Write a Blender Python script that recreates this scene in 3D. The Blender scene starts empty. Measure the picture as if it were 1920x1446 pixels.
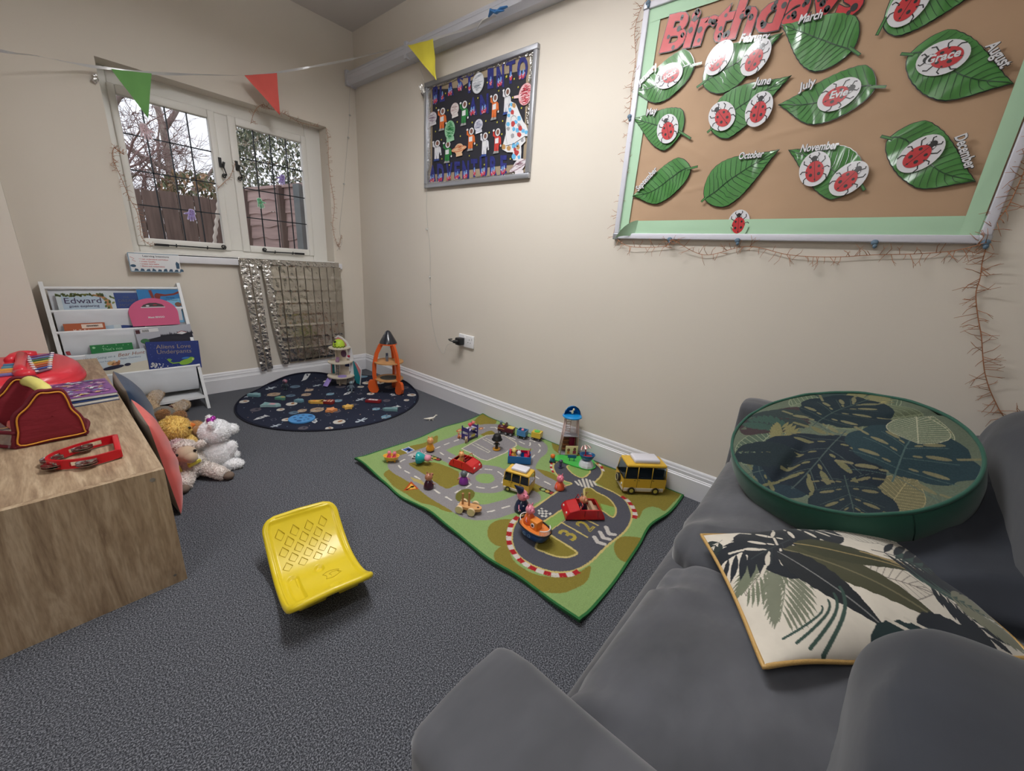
import bpy, bmesh, math, random
import numpy as np
from mathutils import Vector, Matrix, Euler, noise
PI=math.pi
S=bpy.context.scene
COL=S.collection
# ---------------------------------------------------------------- camera, world, lights, exposure
CAM=Vector((-1.84892,-3.25407,1.0)); ROT=Euler((1.272876,-0.0674071,-0.8655516)); FPX=736.09
cd=bpy.data.cameras.new('camera'); cam=bpy.data.objects.new('camera',cd); COL.objects.link(cam)
cam.location=CAM; cam.rotation_euler=ROT
cd.sensor_width=36; cd.sensor_fit='HORIZONTAL'; cd.lens=FPX/1920*36; cd.clip_start=0.02; cd.clip_end=200
S.camera=cam
S.view_settings.view_transform='Standard'; S.view_settings.look='None'; S.view_settings.gamma=1
S.view_settings.use_curve_mapping=False
S.view_settings.exposure=0.0
wd=bpy.data.worlds.new('world'); S.world=wd; wd.use_nodes=True
wn=wd.node_tree.nodes; wl=wd.node_tree.links
bgn=wn['Background']; bgn.inputs['Strength'].default_value=1.5
_tc=wn.new('ShaderNodeTexCoord'); _nz=wn.new('ShaderNodeTexNoise'); _nz.inputs['Scale'].default_value=2.2; _nz.inputs['Detail'].default_value=4
_cr=wn.new('ShaderNodeValToRGB'); _cr.color_ramp.elements[0].position=.3; _cr.color_ramp.elements[0].color=(.74,.77,.86,1)
_cr.color_ramp.elements[1].position=.7; _cr.color_ramp.elements[1].color=(.86,.87,.92,1)
wl.new(_tc.outputs['Generated'],_nz.inputs['Vector']); wl.new(_nz.outputs['Fac'],_cr.inputs['Fac']); wl.new(_cr.outputs['Color'],bgn.inputs['Color'])
def area(name,loc,rot,sx,sy,power,color=(1,1,1)):
    l=bpy.data.lights.new(name,'AREA'); l.shape='RECTANGLE'; l.size=sx; l.size_y=sy; l.energy=power; l.color=color
    o=bpy.data.objects.new(name,l); o.location=loc; o.rotation_euler=rot; COL.objects.link(o); return o
# suspended fluorescent main batten and an added fill batten; added uplights brighten the ceiling
LAMPS=[((-0.92,-1.98,2.22),PI/2,26,19),((-3.0,-2.9,2.20),0.0,14,11)]  # second entry: unseen fill batten added to lift the sofa side
for i,(l,rz,pw,pu_) in enumerate(LAMPS):
    area('ceiling_light_and_fill',(l[0],l[1],l[2]+.075),(PI,0,rz),1.15,0.13,pu_,(.985,.99,1.0))  # uplight added to brighten the ceiling
    area('ceiling_light_and_fill',l,(0,0,rz),1.15,0.13,pw,(.985,.99,1.0))
# ---------------------------------------------------------------- helpers
def lin(c):
    c=c/255.0
    return c/12.92 if c<=0.04045 else ((c+0.055)/1.055)**2.4
def L3(c): return (lin(c[0]),lin(c[1]),lin(c[2]))
MATS={}
def pm(name,col,rough=.5,metal=0,bump=0,bscale=80,var=0,vscale=6,sheen=0,coat=0,trans=0,alpha=1,spec=.5,attr=None,bdetail=3,stretch=None,emit=0,col2=None,bdist=.002,ior=1.45,sharp=None):
    if name in MATS: return MATS[name]
    m=bpy.data.materials.new(name); m.use_nodes=True; nt=m.node_tree; N=nt.nodes; LK=nt.links
    b=N['Principled BSDF']; c=L3(col)
    b.inputs['Base Color'].default_value=(*c,1); b.inputs['Roughness'].default_value=rough; b.inputs['Metallic'].default_value=metal
    b.inputs['Specular IOR Level'].default_value=spec; b.inputs['IOR'].default_value=ior
    b.inputs['Sheen Weight'].default_value=sheen; b.inputs['Coat Weight'].default_value=coat; b.inputs['Coat Roughness'].default_value=.12
    b.inputs['Transmission Weight'].default_value=trans; b.inputs['Alpha'].default_value=alpha
    tc=None
    def coord(scale,st=None):
        nonlocal tc
        if tc is None: tc=N.new('ShaderNodeTexCoord')
        mp=N.new('ShaderNodeMapping'); LK.new(tc.outputs['Object'],mp.inputs['Vector'])
        if st: mp.inputs['Scale'].default_value=st
        n=N.new('ShaderNodeTexNoise'); n.inputs['Scale'].default_value=scale; n.inputs['Detail'].default_value=bdetail
        LK.new(mp.outputs['Vector'],n.inputs['Vector']); return n
    src=None
    if attr:
        a=N.new('ShaderNodeVertexColor'); a.layer_name=attr; src=a.outputs['Color']; LK.new(src,b.inputs['Base Color'])
    if var or col2:
        n=coord(vscale,stretch)
        r=N.new('ShaderNodeValToRGB')
        lo,hi=sharp or (.3,.7)
        r.color_ramp.elements[0].position=lo; r.color_ramp.elements[1].position=hi
        LK.new(n.outputs['Fac'],r.inputs['Fac'])
        if col2:
            r.color_ramp.elements[0].color=(*c,1); r.color_ramp.elements[1].color=(*L3(col2),1)
            LK.new(r.outputs['Color'],b.inputs['Base Color'])
        else:
            r.color_ramp.elements[0].color=(1-var,1-var,1-var,1); r.color_ramp.elements[1].color=(1+var,1+var,1+var,1)
            mx=N.new('ShaderNodeMix'); mx.data_type='RGBA'; mx.blend_type='MULTIPLY'; mx.inputs['Factor'].default_value=1
            if src: LK.new(src,mx.inputs[6])
            else: mx.inputs[6].default_value=(*c,1)
            LK.new(r.outputs['Color'],mx.inputs[7]); LK.new(mx.outputs[2],b.inputs['Base Color'])
    if bump:
        n=coord(bscale,stretch); bp=N.new('ShaderNodeBump'); bp.inputs['Strength'].default_value=bump; bp.inputs['Distance'].default_value=bdist
        LK.new(n.outputs['Fac'],bp.inputs['Height']); LK.new(bp.outputs['Normal'],b.inputs['Normal'])
    if emit:
        b.inputs['Emission Color'].default_value=(*c,1); b.inputs['Emission Strength'].default_value=emit
    MATS[name]=m; return m
def thin_glass(name,tint=(255,255,255),refl=.06,rough=.02,opac=0.0):
    if name in MATS: return MATS[name]
    m=bpy.data.materials.new(name); m.use_nodes=True; nt=m.node_tree; N=nt.nodes; N.clear()
    o=N.new('ShaderNodeOutputMaterial'); t=N.new('ShaderNodeBsdfTransparent'); t.inputs[0].default_value=(*L3(tint),1)
    g=N.new('ShaderNodeBsdfGlossy'); g.inputs['Roughness'].default_value=rough
    mx=N.new('ShaderNodeMixShader'); f=N.new('ShaderNodeFresnel'); f.inputs['IOR'].default_value=1.45
    nt.links.new(f.outputs[0],mx.inputs[0]); nt.links.new(t.outputs[0],mx.inputs[1]); nt.links.new(g.outputs[0],mx.inputs[2])
    nt.links.new(mx.outputs[0],o.inputs[0]); MATS[name]=m; return m
_txt={}
def text_geo(s,bold=0.0,shear=0.0,space=1.0):
    k=(s,bold,shear,space)
    if k in _txt: return _txt[k]
    c=bpy.data.curves.new('t','FONT'); c.body=s; c.size=1; c.offset=bold; c.shear=shear; c.space_character=space; c.fill_mode='FRONT'; c.resolution_u=3
    o=bpy.data.objects.new('t',c); me=bpy.data.meshes.new_from_object(o)
    V=np.array([(v.co.x,v.co.y) for v in me.vertices]) if len(me.vertices) else np.zeros((0,2)); Fc=[tuple(p.vertices) for p in me.polygons]
    bpy.data.objects.remove(o); bpy.data.curves.remove(c); bpy.data.meshes.remove(me)
    _txt[k]=(V,Fc); return _txt[k]
class MB:
    def __init__(s,*mats): s.v=[];s.f=[];s.mi=[];s.sm=[];s.mats=list(mats);s.c=0;s.T=Matrix.Identity(4)
    def use(s,m):
        if m not in s.mats: s.mats.append(m)
        s.c=s.mats.index(m); return s
    def add(s,V,F,smooth=False):
        b=len(s.v); T=s.T
        s.v+= [tuple(T@Vector(p)) for p in V]
        for f in F: s.f.append(tuple(i+b for i in f)); s.mi.append(s.c); s.sm.append(smooth)
        return s
    def box(s,c,d,rot=None,taper=1.0):
        x,y,z=[k/2 for k in d]; V=[(a*x*(taper if k>0 else 1),b*y*(taper if k>0 else 1),k*z) for k in(-1,1) for b in(-1,1) for a in(-1,1)]
        R=Euler(rot).to_matrix() if rot else Matrix.Identity(3); c=Vector(c)
        s.add([R@Vector(p)+c for p in V],[(0,2,3,1),(4,5,7,6),(0,1,5,4),(2,6,7,3),(0,4,6,2),(1,3,7,5)]); return s
    def bx(s,x0,x1,y0,y1,z0,z1): return s.box(((x0+x1)/2,(y0+y1)/2,(z0+z1)/2),(abs(x1-x0),abs(y1-y0),abs(z1-z0)))
    def rbox(s,c,d,r,rot=None,seg=3):
        bm=bmesh.new(); bmesh.ops.create_cube(bm,size=1)
        for v in bm.verts: v.co=Vector((v.co.x*d[0],v.co.y*d[1],v.co.z*d[2]))
        bmesh.ops.bevel(bm,geom=bm.edges[:],offset=min(r,min(d)*.49),segments=seg,profile=.5,affect='EDGES')
        R=Euler(rot).to_matrix() if rot else Matrix.Identity(3); c=Vector(c)
        bm.verts.ensure_lookup_table(); V=[R@v.co+c for v in bm.verts]; F=[[v.index for v in f.verts] for f in bm.faces]; bm.free()
        return s.add(V,F,True)
    def frame(s,p,q):
        d=(Vector(q)-Vector(p)).normalized(); a=Vector((0,0,1)) if abs(d.z)<.9 else Vector((1,0,0)); u=d.cross(a).normalized(); return d,u,d.cross(u)
    def cyl(s,p,q,r,r2=None,n=16,caps=True,smooth=True):
        r2=r if r2 is None else r2; p=Vector(p);q=Vector(q); d,u,w=s.frame(p,q); V=[];
        for c,rr in((p,r),(q,r2)):
            for i in range(n): a=2*PI*i/n; V.append(c+rr*(math.cos(a)*u+math.sin(a)*w))
        s.add(V,[(i,(i+1)%n,n+(i+1)%n,n+i) for i in range(n)],smooth)
        if caps: s.add(V[:n],[tuple(range(n-1,-1,-1))]); s.add(V[n:],[tuple(range(n))])
        return s
    def tube(s,P,r,n=8,closed=False,smooth=True,flat=1.0):
        P=[Vector(p) for p in P]; m=len(P)
        if m<2: return s
        R=r if isinstance(r,(list,tuple)) else [r]*m; V=[]; pu=None
        for i,p in enumerate(P):
            a=P[(i-1)%m] if closed or i>0 else P[0]; b=P[(i+1)%m] if closed or i<m-1 else P[-1]
            d=(b-a).normalized() if (b-a).length>1e-9 else Vector((0,0,1))
            if pu is None: ax=Vector((0,0,1)) if abs(d.z)<.9 else Vector((1,0,0)); pu=d.cross(ax).normalized()
            u=(pu-d*pu.dot(d)); u=u.normalized() if u.length>1e-6 else d.orthogonal().normalized(); pu=u; w=d.cross(u)
            for k in range(n): t=2*PI*k/n; V.append(p+R[i]*(math.cos(t)*u+math.sin(t)*w*flat))
        F=[]; L=m if closed else m-1
        for i in range(L):
            for k in range(n): j=(i+1)%m; F.append((i*n+k,i*n+(k+1)%n,j*n+(k+1)%n,j*n+k))
        if not closed: F+=[tuple(range(n-1,-1,-1)),tuple(range((m-1)*n,m*n))]
        return s.add(V,F,smooth)
    def lathe(s,prof,n=24,o=(0,0,0),rot=None,sx=1,sy=1,a0=0,a1=2*PI,smooth=True):
        R=Euler(rot).to_matrix() if rot else Matrix.Identity(3); o=Vector(o); V=[];F=[]; full=abs(a1-a0-2*PI)<1e-6; N=n if full else n+1; m=len(prof)
        for i in range(N):
            a=a0+(a1-a0)*i/n
            for r,z in prof: V.append(R@Vector((r*math.cos(a)*sx,r*math.sin(a)*sy,z))+o)
        for i in range(n):
            j=(i+1)%N
            for k in range(m-1): F.append((i*m+k,j*m+k,j*m+k+1,i*m+k+1))
        return s.add(V,F,smooth)
    def ell(s,c,r,rot=None,nu=20,nv=12,e=1.0):
        if not isinstance(r,(tuple,list)): r=(r,r,r)
        prof=[]
        R=Euler(rot).to_matrix() if rot else Matrix.Identity(3); c=Vector(c); V=[];F=[]
        sp=lambda x:math.copysign(abs(x)**e,x)
        for j in range(nv+1):
            t=-PI/2+PI*j/nv
            for i in range(nu):
                a=2*PI*i/nu; V.append(R@Vector((r[0]*sp(math.cos(t))*sp(math.cos(a)),r[1]*sp(math.cos(t))*sp(math.sin(a)),r[2]*sp(math.sin(t))))+c)
        for j in range(nv):
            for i in range(nu): F.append((j*nu+i,j*nu+(i+1)%nu,(j+1)*nu+(i+1)%nu,(j+1)*nu+i))
        return s.add(V,F,True)
    def prism(s,P,z0,z1,smooth=False):
        n=len(P); A=sum(P[i][0]*P[(i+1)%n][1]-P[(i+1)%n][0]*P[i][1] for i in range(n))
        if A<0: P=P[::-1]
        V=[(x,y,z0) for x,y in P]+[(x,y,z1) for x,y in P]
        s.add(V,[tuple(range(n-1,-1,-1)),tuple(range(n,2*n))]); s.add(V,[(i,(i+1)%n,n+(i+1)%n,n+i) for i in range(n)],smooth); return s
    def face(s,P): return s.add(P,[tuple(range(len(P)))])
    def flat(s,P,z): return s.face([(x,y,z) for x,y in (P if sum(P[i][0]*P[(i+1)%len(P)][1]-P[(i+1)%len(P)][0]*P[i][1] for i in range(len(P)))>0 else P[::-1])])
    def disc(s,c,rx,ry,z,ang=0,n=20):
        ca,sa=math.cos(ang),math.sin(ang)
        return s.flat([(c[0]+rx*math.cos(t)*ca-ry*math.sin(t)*sa,c[1]+rx*math.cos(t)*sa+ry*math.sin(t)*ca) for t in [2*PI*i/n for i in range(n)]],z)
    def line(s,P,w,z,closed=False):
        P=[Vector(p) for p in P]; n=len(P); V=[]
        W=w if isinstance(w,(list,tuple)) else [w]*n
        for i in range(n):
            a=P[i-1] if (i>0 or closed) else P[i]; b=P[(i+1)%n] if (i<n-1 or closed) else P[i]
            d=(b-a); d=d.normalized() if d.length>1e-9 else Vector((1,0)); q=Vector((-d.y,d.x))*W[i]/2
            V+= [(P[i].x-q.x,P[i].y-q.y,z),(P[i].x+q.x,P[i].y+q.y,z)]
        F=[(2*i,2*((i+1)%n),2*((i+1)%n)+1,2*i+1) for i in range(n if closed else n-1)]
        return s.add(V,F)
    def text(s,t,o,size,z,ang=0,bold=0,shear=0,align='l',space=1.0,sx=1.0,sy=1.0):
        V,F=text_geo(t,bold,shear,space)
        if len(V)==0: return s
        w=V[:,0].max(); dx={'l':0,'c':-w/2,'r':-w}[align]; ca,sa=math.cos(ang),math.sin(ang); Q=[]
        for x,y in V:
            x=(x+dx)*size*sx; y=y*size*sy; Q.append((o[0]+x*ca-y*sa,o[1]+x*sa+y*ca,z))
        return s.add(Q,F)
    def build(s,name,parent=None,mat=None,loc=None,rot=None,label=None,mods=None):
        me=bpy.data.meshes.new(name); me.from_pydata(s.v,[],s.f)
        for m in (s.mats or [mat]): me.materials.append(m)
        me.polygons.foreach_set('material_index',s.mi); me.polygons.foreach_set('use_smooth',s.sm); me.update()
        o=bpy.data.objects.new(name,me); COL.objects.link(o)
        if parent: o.parent=parent
        if loc is not None: o.location=loc
        if rot is not None: o.rotation_euler=rot
        if label: o['label']=label
        return o
def smooth_by_angle(o,ang=40):
    pass
def tag(o,label,cat,group=None,kind=None):
    o['label']=label; o['category']=cat
    if group: o['group']=group
    if kind: o['kind']=kind
    return o
def thing(name,label,cat,loc=(0,0,0),rot=(0,0,0),group=None,M=None):
    o=bpy.data.objects.new(name,None); o.empty_display_size=.02; COL.objects.link(o)
    o.location=loc
    if M is not None: o.rotation_euler=M.to_euler()
    else: o.rotation_euler=rot if isinstance(rot,(tuple,list,Euler)) else (0,0,rot)
    return tag(o,label,cat,group)
def struct(o): o['kind']='structure'; return o
def dup(root,loc,rot=None,label=None):
    r=root.copy(); COL.objects.link(r); r.location=loc
    if rot is not None: r.rotation_euler=rot
    if label: r['label']=label
    for ch in list(root.children):
        c=ch.copy(); COL.objects.link(c); c.parent=r
        for g in list(ch.children):
            d=g.copy(); COL.objects.link(d); d.parent=c
    return r
_R=ROT.to_matrix()
def hit(px,py,ax,val):
    d=_R@Vector(((px-960)/FPX,-(py-723)/FPX,-1)); t=(val-CAM[ax])/d[ax]; return CAM+d*t
def FL(px,py,z=0): return hit(px,py,2,z)
WR=Matrix(((0,0,-1),(-1,0,0),(0,1,0)))      # frame on the right wall: x runs along -Y, y up, z out of the wall
WB=Matrix(((1,0,0),(0,0,-1),(0,1,0)))       # frame on the window wall
def wr(px,py,off=0): p=hit(px,py,0,-off); return (-p.y,p.z)
def wb(px,py,off=0): p=hit(px,py,1,-off); return (p.x,p.z)
def rnd(seed): return random.Random(seed)
# painting a vertex-coloured sheet: shapes are laid down on a fine grid of points
class Paint:
    def __init__(s,X,Y,base): s.X=X;s.Y=Y;s.C=np.empty(X.shape+(3,));s.C[:]=L3(base)
    def _box(s,P,m=0):
        P=np.array(P); x0,y0=P.min(0)-m; x1,y1=P.max(0)+m
        return np.nonzero((s.X>=x0)&(s.X<=x1)&(s.Y>=y0)&(s.Y<=y1))
    def poly(s,P,col,mask=None,a=1):
        I=s._box(P)
        if len(I[0])==0: return
        x=s.X[I];y=s.Y[I]; ins=np.zeros(x.shape,bool); n=len(P)
        for i in range(n):
            x0,y0=P[i][0],P[i][1];x1,y1=P[(i+1)%n][0],P[(i+1)%n][1]
            if y0==y1: continue
            c=((y0>y)!=(y1>y))&(x<(x1-x0)*(y-y0)/(y1-y0)+x0); ins^=c
        s._put(I,ins,col,a)
    def _put(s,I,ins,col,a):
        c=np.array(L3(col)); J=tuple(k[ins] for k in I); s.C[J]=s.C[J]*(1-a)+c*a
    def line(s,P,w,col,closed=False,a=1):
        I=s._box(P,w)
        if len(I[0])==0: return
        x=s.X[I];y=s.Y[I]; ins=np.zeros(x.shape,bool); n=len(P)
        for i in range(n if closed else n-1):
            p=np.array(P[i][:2]);q=np.array(P[(i+1)%n][:2]);d=q-p;l=d@d+1e-12
            t=np.clip(((x-p[0])*d[0]+(y-p[1])*d[1])/l,0,1)
            ins|=(x-p[0]-t*d[0])**2+(y-p[1]-t*d[1])**2<(w/2)**2
        s._put(I,ins,col,a)
    def ell(s,c,rx,ry,col,ang=0,a=1):
        r=max(rx,ry); I=s._box([(c[0]-r,c[1]-r),(c[0]+r,c[1]+r)])
        if len(I[0])==0: return
        x=s.X[I]-c[0];y=s.Y[I]-c[1]; ca,sa=math.cos(ang),math.sin(ang)
        s._put(I,((x*ca+y*sa)/rx)**2+((-x*sa+y*ca)/ry)**2<1,col,a)
    def text(s,t,o,size,col,ang=0,bold=0,shear=0):
        V,F=text_geo(t,bold,shear); ca,sa=math.cos(ang),math.sin(ang)
        Q=[(o[0]+(x*ca-y*sa)*size,o[1]+(x*sa+y*ca)*size) for x,y in V]
        for f in F: s.poly([Q[i] for i in f],col)
def catmull(P,n=8,closed=False):
    P=[Vector(p) for p in P]; m=len(P); out=[]
    for i in range(m if closed else m-1):
        g=lambda k:P[k%m] if closed else P[max(0,min(m-1,k))]
        a,b,c,d=g(i-1),g(i),g(i+1),g(i+2)
        for k in range(n):
            t=k/n; out.append(0.5*((2*b)+(c-a)*t+(2*a-5*b+4*c-d)*t*t+(3*b-3*c+d-a)*t**3))
    if not closed: out.append(P[-1])
    return out
def grid_obj(name,V,nu,nv,mats,cols=None,parent=None,closed_u=False,mi=None,smooth=True,loc=None,rot=None):
    """V: array (nv,nu,3)"""
    V=np.asarray(V,float); F=[]
    idx=np.arange(nu*nv).reshape(nv,nu)
    A=idx[:-1,:-1];B=idx[:-1,1:];C=idx[1:,1:];D=idx[1:,:-1]
    Fq=np.stack([A,B,C,D],-1).reshape(-1,4)
    if closed_u:
        Fq=np.vstack([Fq,np.stack([idx[:-1,-1],idx[:-1,0],idx[1:,0],idx[1:,-1]],-1).reshape(-1,4)])
    me=bpy.data.meshes.new(name); n=len(Fq)
    me.vertices.add(nu*nv); me.vertices.foreach_set('co',V.reshape(-1))
    me.loops.add(n*4); me.loops.foreach_set('vertex_index',Fq.reshape(-1).astype(np.int32))
    me.polygons.add(n); me.polygons.foreach_set('loop_start',np.arange(0,n*4,4,dtype=np.int32)); me.polygons.foreach_set('loop_total',np.full(n,4,dtype=np.int32))
    me.polygons.foreach_set('use_smooth',np.full(n,smooth))
    if cols is not None:
        at=me.color_attributes.new('Col','FLOAT_COLOR','POINT'); cc=np.ones((nu*nv,4)); cc[:,:3]=np.asarray(cols).reshape(-1,3); at.data.foreach_set('color',cc.reshape(-1))
    for m in mats: me.materials.append(m)
    me.update(); me.validate()
    o=bpy.data.objects.new(name,me); COL.objects.link(o)
    if parent: o.parent=parent
    if loc is not None:o.location=loc
    if rot is not None:o.rotation_euler=rot
    return o
def vnoise(V,scale,seed=0.0):
    sh=V.shape[:-1]; P=V.reshape(-1,3)*scale+seed
    return np.array([noise.noise(Vector(p)) for p in P]).reshape(sh)
# ---------------------------------------------------------------- room shell
m_wall=pm('cream_wall_paint',(217,209,197),.75,bump=.06,bscale=60,var=.02,vscale=1.3)
m_ceil=pm('ceiling_paint',(214,210,207),.85,bump=.05,bscale=40)
m_white=pm('white_gloss_paint',(224,224,228),.35,bump=.05,bscale=30)
m_winpaint=pm('cream_window_paint',(230,228,222),.4,bump=.08,bscale=25)
m_tr=pm('trunking_plastic',(206,208,216),.4)
# carpet
mc=bpy.data.materials.new('grey_carpet'); mc.use_nodes=True
_n=mc.node_tree.nodes; _l=mc.node_tree.links; _b=_n['Principled BSDF']; _b.inputs['Roughness'].default_value=.95; _b.inputs['Specular IOR Level'].default_value=.1
_t=_n.new('ShaderNodeTexCoord'); _a=_n.new('ShaderNodeTexNoise'); _a.inputs['Scale'].default_value=300; _a.inputs['Detail'].default_value=3; _a.inputs['Roughness'].default_value=.7
_r=_n.new('ShaderNodeValToRGB'); _e=_r.color_ramp.elements; _e[0].position=.38; _e[0].color=(*L3((44,45,50)),1); _e[1].position=.62; _e[1].color=(*L3((142,144,151)),1)
_m=_r.color_ramp.elements.new(.5); _m.color=(*L3((80,82,88)),1)
_l.new(_t.outputs['Object'],_a.inputs['Vector']); _l.new(_a.outputs['Fac'],_r.inputs['Fac']); _l.new(_r.outputs['Color'],_b.inputs['Base Color'])
_bp=_n.new('ShaderNodeBump'); _bp.inputs['Strength'].default_value=.6; _bp.inputs['Distance'].default_value=.004; _l.new(_a.outputs['Fac'],_bp.inputs['Height']); _l.new(_bp.outputs['Normal'],_b.inputs['Normal'])
X0,X1,Y0,Y1,H=-4.2,0.0,-4.25,0.0,2.552
CX=-1.862; CY=-0.28     # right edge and face of the wall that juts out on the left
WX0,WX1,WZ0,WZ1=-1.437,-0.241,0.92,1.88
f=MB(mc); f.bx(X0-.1,X1+.1,Y0-.1,Y1+.1,-.05,0); struct(f.build('floor'))
f=MB(m_ceil); f.bx(X0-.1,X1+.3,Y0-.1,Y1+.3,H,H+.08); struct(f.build('ceiling'))
f=MB(m_wall); f.bx(0,.15,Y0-.1,.27,0,H); struct(f.build('wall_right'))
f=MB(m_wall); T=.27
f.bx(CX,WX0,0,T,0,H); f.bx(WX1,0,0,T,0,H); f.bx(WX0,WX1,0,T,WZ1,H); f.bx(WX0,WX1,0,T,0,WZ0); struct(f.build('wall_back'))
f=MB(m_wall); f.bx(X0-.1,CX,CY,T,0,H); struct(f.build('wall_left'))
f=MB(m_wall); f.bx(X0-.15,X0,Y0-.1,CY,0,H); struct(f.build('wall_far_left'))
f=MB(m_wall); f.bx(X0-.15,X1+.15,Y0-.15,Y0,0,H); struct(f.build('wall_front'))
# skirting: profile swept along the wall
prof=[(0,0),(.020,0),(.020,.092),(.016,.096),(.016,.100),(.013,.103),(.013,.118),(.010,.122),(.008,.133),(.004,.1395),(0,.14)]
def skirting(name,axis,a,b,parent=None):
    mb=MB(m_white); n=len(prof)
    def P(t,o,z): return (-o,t,z) if axis=='y' else (t,-o,z)
    for (o0,z0),(o1,z1) in zip(prof,prof[1:]): mb.face([P(a,o0,z0),P(b,o0,z0),P(b,o1,z1),P(a,o1,z1)])
    return struct(mb.build(name))
skirting('baseboard_right','y',0,Y0+.001); skirting('baseboard_back','x',CX,0)
for l,rz,pw,pu_ in LAMPS:
    t=bpy.data.objects.new('light_batten',None); COL.objects.link(t); t.location=l; t.rotation_euler=(0,0,rz); t['label']='white suspended fluorescent light batten '+('over the play rug' if l[0]>-2 else 'added behind the camera as fill'); t['category']='ceiling light'
    f=MB(m_tr); f.rbox((0,0,.037),(1.22,.14,.055),.01); f.build('housing',t)
    for s in (-.4,.4): f=MB(m_tr); f.cyl((s,0,.06),(s,0,H-l[2]),.006,n=8); f.build('suspension_rod',t)  # hung low on added rods so the uplight spreads across the ceiling
# dado trunking high on the right wall
t=MB(m_tr)
TZ0,TZ1,TD=2.199,2.285,.075
pr=[(0,TZ0),(.052,TZ0),(TD,TZ0+.022),(TD,TZ1-.02),(TD-.018,TZ1),(0,TZ1)]
for ya,yb in ((-.03,-.75),(-.756,-2.6),(-2.606,-4.2)):
    Q=[(-o,z) for o,z in pr]
    V=[(x,ya,z) for x,z in Q]+[(x,yb,z) for x,z in Q]; n=len(Q)
    t.add(V,[tuple(range(n)),tuple(range(2*n-1,n-1,-1))]+[(i,n+i,n+(i+1)%n,(i+1)%n) for i in range(n)])
t.bx(-.0765,-.07,-.02,-4.2,TZ0+.052,TZ0+.055); t.bx(-.0775,0,-.002,-.03,TZ0-.006,TZ1+.005)
t.bx(-.0765,0,-.74,-.765,TZ0-.002,TZ1+.002)
struct(t.build('trim_1'))
# ---------------------------------------------------------------- window
m_black=pm('black_iron',(22,22,24),.45,bump=.2,bscale=120)
m_lead=pm('lead_came',(44,48,54),.5,metal=.3)
m_pane=thin_glass('window_glass')
win=thing('window_1','cream painted casement window with leaded panes','window',(0,0,0)); win['kind']='structure'
del win['category']; del win['label']
YF=.12   # face of the fixed frame
def member(mb,x0,x1,z0,z1,y0,y1): mb.rbox(((x0+x1)/2,(y0+y1)/2,(z0+z1)/2),(x1-x0,y1-y0,z1-z0),.006,seg=2)
fr=MB(m_winpaint)
member(fr,WX0-.01,-1.392,WZ0,WZ1+.01,YF,.2); member(fr,-.352,WX1+.01,WZ0,WZ1+.01,YF,.2)
member(fr,-1.392,-.352,1.80,WZ1+.01,YF,.2); member(fr,-1.392,-.352,WZ0,.966,YF,.2); member(fr,-.917,-.838,.966,1.80,YF,.2)
fr.bx(WX0,WX1,.0,YF+.02,WZ0-.02,WZ0+.006)
fr.build('window_frame',win)
for (cx0,cx1,gx0,gx1) in ((-1.397,-.912,-1.365,-.950),(-.843,-.347,-.798,-.384)):
    cs=MB(m_winpaint); z0,z1,g0,g1=.962,1.804,1.007,1.757; ya,yb=YF-.014,YF+.03
    member(cs,cx0,gx0,z0,z1,ya,yb); member(cs,gx1,cx1,z0,z1,ya,yb); member(cs,gx0,gx1,g1,z1,ya,yb); member(cs,gx0,gx1,z0,g0,ya,yb)
    c=cs.build('casement',win)
    gl=MB(m_pane); gl.face([(gx0,YF+.012,g0),(gx1,YF+.012,g0),(gx1,YF+.012,g1),(gx0,YF+.012,g1)]); gl.build('pane',c)
    ld=MB(m_lead)
    for k in range(1,4):
        x=gx0+(gx1-gx0)*k/4; ld.box((x,YF+.008,(g0+g1)/2),(.0065,.007,g1-g0))
        z=g0+(g1-g0)*k/4; ld.box(((gx0+gx1)/2,YF+.008,z),(gx1-gx0,.007,.0065))
    ld.build('lead_cames',c)
def spiral(c,r,turns,ax,s=1,n=26,a0=0,y=0):
    return [(c[0]+s*(r*(1-k/n*.8))*math.cos(a0+turns*2*PI*k/n),y,c[1]+(r*(1-k/n*.8))*math.sin(a0+turns*2*PI*k/n)) for k in range(n+1)]
for hx,s in ((-.915,-1),(-.822,1)):      # monkey-tail fasteners
    h=MB(m_black); y=YF-.018; x=hx
    h.box((x-.004*s*0,y,1.512),(.016,.008,.058)); h.box((x+.014 if s<0 else x+.008,y-.008,1.50),(.012,.014,.036),(0,.25,0))
    x2=x+.016 if s<0 else x+.012
    h.tube([(x2-.006,y-.012,1.505),(x2,y-.014,1.472),(x2+.008,y-.014,1.44)]+[(p[0],y-.014,p[2]) for p in spiral((x2-.006,1.432),.014,1.5,1,1,22,.4)][::1],.0036,6)
    h.build('window_fastener',win)
for (ax,bx_,sp,s) in ((-1.325,-.965,-.990,1),(-.435,-.712,-.690,-1)):      # casement stays
    h=MB(m_black); y=YF-.03; z=.972
    h.tube([(ax,y,z),(ax+.05*s,y,z+.002),(bx_,y,z-.001)],.0045,6); h.box((ax+.035*s,y,z),(.07,.008,.014))
    h.tube([(p[0],y,p[2]) for p in spiral((bx_,z+.013),.015,1.5,1,s,24,-1.5)],.0036,6)
    for q in (.3,.75): x=ax+(bx_-ax)*q; h.tube([(x,y+.03,z-.008),(x,y,z-.006),(x,y,z+.012)],.003,5)
    h.build('casement_stay',win)
sl=MB(m_white); sl.rbox((-.834,-.008,.8935),(1.28,.05,.043),.005); struct(sl.build('trim_2'))
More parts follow.
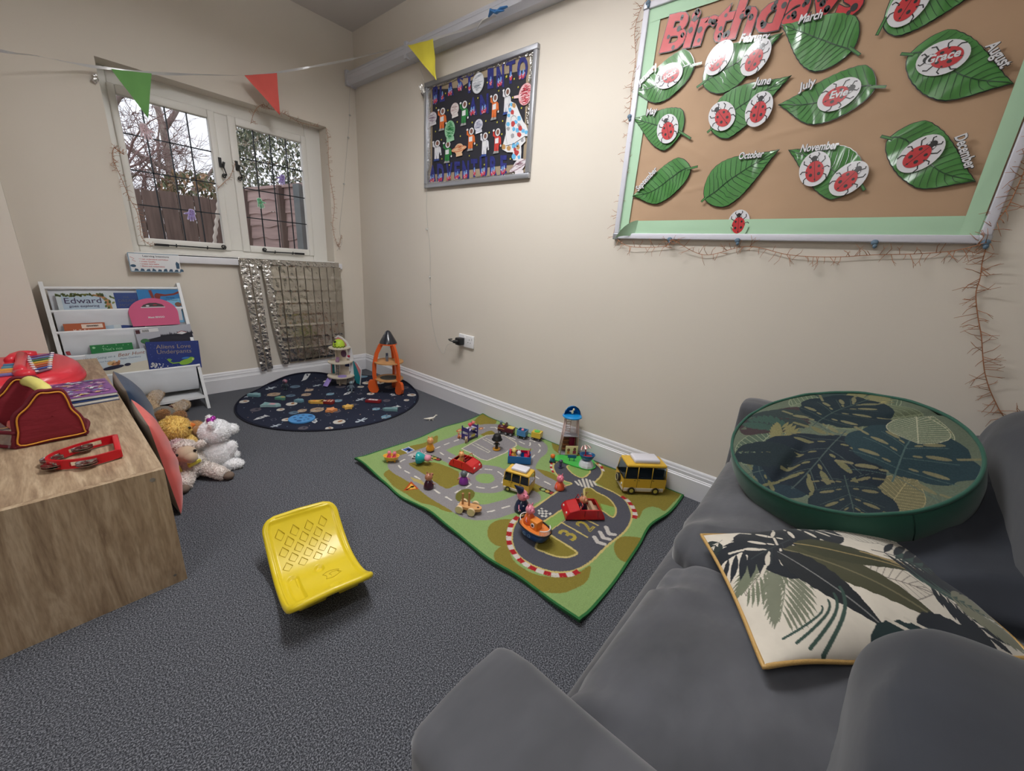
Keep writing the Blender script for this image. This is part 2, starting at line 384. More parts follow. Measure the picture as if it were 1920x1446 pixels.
# painted paper hands stuck on the panes
def hand_outline(s=1,mir=1):
    P=[(-.5,-1),(.4,-1.05),(.62,-.35),(1.25,.0),(1.38,.2),(1.2,.3),(.62,.1),(.62,.45),(.72,1.15),(.58,1.3),(.42,1.18),(.36,.5),(.25,.5),(.24,1.35),(.1,1.5),(-.04,1.36),(-.05,.5),(-.14,.5),(-.2,1.28),(-.36,1.4),(-.48,1.25),(-.38,.45),(-.5,.42),(-.68,.98),(-.84,1.02),(-.9,.86),(-.66,.1)]
    return [(x*s*mir,y*s) for x,y in P]
def wave(P,n=4): return [(p[0],p[1]) for p in catmull([(x,y,0) for x,y in P],n,True)]
for nm,px,py,ang,mir,sc,edge,fill in (
    ('pale pink paper handprint at the top of the left casement, fingers down',272,245,PI+.15,-1,.034,(232,218,226),(216,186,196)),
    ('purple paper handprint low on the left casement pane',359,402,PI-.15,1,.029,(206,196,232),(150,132,196)),
    ('purple paper handprint high on the right casement pane',529,336,PI-.25,1,.029,(206,196,236),(150,134,204)),
    ('green paper handprint low on the right casement pane',488,380,PI+.2,-1,.028,(196,226,206),(104,176,134))):
    p=hit(px,py,1,YF-.0); P=hand_outline(sc,mir)
    t=thing('paper_handprint',nm,'handprint',(p.x,YF+.002,p.z),M=WB@Matrix.Rotation(ang,3,'Z'),group='paper handprints stuck on the window')
    w=MB(pm('paper_'+str(edge),edge,.6)); w.prism(wave(P),0,.0012); w.build('paper_backing',t)
    q=MB(pm('paint_'+str(fill),fill,.5,var=.3,vscale=90)); q.flat(wave([(x*.82,y*.86) for x,y in P]),.0016)
    q.use(pm('paint_speck',(120,80,40),.6)); r=rnd(int(px))
    for k in range(14): q.disc((r.uniform(-.4,.4)*sc*.6,r.uniform(-.7,.3)*sc),.0022,.0012,.002,r.uniform(0,3),6)
    q.build('paint_print',t)
# ---------------------------------------------------------------- outside
m_fd=pm('dark_fence_board',(112,94,88),.9,bump=.4,bscale=30,stretch=(6,6,.6),var=.28,vscale=5)
m_fp=pm('faded_lap_board',(174,148,144),.9,bump=.4,bscale=14,stretch=(.5,.5,9),var=.2,vscale=3)
m_conc=pm('concrete_post',(120,124,126),.9,bump=.3,bscale=40,var=.1)
m_lawn=pm('lawn',(84,96,58),.95,var=.25,vscale=8,bump=.6,bscale=60)
g=MB(m_lawn); g.bx(-14,12,.28,26,-.3,-.22); struct(g.build('ground_outside'))
fn=thing('board_fence','dark brown vertical board fence behind the left casement','fence',(-3,2.55,-.22))
r=rnd(5); mb=MB(m_fd); x=0
while x<2.98:
    w=.145; dz=r.uniform(-.012,.012); mb.box((x+w/2,r.uniform(-.006,.006),.86+dz/2),(w-.006,.02,1.70+dz)); x+=w
mb.build('fence_board',fn,label='close set vertical boards')
mb=MB(m_fd); mb.box((1.49,.05,.35),(2.98,.04,.08)); mb.box((1.49,.05,1.35),(2.98,.04,.08)); mb.build('rail',fn)
fn=thing('lap_panel_fence','faded pinkish lapped fence with concrete posts seen through the right casement','fence',(0,0,-.22))
mb=MB(m_fp); A=Vector((-.02,2.5,0)); B=Vector((.2,.62,0)); d=(B-A); L=d.length; d.normalize(); nrm=Vector((-d.y,d.x,0)); ang=math.atan2(d.y,d.x)
for k in range(13):
    z=.1+k*.136; r=rnd(k); V=[];n=24
    for i in range(n+1):
        q=A+d*(L*i/n); wv=.010*math.sin(i*1.3+k)+.008*math.sin(i*.6+k*2)
        V+=[tuple(q-nrm*.012+Vector((0,0,z+wv))),tuple(q+nrm*.004+Vector((0,0,z+.15)))]
    mb.add(V,[(2*i,2*i+2,2*i+3,2*i+1) for i in range(n)])
mb.box(tuple((A+B)/2+Vector((0,0,1.86))),(L,.05,.03),(0,0,ang)); mb.build('lap_panel',fn)
for q in (.0,.43,.62):
    mb=MB(m_conc if q>.5 else m_fd); c=A+d*(L*q); mb.box(tuple(c-nrm*.03+Vector((0,0,.93))),(.05 if q!=.62 else .11,.06,1.86),(0,0,ang)); mb.build('fence_post',fn)
mb=MB(pm('pale_rope',(205,196,188),.8)); p=hit(402,456,1,1.2); q=hit(410,378,1,1.2)
P=[Vector(p).lerp(Vector(q),k/30)+Vector((.004*math.sin(k*1.1),.004*math.cos(k*1.1),0)) for k in range(-108,34)]
mb.tube([tuple(v) for v in P],.014,6); tag(mb.build('twisted_rope'),'pale twisted rope standing against the dark fence outside','rope')
m_bark=pm('bare_bark',(150,136,128),.9,var=.3,vscale=12); m_twig=pm('reddish_twigs',(138,112,108),.9); m_gtwig=pm('grey_twigs',(142,126,120),.9)
def branch(mb,p,d,L,r,depth,rg,spread=.5,up=.12):
    n=4; P=[p]; R=[r]
    for k in range(n):
        d=(d+Vector((rg.gauss(0,.13),rg.gauss(0,.13),rg.gauss(0,.08)+up*.3))).normalized(); p=p+d*(L/n); P.append(p); R.append(r*(1-.45*(k+1)/n))
    mb.tube([tuple(x) for x in P],R,5 if depth>1 else 3)
    if depth<=0: return
    for k in range(3 if depth>1 else 4):
        q=P[rg.randint(1,n)]; dd=(d+Vector((rg.gauss(0,spread),rg.gauss(0,spread),rg.gauss(0,spread)))).normalized()
        branch(mb,q,dd,L*rg.uniform(.5,.75),max(R[-1]*.7,.003),depth-1,rg,spread,up)
def tree(name,label,x,y,h,seed,mt,depth=4,r0=.09,n0=1,lean=0,spread=.5):
    rg=rnd(seed); t=thing(name,label,'tree',(x,y,-.22)); mb=MB(m_bark); P=[Vector((0,0,0))]; 
    for k in range(6): P.append(P[-1]+Vector((lean+rg.gauss(0,.05),rg.gauss(0,.05),h/6)))
    mb.tube([tuple(p) for p in P],[r0*(1-.1*k) for k in range(7)],8); mb.build('trunk',t)
    cr=MB(mt)
    for k in range(n0): branch(cr,P[2+k%5],Vector((rg.gauss(0,.7),rg.gauss(0,.5),.75)).normalized(),h*.38,r0*.45,depth,rg,spread)
    return cr.build('branches',t)
tree('bare_tree','bare grey tree with stout trunk behind the left casement',-1.05,5.2,3.4,3,m_gtwig,4,.11,7)
tree('bare_tree','second bare tree leaning over the fence beside the mullion',-.15,6.2,3.6,8,m_gtwig,4,.10,7,.02)
tree('bare_tree','thin reddish twiggy tree at the left of the left casement',-1.75,4.3,2.6,12,m_twig,4,.03,10,0,.7)
tree('bare_tree','tangled bare shrub low behind the dark fence',-.95,3.6,2.0,21,m_twig,4,.03,15,0,.8)
def leafy(name,label,c,rad,n,cols,seed,size=.05):
    rg=rnd(seed); t=thing(name,label,'bush',(c[0],c[1],-.22)); mb=MB(m_bark)
    for k in range(7): 
        a=rg.uniform(0,2*PI); mb.tube([(0,0,0),(.15*math.cos(a),.15*math.sin(a),c[2]*.6),(rad[0]*.6*math.cos(a),rad[1]*.6*math.sin(a),c[2]*1.2)],[.03,.02,.008],5)
    mb.build('stems',t); lf=MB()
    ms=[pm('leaf_%d_%d_%d'%q,q,.6) for q in cols]
    for k in range(n):
        v=Vector((rg.gauss(0,1),rg.gauss(0,1),rg.gauss(0,1))).normalized()*rg.uniform(.6,1)**.6
        p=Vector((v.x*rad[0],v.y*rad[1],c[2]+.22+v.z*rad[2])); s=size*rg.uniform(.6,1.3)
        R=Euler((rg.uniform(0,6),rg.uniform(0,6),rg.uniform(0,6))).to_matrix(); lf.use(ms[rg.randrange(len(ms))])
        lf.add([p+R@Vector(q) for q in ((-s,0,0),(0,-s*.4,0),(s,0,0),(0,s*.4,0))],[(0,1,2,3)])
    lf.build('leaves',t)
leafy('evergreen_bush','large olive green evergreen behind the right casement',(1.25,4.6,1.95),(1.02,.8,1.15),12000,[(112,118,92),(88,98,78),(144,144,120),(74,82,68),(152,140,122)],4,.036)
leafy('evergreen_bush','smaller brown and green shrub above the fence beside the mullion',(-.28,3.5,1.45),(.42,.35,.42),1500,[(136,120,96),(106,114,84),(166,134,104)],6,.04)
# ---------------------------------------------------------------- twig garlands
m_cop=pm('copper_twig_wire',(176,120,84),.5,metal=.3)
def garland(label,pts,seed,L=.035,dens=60,r=.0011,nrm=(-1,0,0),name='twig_garland'):
    """pts: world points of the main wire"""
    rg=rnd(seed); P=catmull(pts,8); N=Vector(nrm); mb=MB(m_cop)
    off=Vector(P[0]).copy(); Q=[tuple(p-off) for p in P]; mb.tube(Q,r*1.1,4)
    Ls=0
    for i in range(len(P)-1):
        seg=(P[i+1]-P[i]); n=max(1,int(seg.length*dens+rg.random()))
        for k in range(n):
            p=P[i].lerp(P[i+1],rg.random())-off; t=seg.normalized(); side=t.cross(N)*(1 if rg.random()<.5 else -1)
            d=(side*rg.uniform(.5,1.2)+t*rg.uniform(-.7,.9)+N*rg.uniform(0,.55)).normalized(); l=L*rg.uniform(.4,1.1)
            a=p+d*l*.55; b=a+(d+t*rg.uniform(-.8,.8)).normalized()*l*.45
            mb.tube([tuple(p),tuple(a),tuple(b)],[r,r*.8,r*.5],3)
            if rg.random()<.5: mb.tube([tuple(a),tuple(a+(d-t*rg.uniform(-.9,.9)).normalized()*l*.35)],[r*.7,r*.5],3)
    o=mb.build(name,loc=off); return tag(o,label,'garland')
W=lambda px,py,o=.012:hit(px,py,0,-o)
B=lambda px,py,o=.012:hit(px,py,1,-o)
garland('copper twig garland running down the left side of the window',[B(212,276),B(232,290),B(214,278),B(212,300),B(220,318),B(232,345),B(243,372),B(256,395),B(262,420),B(266,446),B(285,462)],1,.03,55,nrm=(0,-1,0))
garland('copper twig garland along the top right of the window opening',[B(470,232,.01),B(478,208,.012),B(492,196,.015),B(505,203,.01),B(530,212,.01),B(560,228,.01),B(598,238,.01)],2,.035,45,nrm=(0,-1,0))
garland('copper twig garland hanging down the right edge of the window opening',[B(612,240),B(615,262),B(616,300),B(620,340),B(627,385),B(624,425),B(634,462),B(640,440)],3,.03,60,nrm=(0,-1,0))
garland('short copper twig strand looped between the two window fasteners',[hit(441,306,1,.09),hit(432,330,1,.09),hit(420,342,1,.09),hit(408,354,1,.09)],4,.02,40,nrm=(0,-1,0))
garland('copper twig garland down the left side of the birthday board',[W(1218,-8,.02),W(1200,20),W(1190,60),W(1192,110),W(1184,160),W(1182,200),W(1176,260),W(1168,330),W(1158,400),W(1150,440)],5,.04,60)
garland('copper twig garland along the bottom of the birthday board',[W(1150,442,.02),W(1180,462,.02),W(1245,462),W(1260,450,.03),W(1320,478),W(1400,462),W(1480,478),W(1560,482),W(1640,478),W(1720,476),W(1790,470),W(1850,455,.03)],6,.045,80)
garland('copper twig garland down the right side of the birthday board',[W(1990,180,.02),W(1950,250,.02),W(1925,310,.02),W(1908,350,.02),W(1888,390,.02),W(1862,425,.02),W(1850,452,.02)],7,.045,60)
garland('copper twig garland trailing down the wall beside the sofa',[W(1852,455,.02),W(1842,490),W(1838,520),W(1830,550),W(1833,590),W(1840,630),W(1843,670),W(1848,705),W(1862,745),W(1888,785),W(1925,770)],8,.05,60)
# ---------------------------------------------------------------- clear wire light string by the trunking
def wire(name,label,P,r,mat,cat='wire',n=6,sm=8):
    P=catmull(P,sm) if sm else [Vector(p) for p in P]; off=P[0].copy(); mb=MB(mat); mb.tube([tuple(p-off) for p in P],r,n); o=mb.build(name,loc=off); return tag(o,label,cat)
m_clear=pm('clear_wire',(200,200,196),.25,alpha=.85)
o=wire('fairy_light_string','clear wire of fairy lights hanging from the trunking end beside the window',[B(657,160,.05),B(655,190,.03),B(655,225,.02),B(652,262,.015),B(648,310,.012),B(643,370,.012),B(637,430,.012),B(641,455,.012),B(632,470,.012)],.0009,m_clear,'light string')
mb=MB(m_clear); 
for px,py in ((656,216),(645,345),(653,258)): p=B(px,py,.02)-o.location; mb=MB(m_clear); mb.ell(tuple(p),(.009,.006,.006),nu=8,nv=6); mb.build('bulb',o)
o=wire('light_cable','clear light string running down the wall from the space board to the plug',[W(788,128,.03),W(794,150,.03),W(796,180,.03),W(800,350,.03),W(800,400,.006),W(806,470,.006),W(807,540,.006),W(810,600,.006),W(820,645,.008),W(832,663,.01),W(838,648,.02),W(850,643,.03)],.0010,m_clear,'cable')
mb=MB(m_clear)
for px,py in ((797,160),(800,430),(806,520),(807,570)): p=W(px,py,.012)-o.location; mb=MB(m_clear); mb.ell(tuple(p),(.006,.006,.008),nu=8,nv=6); mb.build('bulb',o)
# ---------------------------------------------------------------- wall socket and plug
t=thing('wall_socket','white double wall socket on the right wall','socket',(0,-1.32,.482),M=WR)
mb=MB(pm('socket_white',(232,232,234),.35)); mb.rbox((0,0,.006),(.146,.086,.012),.004); mb.build('plate',t)
for sx in (.034,):
    mb=MB(pm('socket_slot',(60,60,62),.5)); 
    for a,b,w,h in ((0,.014,.004,.008),(-.011,-.006,.007,.004),(.011,-.006,.007,.004)): mb.box((sx+a,b,.0122),(w,h,.001))
    mb.build('pin_slots',t)
for sx in (-.012,.058): mb=MB(pm('socket_white',(232,232,234))); mb.rbox((sx,.026,.013),(.010,.016,.005),.002); mb.build('switch',t)
m_plug=pm('black_plastic',(28,28,30),.4)
pl=thing('black_plug','black plug and adaptor in the left half of the wall socket','plug',(0,-1.285,.478),M=WR)
mb=MB(m_plug); mb.rbox((0,0,.036),(.05,.05,.048),.008); mb.cyl((0,0,.058),(-.012,0,.085),.014,.010); mb.build('adaptor',pl)
mb=MB(m_plug); mb.tube([(-.012,0,.082),(-.04,.004,.09),(-.075,.004,.07),(-.085,0,.03)],.004,6); mb.build('lead',pl)
# ---------------------------------------------------------------- foil fringe under the sill
m_foil=pm('silver_foil',(190,186,178),.22,metal=1,bump=.9,bscale=28,bdist=.006)
m_foil2=pm('crumpled_foil',(205,203,200),.2,metal=1,bump=1,bscale=60,bdist=.008)
fo=thing('foil_fringe','crinkled silver foil strip curtain taped below the window sill','foil curtain',(0,-.034,0))
mb=MB(m_foil2)
V=[];n=40
for i in range(n+1): x=-.925+.70*i/n; V+=[(x,-.006-.004*math.sin(i*1.7),.922),(x,-.002,.872)]
mb.add(V,[(2*i,2*i+2,2*i+3,2*i+1) for i in range(n)],True); mb.build('tape_band',fo)
rg=rnd(11); NS=12
for k in range(NS):
    xt=-.905+k*.0578; w=.055
    long=k in(0,1); bot={0:.12,1:.13,2:.15}.get(k,.158+.002*rg.random())
    drift={0:.045,1:.03,2:.06}.get(k,.010+.004*rg.random()) * (1 if k<3 else (1-(k-3)/16))
    ww=w*(.95 if k>1 else .97); nz=90; nx=5; rows=[]
    for j in range(nz+1):
        q=j/nz; z=.885-(.885-bot)*q; cx=xt+w/2-.02*(k<2)+drift*q**1.3+(.012*math.sin(q*5+k)*q if k==2 else 0)
        taper=1 if k not in(0,1,2) else (1-.35*q)
        r=[]
        for i in range(nx+1):
            u=(i/nx-.5)*ww*taper
            fold=(.0035 if (j%11)<1 else 0)*(k>2)
            yy=-.004-.010*math.sin(q*PI)*(.6+.4*math.sin(k*2.1))-fold
            if k<3: yy-=.016*abs(noise.noise(Vector((u*60,q*22,k*7)))); 
            else: yy-=.003*noise.noise(Vector((u*40,q*14+ (j//11)*3.7,k*5)))+.002*((j//11)%2)
            r.append((cx+u,yy-.006*(k<3),z))
        rows.append(r)
    grid_obj('foil_strip',np.array(rows),nx+1,nz+1,[m_foil2 if k<3 else m_foil],parent=fo)
# ---------------------------------------------------------------- learning sign
sg=thing('learning_sign','small laminated learning intentions sign at the left end of the window sill','sign',(-1.356,-.036,.868),rot=(PI/2-.04,0,0))
pp=pm('sign_paper',(228,230,232),.25,coat=.6); mb=MB(pp); mb.rbox((0,0,0),(.232,.106,.003),.001)
z=.0018
mb.use(pm('sign_blue',(120,150,170),.4)); r=rnd(3)
for (P,w) in (([(-.114,-.051),(.114,-.051)],.004),([(-.114,.051),(.114,.051)],.004),([(-.114,-.051),(-.114,.051)],.004)): mb.line(P,w,z)
mb.use(pm('sign_navy',(60,88,112),.4))
for k in range(9): x=-.1+k*.026; mb.flat([(x,-.048),(x+.02,-.048),(x+.018,-.04+r.uniform(0,.008)),(x+.006,-.038+r.uniform(0,.008))],z+.0002)
mb.disc((-.1,-.02),.012,.008,z,0); mb.flat([(.095,-.03),(.11,-.03),(.112,0),(.1,.012),(.094,0)],z)
mb.use(pm('ink_black',(25,25,28),.5)); mb.text('Learning Intentions',(.008,.032),.0155,z+.0002,align='c',bold=.01)
mb.use(pm('ink_red',(190,50,50),.5))
for k,s in enumerate(('I can understand and follow','create Quality','create care items','Share and cooperation')): mb.text('\u2022 '+s,(-.07,.016-k*.0135),.0112,z+.0002,bold=.012)
mb.line([(-.108,.03),(-.09,.02),(-.1,.012),(-.086,.004)],.002,z+.0002); mb.build('printed_card',sg)
# ---------------------------------------------------------------- notice boards on the right wall
m_kraft=pm('brown_kraft_paper',(186,154,124),.7,bump=.35,bscale=5,var=.05,vscale=4,bdist=.01)
m_mint=pm('mint_border_paper',(176,212,180),.55,bump=.15,bscale=12,bdist=.004)
m_alu=pm('grey_alloy_frame',(168,170,176),.35,metal=.6)
m_walu=pm('white_frame',(214,214,224),.35)
m_lamg=pm('laminated_green_leaf',(70,134,62),.5,coat=.8,bump=.3,bscale=30,var=.1,vscale=18)
m_ink=pm('ink_black',(25,25,28),.5)
m_dgreen=pm('dark_leaf_ink',(20,66,34),.5,coat=1)
m_wlam=pm('laminated_white',(222,222,226),.4,coat=.6,bump=.25,bscale=30)
m_rlam=pm('laminated_red',(196,44,50),.4,coat=.7,bump=.3,bscale=34)
m_klam=pm('laminated_black',(24,24,28),.4,coat=1)
m_pin=pm('blue_tack',(96,120,140),.6)
def frame_box(mb,u0,u1,z0,z1,w,d): 
    for a,b,c,e in ((u0,u1,z0,z0+w),(u0,u1,z1-w,z1),(u0,u0+w,z0+w,z1-w),(u1-w,u1,z0+w,z1-w)): mb.rbox(((a+b)/2,(c+e)/2,d/2),(b-a,e-c,d),.003,seg=2)
U0,U1,BZ0,BZ1=2.32,3.52,1.153,2.06
bb=thing('birthday_board','big birthday noticeboard covered in brown paper with a pale green border','noticeboard',(0,0,0),M=WR)
mb=MB(m_walu); frame_box(mb,U0,U1,BZ0,BZ1,.024,.022)
mb.build('board_frame',bb)
mb=MB(m_alu); 
for a,b in ((U0,BZ0),(U1,BZ0),(U0,BZ1),(U1,BZ1)): mb.rbox((a+(.011 if a==U0 else -.011),b+(.011 if b==BZ0 else -.011),.012),(.028,.028,.026),.004)
mb.build('frame_corner',bb,label='grey corner pieces of the frame'); bb.children[-1]['kind']='stuff'
# crumpled kraft sheet
nu,nv=130,100; uu=np.linspace(U0+.02,U1-.02,nu); vv=np.linspace(BZ0+.02,BZ1-.02,nv); GU,GV=np.meshgrid(uu,vv)
V=np.stack([GU,GV,GU*0+.006],-1); n1=vnoise(V,4.0,3.3); n2=vnoise(V*np.array([1,2.2,1]),9.0,9.1)
V[...,2]+=.0022*n1+.0016*np.abs(n2)
for (p,q,w,h) in (((1350,345),(1240,368),.004,.002),((1265,450),(1268,375),.003,.0015),((1430,260),(1600,215),.006,.0018),((1240,250),(1330,300),.006,.0015)):
    a=np.array(wr(*p));b=np.array(wr(*q));d=b-a;tt=np.clip(((GU-a[0])*d[0]+(GV-a[1])*d[1])/(d@d),0,1); ds=np.hypot(GU-a[0]-tt*d[0],GV-a[1]-tt*d[1]); V[...,2]+=h*np.exp(-(ds/w)**2)
grid_obj('kraft_paper',V,nu,nv,[m_kraft],parent=bb)
def strip(P,z0,name,amp=.0012,seed=0):
    # P: four corners (a0,a1 outer edge; b0,b1 inner edge)
    a0,a1,b0,b1=[np.array(p) for p in P]; n=60; rows=[]
    for j in range(n+1):
        q=j/n; r=[]
        for i in range(7):
            s_=i/6; p=(a0*(1-q)+a1*q)*(1-s_)+(b0*(1-q)+b1*q)*s_; r.append((p[0],p[1],z0+amp*noise.noise(Vector((q*7,s_*1.2,seed)))+amp*.5*math.sin(s_*PI)))
        rows.append(r)
    return grid_obj(name,np.array(rows),7,n+1,[m_mint],parent=bb)
wl_=.066
strip([(U0+.016,BZ0+.022),(U0+.016,BZ1-.012),(wr(1178,440)[0],BZ0+.022),(wr(1232,95)[0],BZ1-.012)],.0115,'border_strip',seed=1)
strip([(U0+.10,BZ0+.012),(U1-.02,BZ0+.014),(U0+.10,BZ0+.078),(U1-.02,BZ0+.078)],.0135,'border_strip',seed=2)
strip([(U1-.028,BZ0+.014),(U1-.028,BZ1-.01),(wr(1806,415)[0],BZ0+.014),(wr(1919,120)[0]-.006,BZ1-.01)],.0155,'border_strip',seed=3)
strip([(U0+.016,BZ1-.012),(U1-.02,BZ1-.012),(U0+.016,BZ1-.07),(U1-.02,BZ1-.07)],.0125,'border_strip',seed=4)
# the loose end of the bottom strip curls away from the board
rows=[]
for j in range(25):
    q=j/24; u=U0+.105-.095*q; zc=BZ0+.046-.05*q**1.6; w=.033*(1-q**1.3)+.001; lift=.014+.03*math.sin(q*PI*.8)
    tw=q*1.5
    rows.append([(u+s_*.004,zc+s_*w*math.cos(tw*.6),lift+s_*w*math.sin(tw)*.6) for s_ in (-1,-.5,0,.5,1)])
grid_obj('border_strip',np.array(rows),5,25,[m_mint],parent=bb,)
for px,py,k in ((1256,449,0),(1383,451,1),(1640,455,2),(1848,455,3),(1181,219,4),(1216,6,5)):
    u,z=wr(px,py,.02); mb=MB(m_pin); mb.ell((u,z,.024),(.010,.009,.006)); mb.ell((u+.003,z-.011,.024),(.006,.008,.005)); mb.build('tack_blob',bb)
# ---- ladybird leaves
R7=lambda x,y:wr(1140+x/2.893,y/2.893,.012); R8=lambda x,y:wr(1500+x/2.893,y/2.893,.012)
def leaf_shape(tip,base,U,D,n=44,serr=.0035):
    tip,base,U,D=[Vector(p) for p in (tip,base,U,D)]; ax=(base-tip); L=ax.length; ax.normalize(); pr=Vector((-ax.y,ax.x))
    out=[]
    sides=[]
    for Q in (U,D):
        h=(Q-tip).dot(pr); t0=min(.8,max(.35,(Q-tip).dot(ax)/L)); side=[]
        for k in range(n+1):
            t=k/n
            w=(math.sin(PI/2*(t/t0)**1.15)**1.1 if t<t0 else math.cos(PI/2*((t-t0)/(1-t0)))**.62)
            ph=(t*13)%1; sw=h*w+math.copysign(serr*(ph-.5)*(1 if .04<t<.97 else 0),h)
            side.append(tip+ax*(t*L)+pr*sw)
        sides.append(side)
    return [tuple(p) for p in sides[0]]+[tuple(p) for p in sides[1][::-1][1:-1]],tip,base,ax,pr,L,sides
def ladybird(t,c,size,head_ang,name=None,name_ang=0,zz=.003,half=False):
    """c: local centre; head_ang: direction of the head"""
    mb=MB(m_wlam); a=size; ca=head_ang
    R=lambda x,y:(c[0]+(x*math.cos(ca)-y*math.sin(ca))*a,c[1]+(x*math.sin(ca)+y*math.cos(ca))*a)
    mb.disc(c,a*1.0,a*.78,zz,ca,32)
    mb.use(m_klam)
    z=zz+.0006
    for s_ in (1,-1):
        for P in ([(.25,.32),(.42,.52),(.60,.50)],[(-.05,.42),(0,.62),(-.12,.72)],[(-.35,.36),(-.5,.55),(-.72,.56)],[(.62,.12),(.78,.26),(.88,.2)]):
            mb.line([R(x,y*s_) for x,y in P],a*.055,z)
    mb.disc(R(.45,0),a*.26,a*.22,z+.0002,ca,16); mb.disc(R(.60,0),a*.16,a*.15,z+.0003,ca,12)
    mb.use(m_rlam); mb.disc(R(-.16,0),a*.60,a*.46,z+.0004,ca,28)
    mb.use(m_klam); mb.line([R(-.76,0),R(.42,0)],a*.025,z+.0007)
    for x,y,r in ((.15,.2,.085),(.1,-.22,.085),(-.32,.2,.1),(-.34,-.2,.1),(-.62,.0,.05),(-.1,.40,.05),(-.1,-.41,.05)): mb.disc(R(x,y),a*r,a*r*.85,z+.0008,ca,10)
    mb.use(m_wlam); 
    for s_ in(1,-1): mb.disc(R(.5,.16*s_),a*.07,a*.04,z+.0007,ca,8)
    if name: mb.text(name,(c[0]+.0*a,c[1]-a*.12),a*.52,z+.0012,name_ang,bold=.03,shear=.2,align='c')
    return mb.build('ladybird_badge',t)
leaves=[
 ('January',R7(135,500),R7(470,355),R7(512,345),R7(400,275),R7(290,552),(R7(176,468),R7(275,365)),[(R7(333,417),R7(285,432),'Lucas',.3)],'with one ladybird facing left, topmost of the left column'),
 ('February',R7(950,180),R7(515,455),R7(483,478),R7(590,285),R7(660,490),(R7(712,235),R7(872,222)),[(R7(605,320),R7(640,262),'Robin',.62),(R7(803,318),R7(835,262),None,0)],'with two ladybirds, right under the red heading'),
 ('March',R7(940,135),R8(285,275),R8(325,303),R8(280,85),R8(60,382),(R7(1030,138),R7(1160,105)),[],'empty of ladybirds, right under the end of the heading'),
 ('April',R8(1010,-70),R8(450,130),R8(415,198),R8(560,-110),R8(560,187),None,[(R8(590,30),R8(625,-25),None,0)],'cut off by the top of the photo'),
 ('May',R7(140,645),R7(400,722),R7(452,755),R7(390,592),R7(300,815),(R7(210,632),R7(270,618)),[(R7(327,703),R7(319,660),None,0)],'with one ladybird, in the middle of the left column'),
 ('June',R7(995,412),R7(560,705),R7(540,722),R7(640,510),R7(670,740),(R7(795,470),R7(882,460)),[(R7(620,635),R7(593,598),None,0),(R7(820,598),R7(832,540),None,0)],'with two ladybirds, between the one for February and October'),
 ('July',R7(925,570),R8(410,475),R8(467,475),R8(330,360),R8(90,672),(R7(1040,500),R7(1130,465)),[(R8(210,520),R8(268,490),'Evie',.08)],'with one ladybird heading right, under March'),
 ('August',R8(1155,455),R8(590,300),R8(545,297),R8(830,168),R8(740,538),(R8(1000,262),R8(1085,385)),[(R8(770,322),R8(700,330),'Grace',.1)],'with one ladybird heading left, by the right border'),
 ('September',R7(135,1065),R7(450,915),R7(490,905),R7(390,852),R7(280,1100),(R7(168,1042),R7(275,925)),[],'empty of ladybirds, lowest of the left column'),
 ('October',R7(930,812),R7(525,1080),R7(508,1097),R7(600,895),R7(660,1108),(R7(708,868),R7(845,855)),[],'empty of ladybirds, shining near the bottom border'),
 ('November',R7(980,815),R8(330,1000),R8(350,1035),R8(260,805),R8(150,1075),(R7(1040,830),R8(205,808)),[(R8(80,920),R8(80,865),None,0),(R8(262,973),R8(312,925),None,0)],'with two ladybirds, in the bottom row'),
 ('December',R8(950,985),R8(480,752),R8(438,742),R8(690,662),R8(620,1010),(R8(835,748),R8(895,930)),[(R8(650,840),R8(722,785),None,0)],'with one ladybird, lowest on the right')]
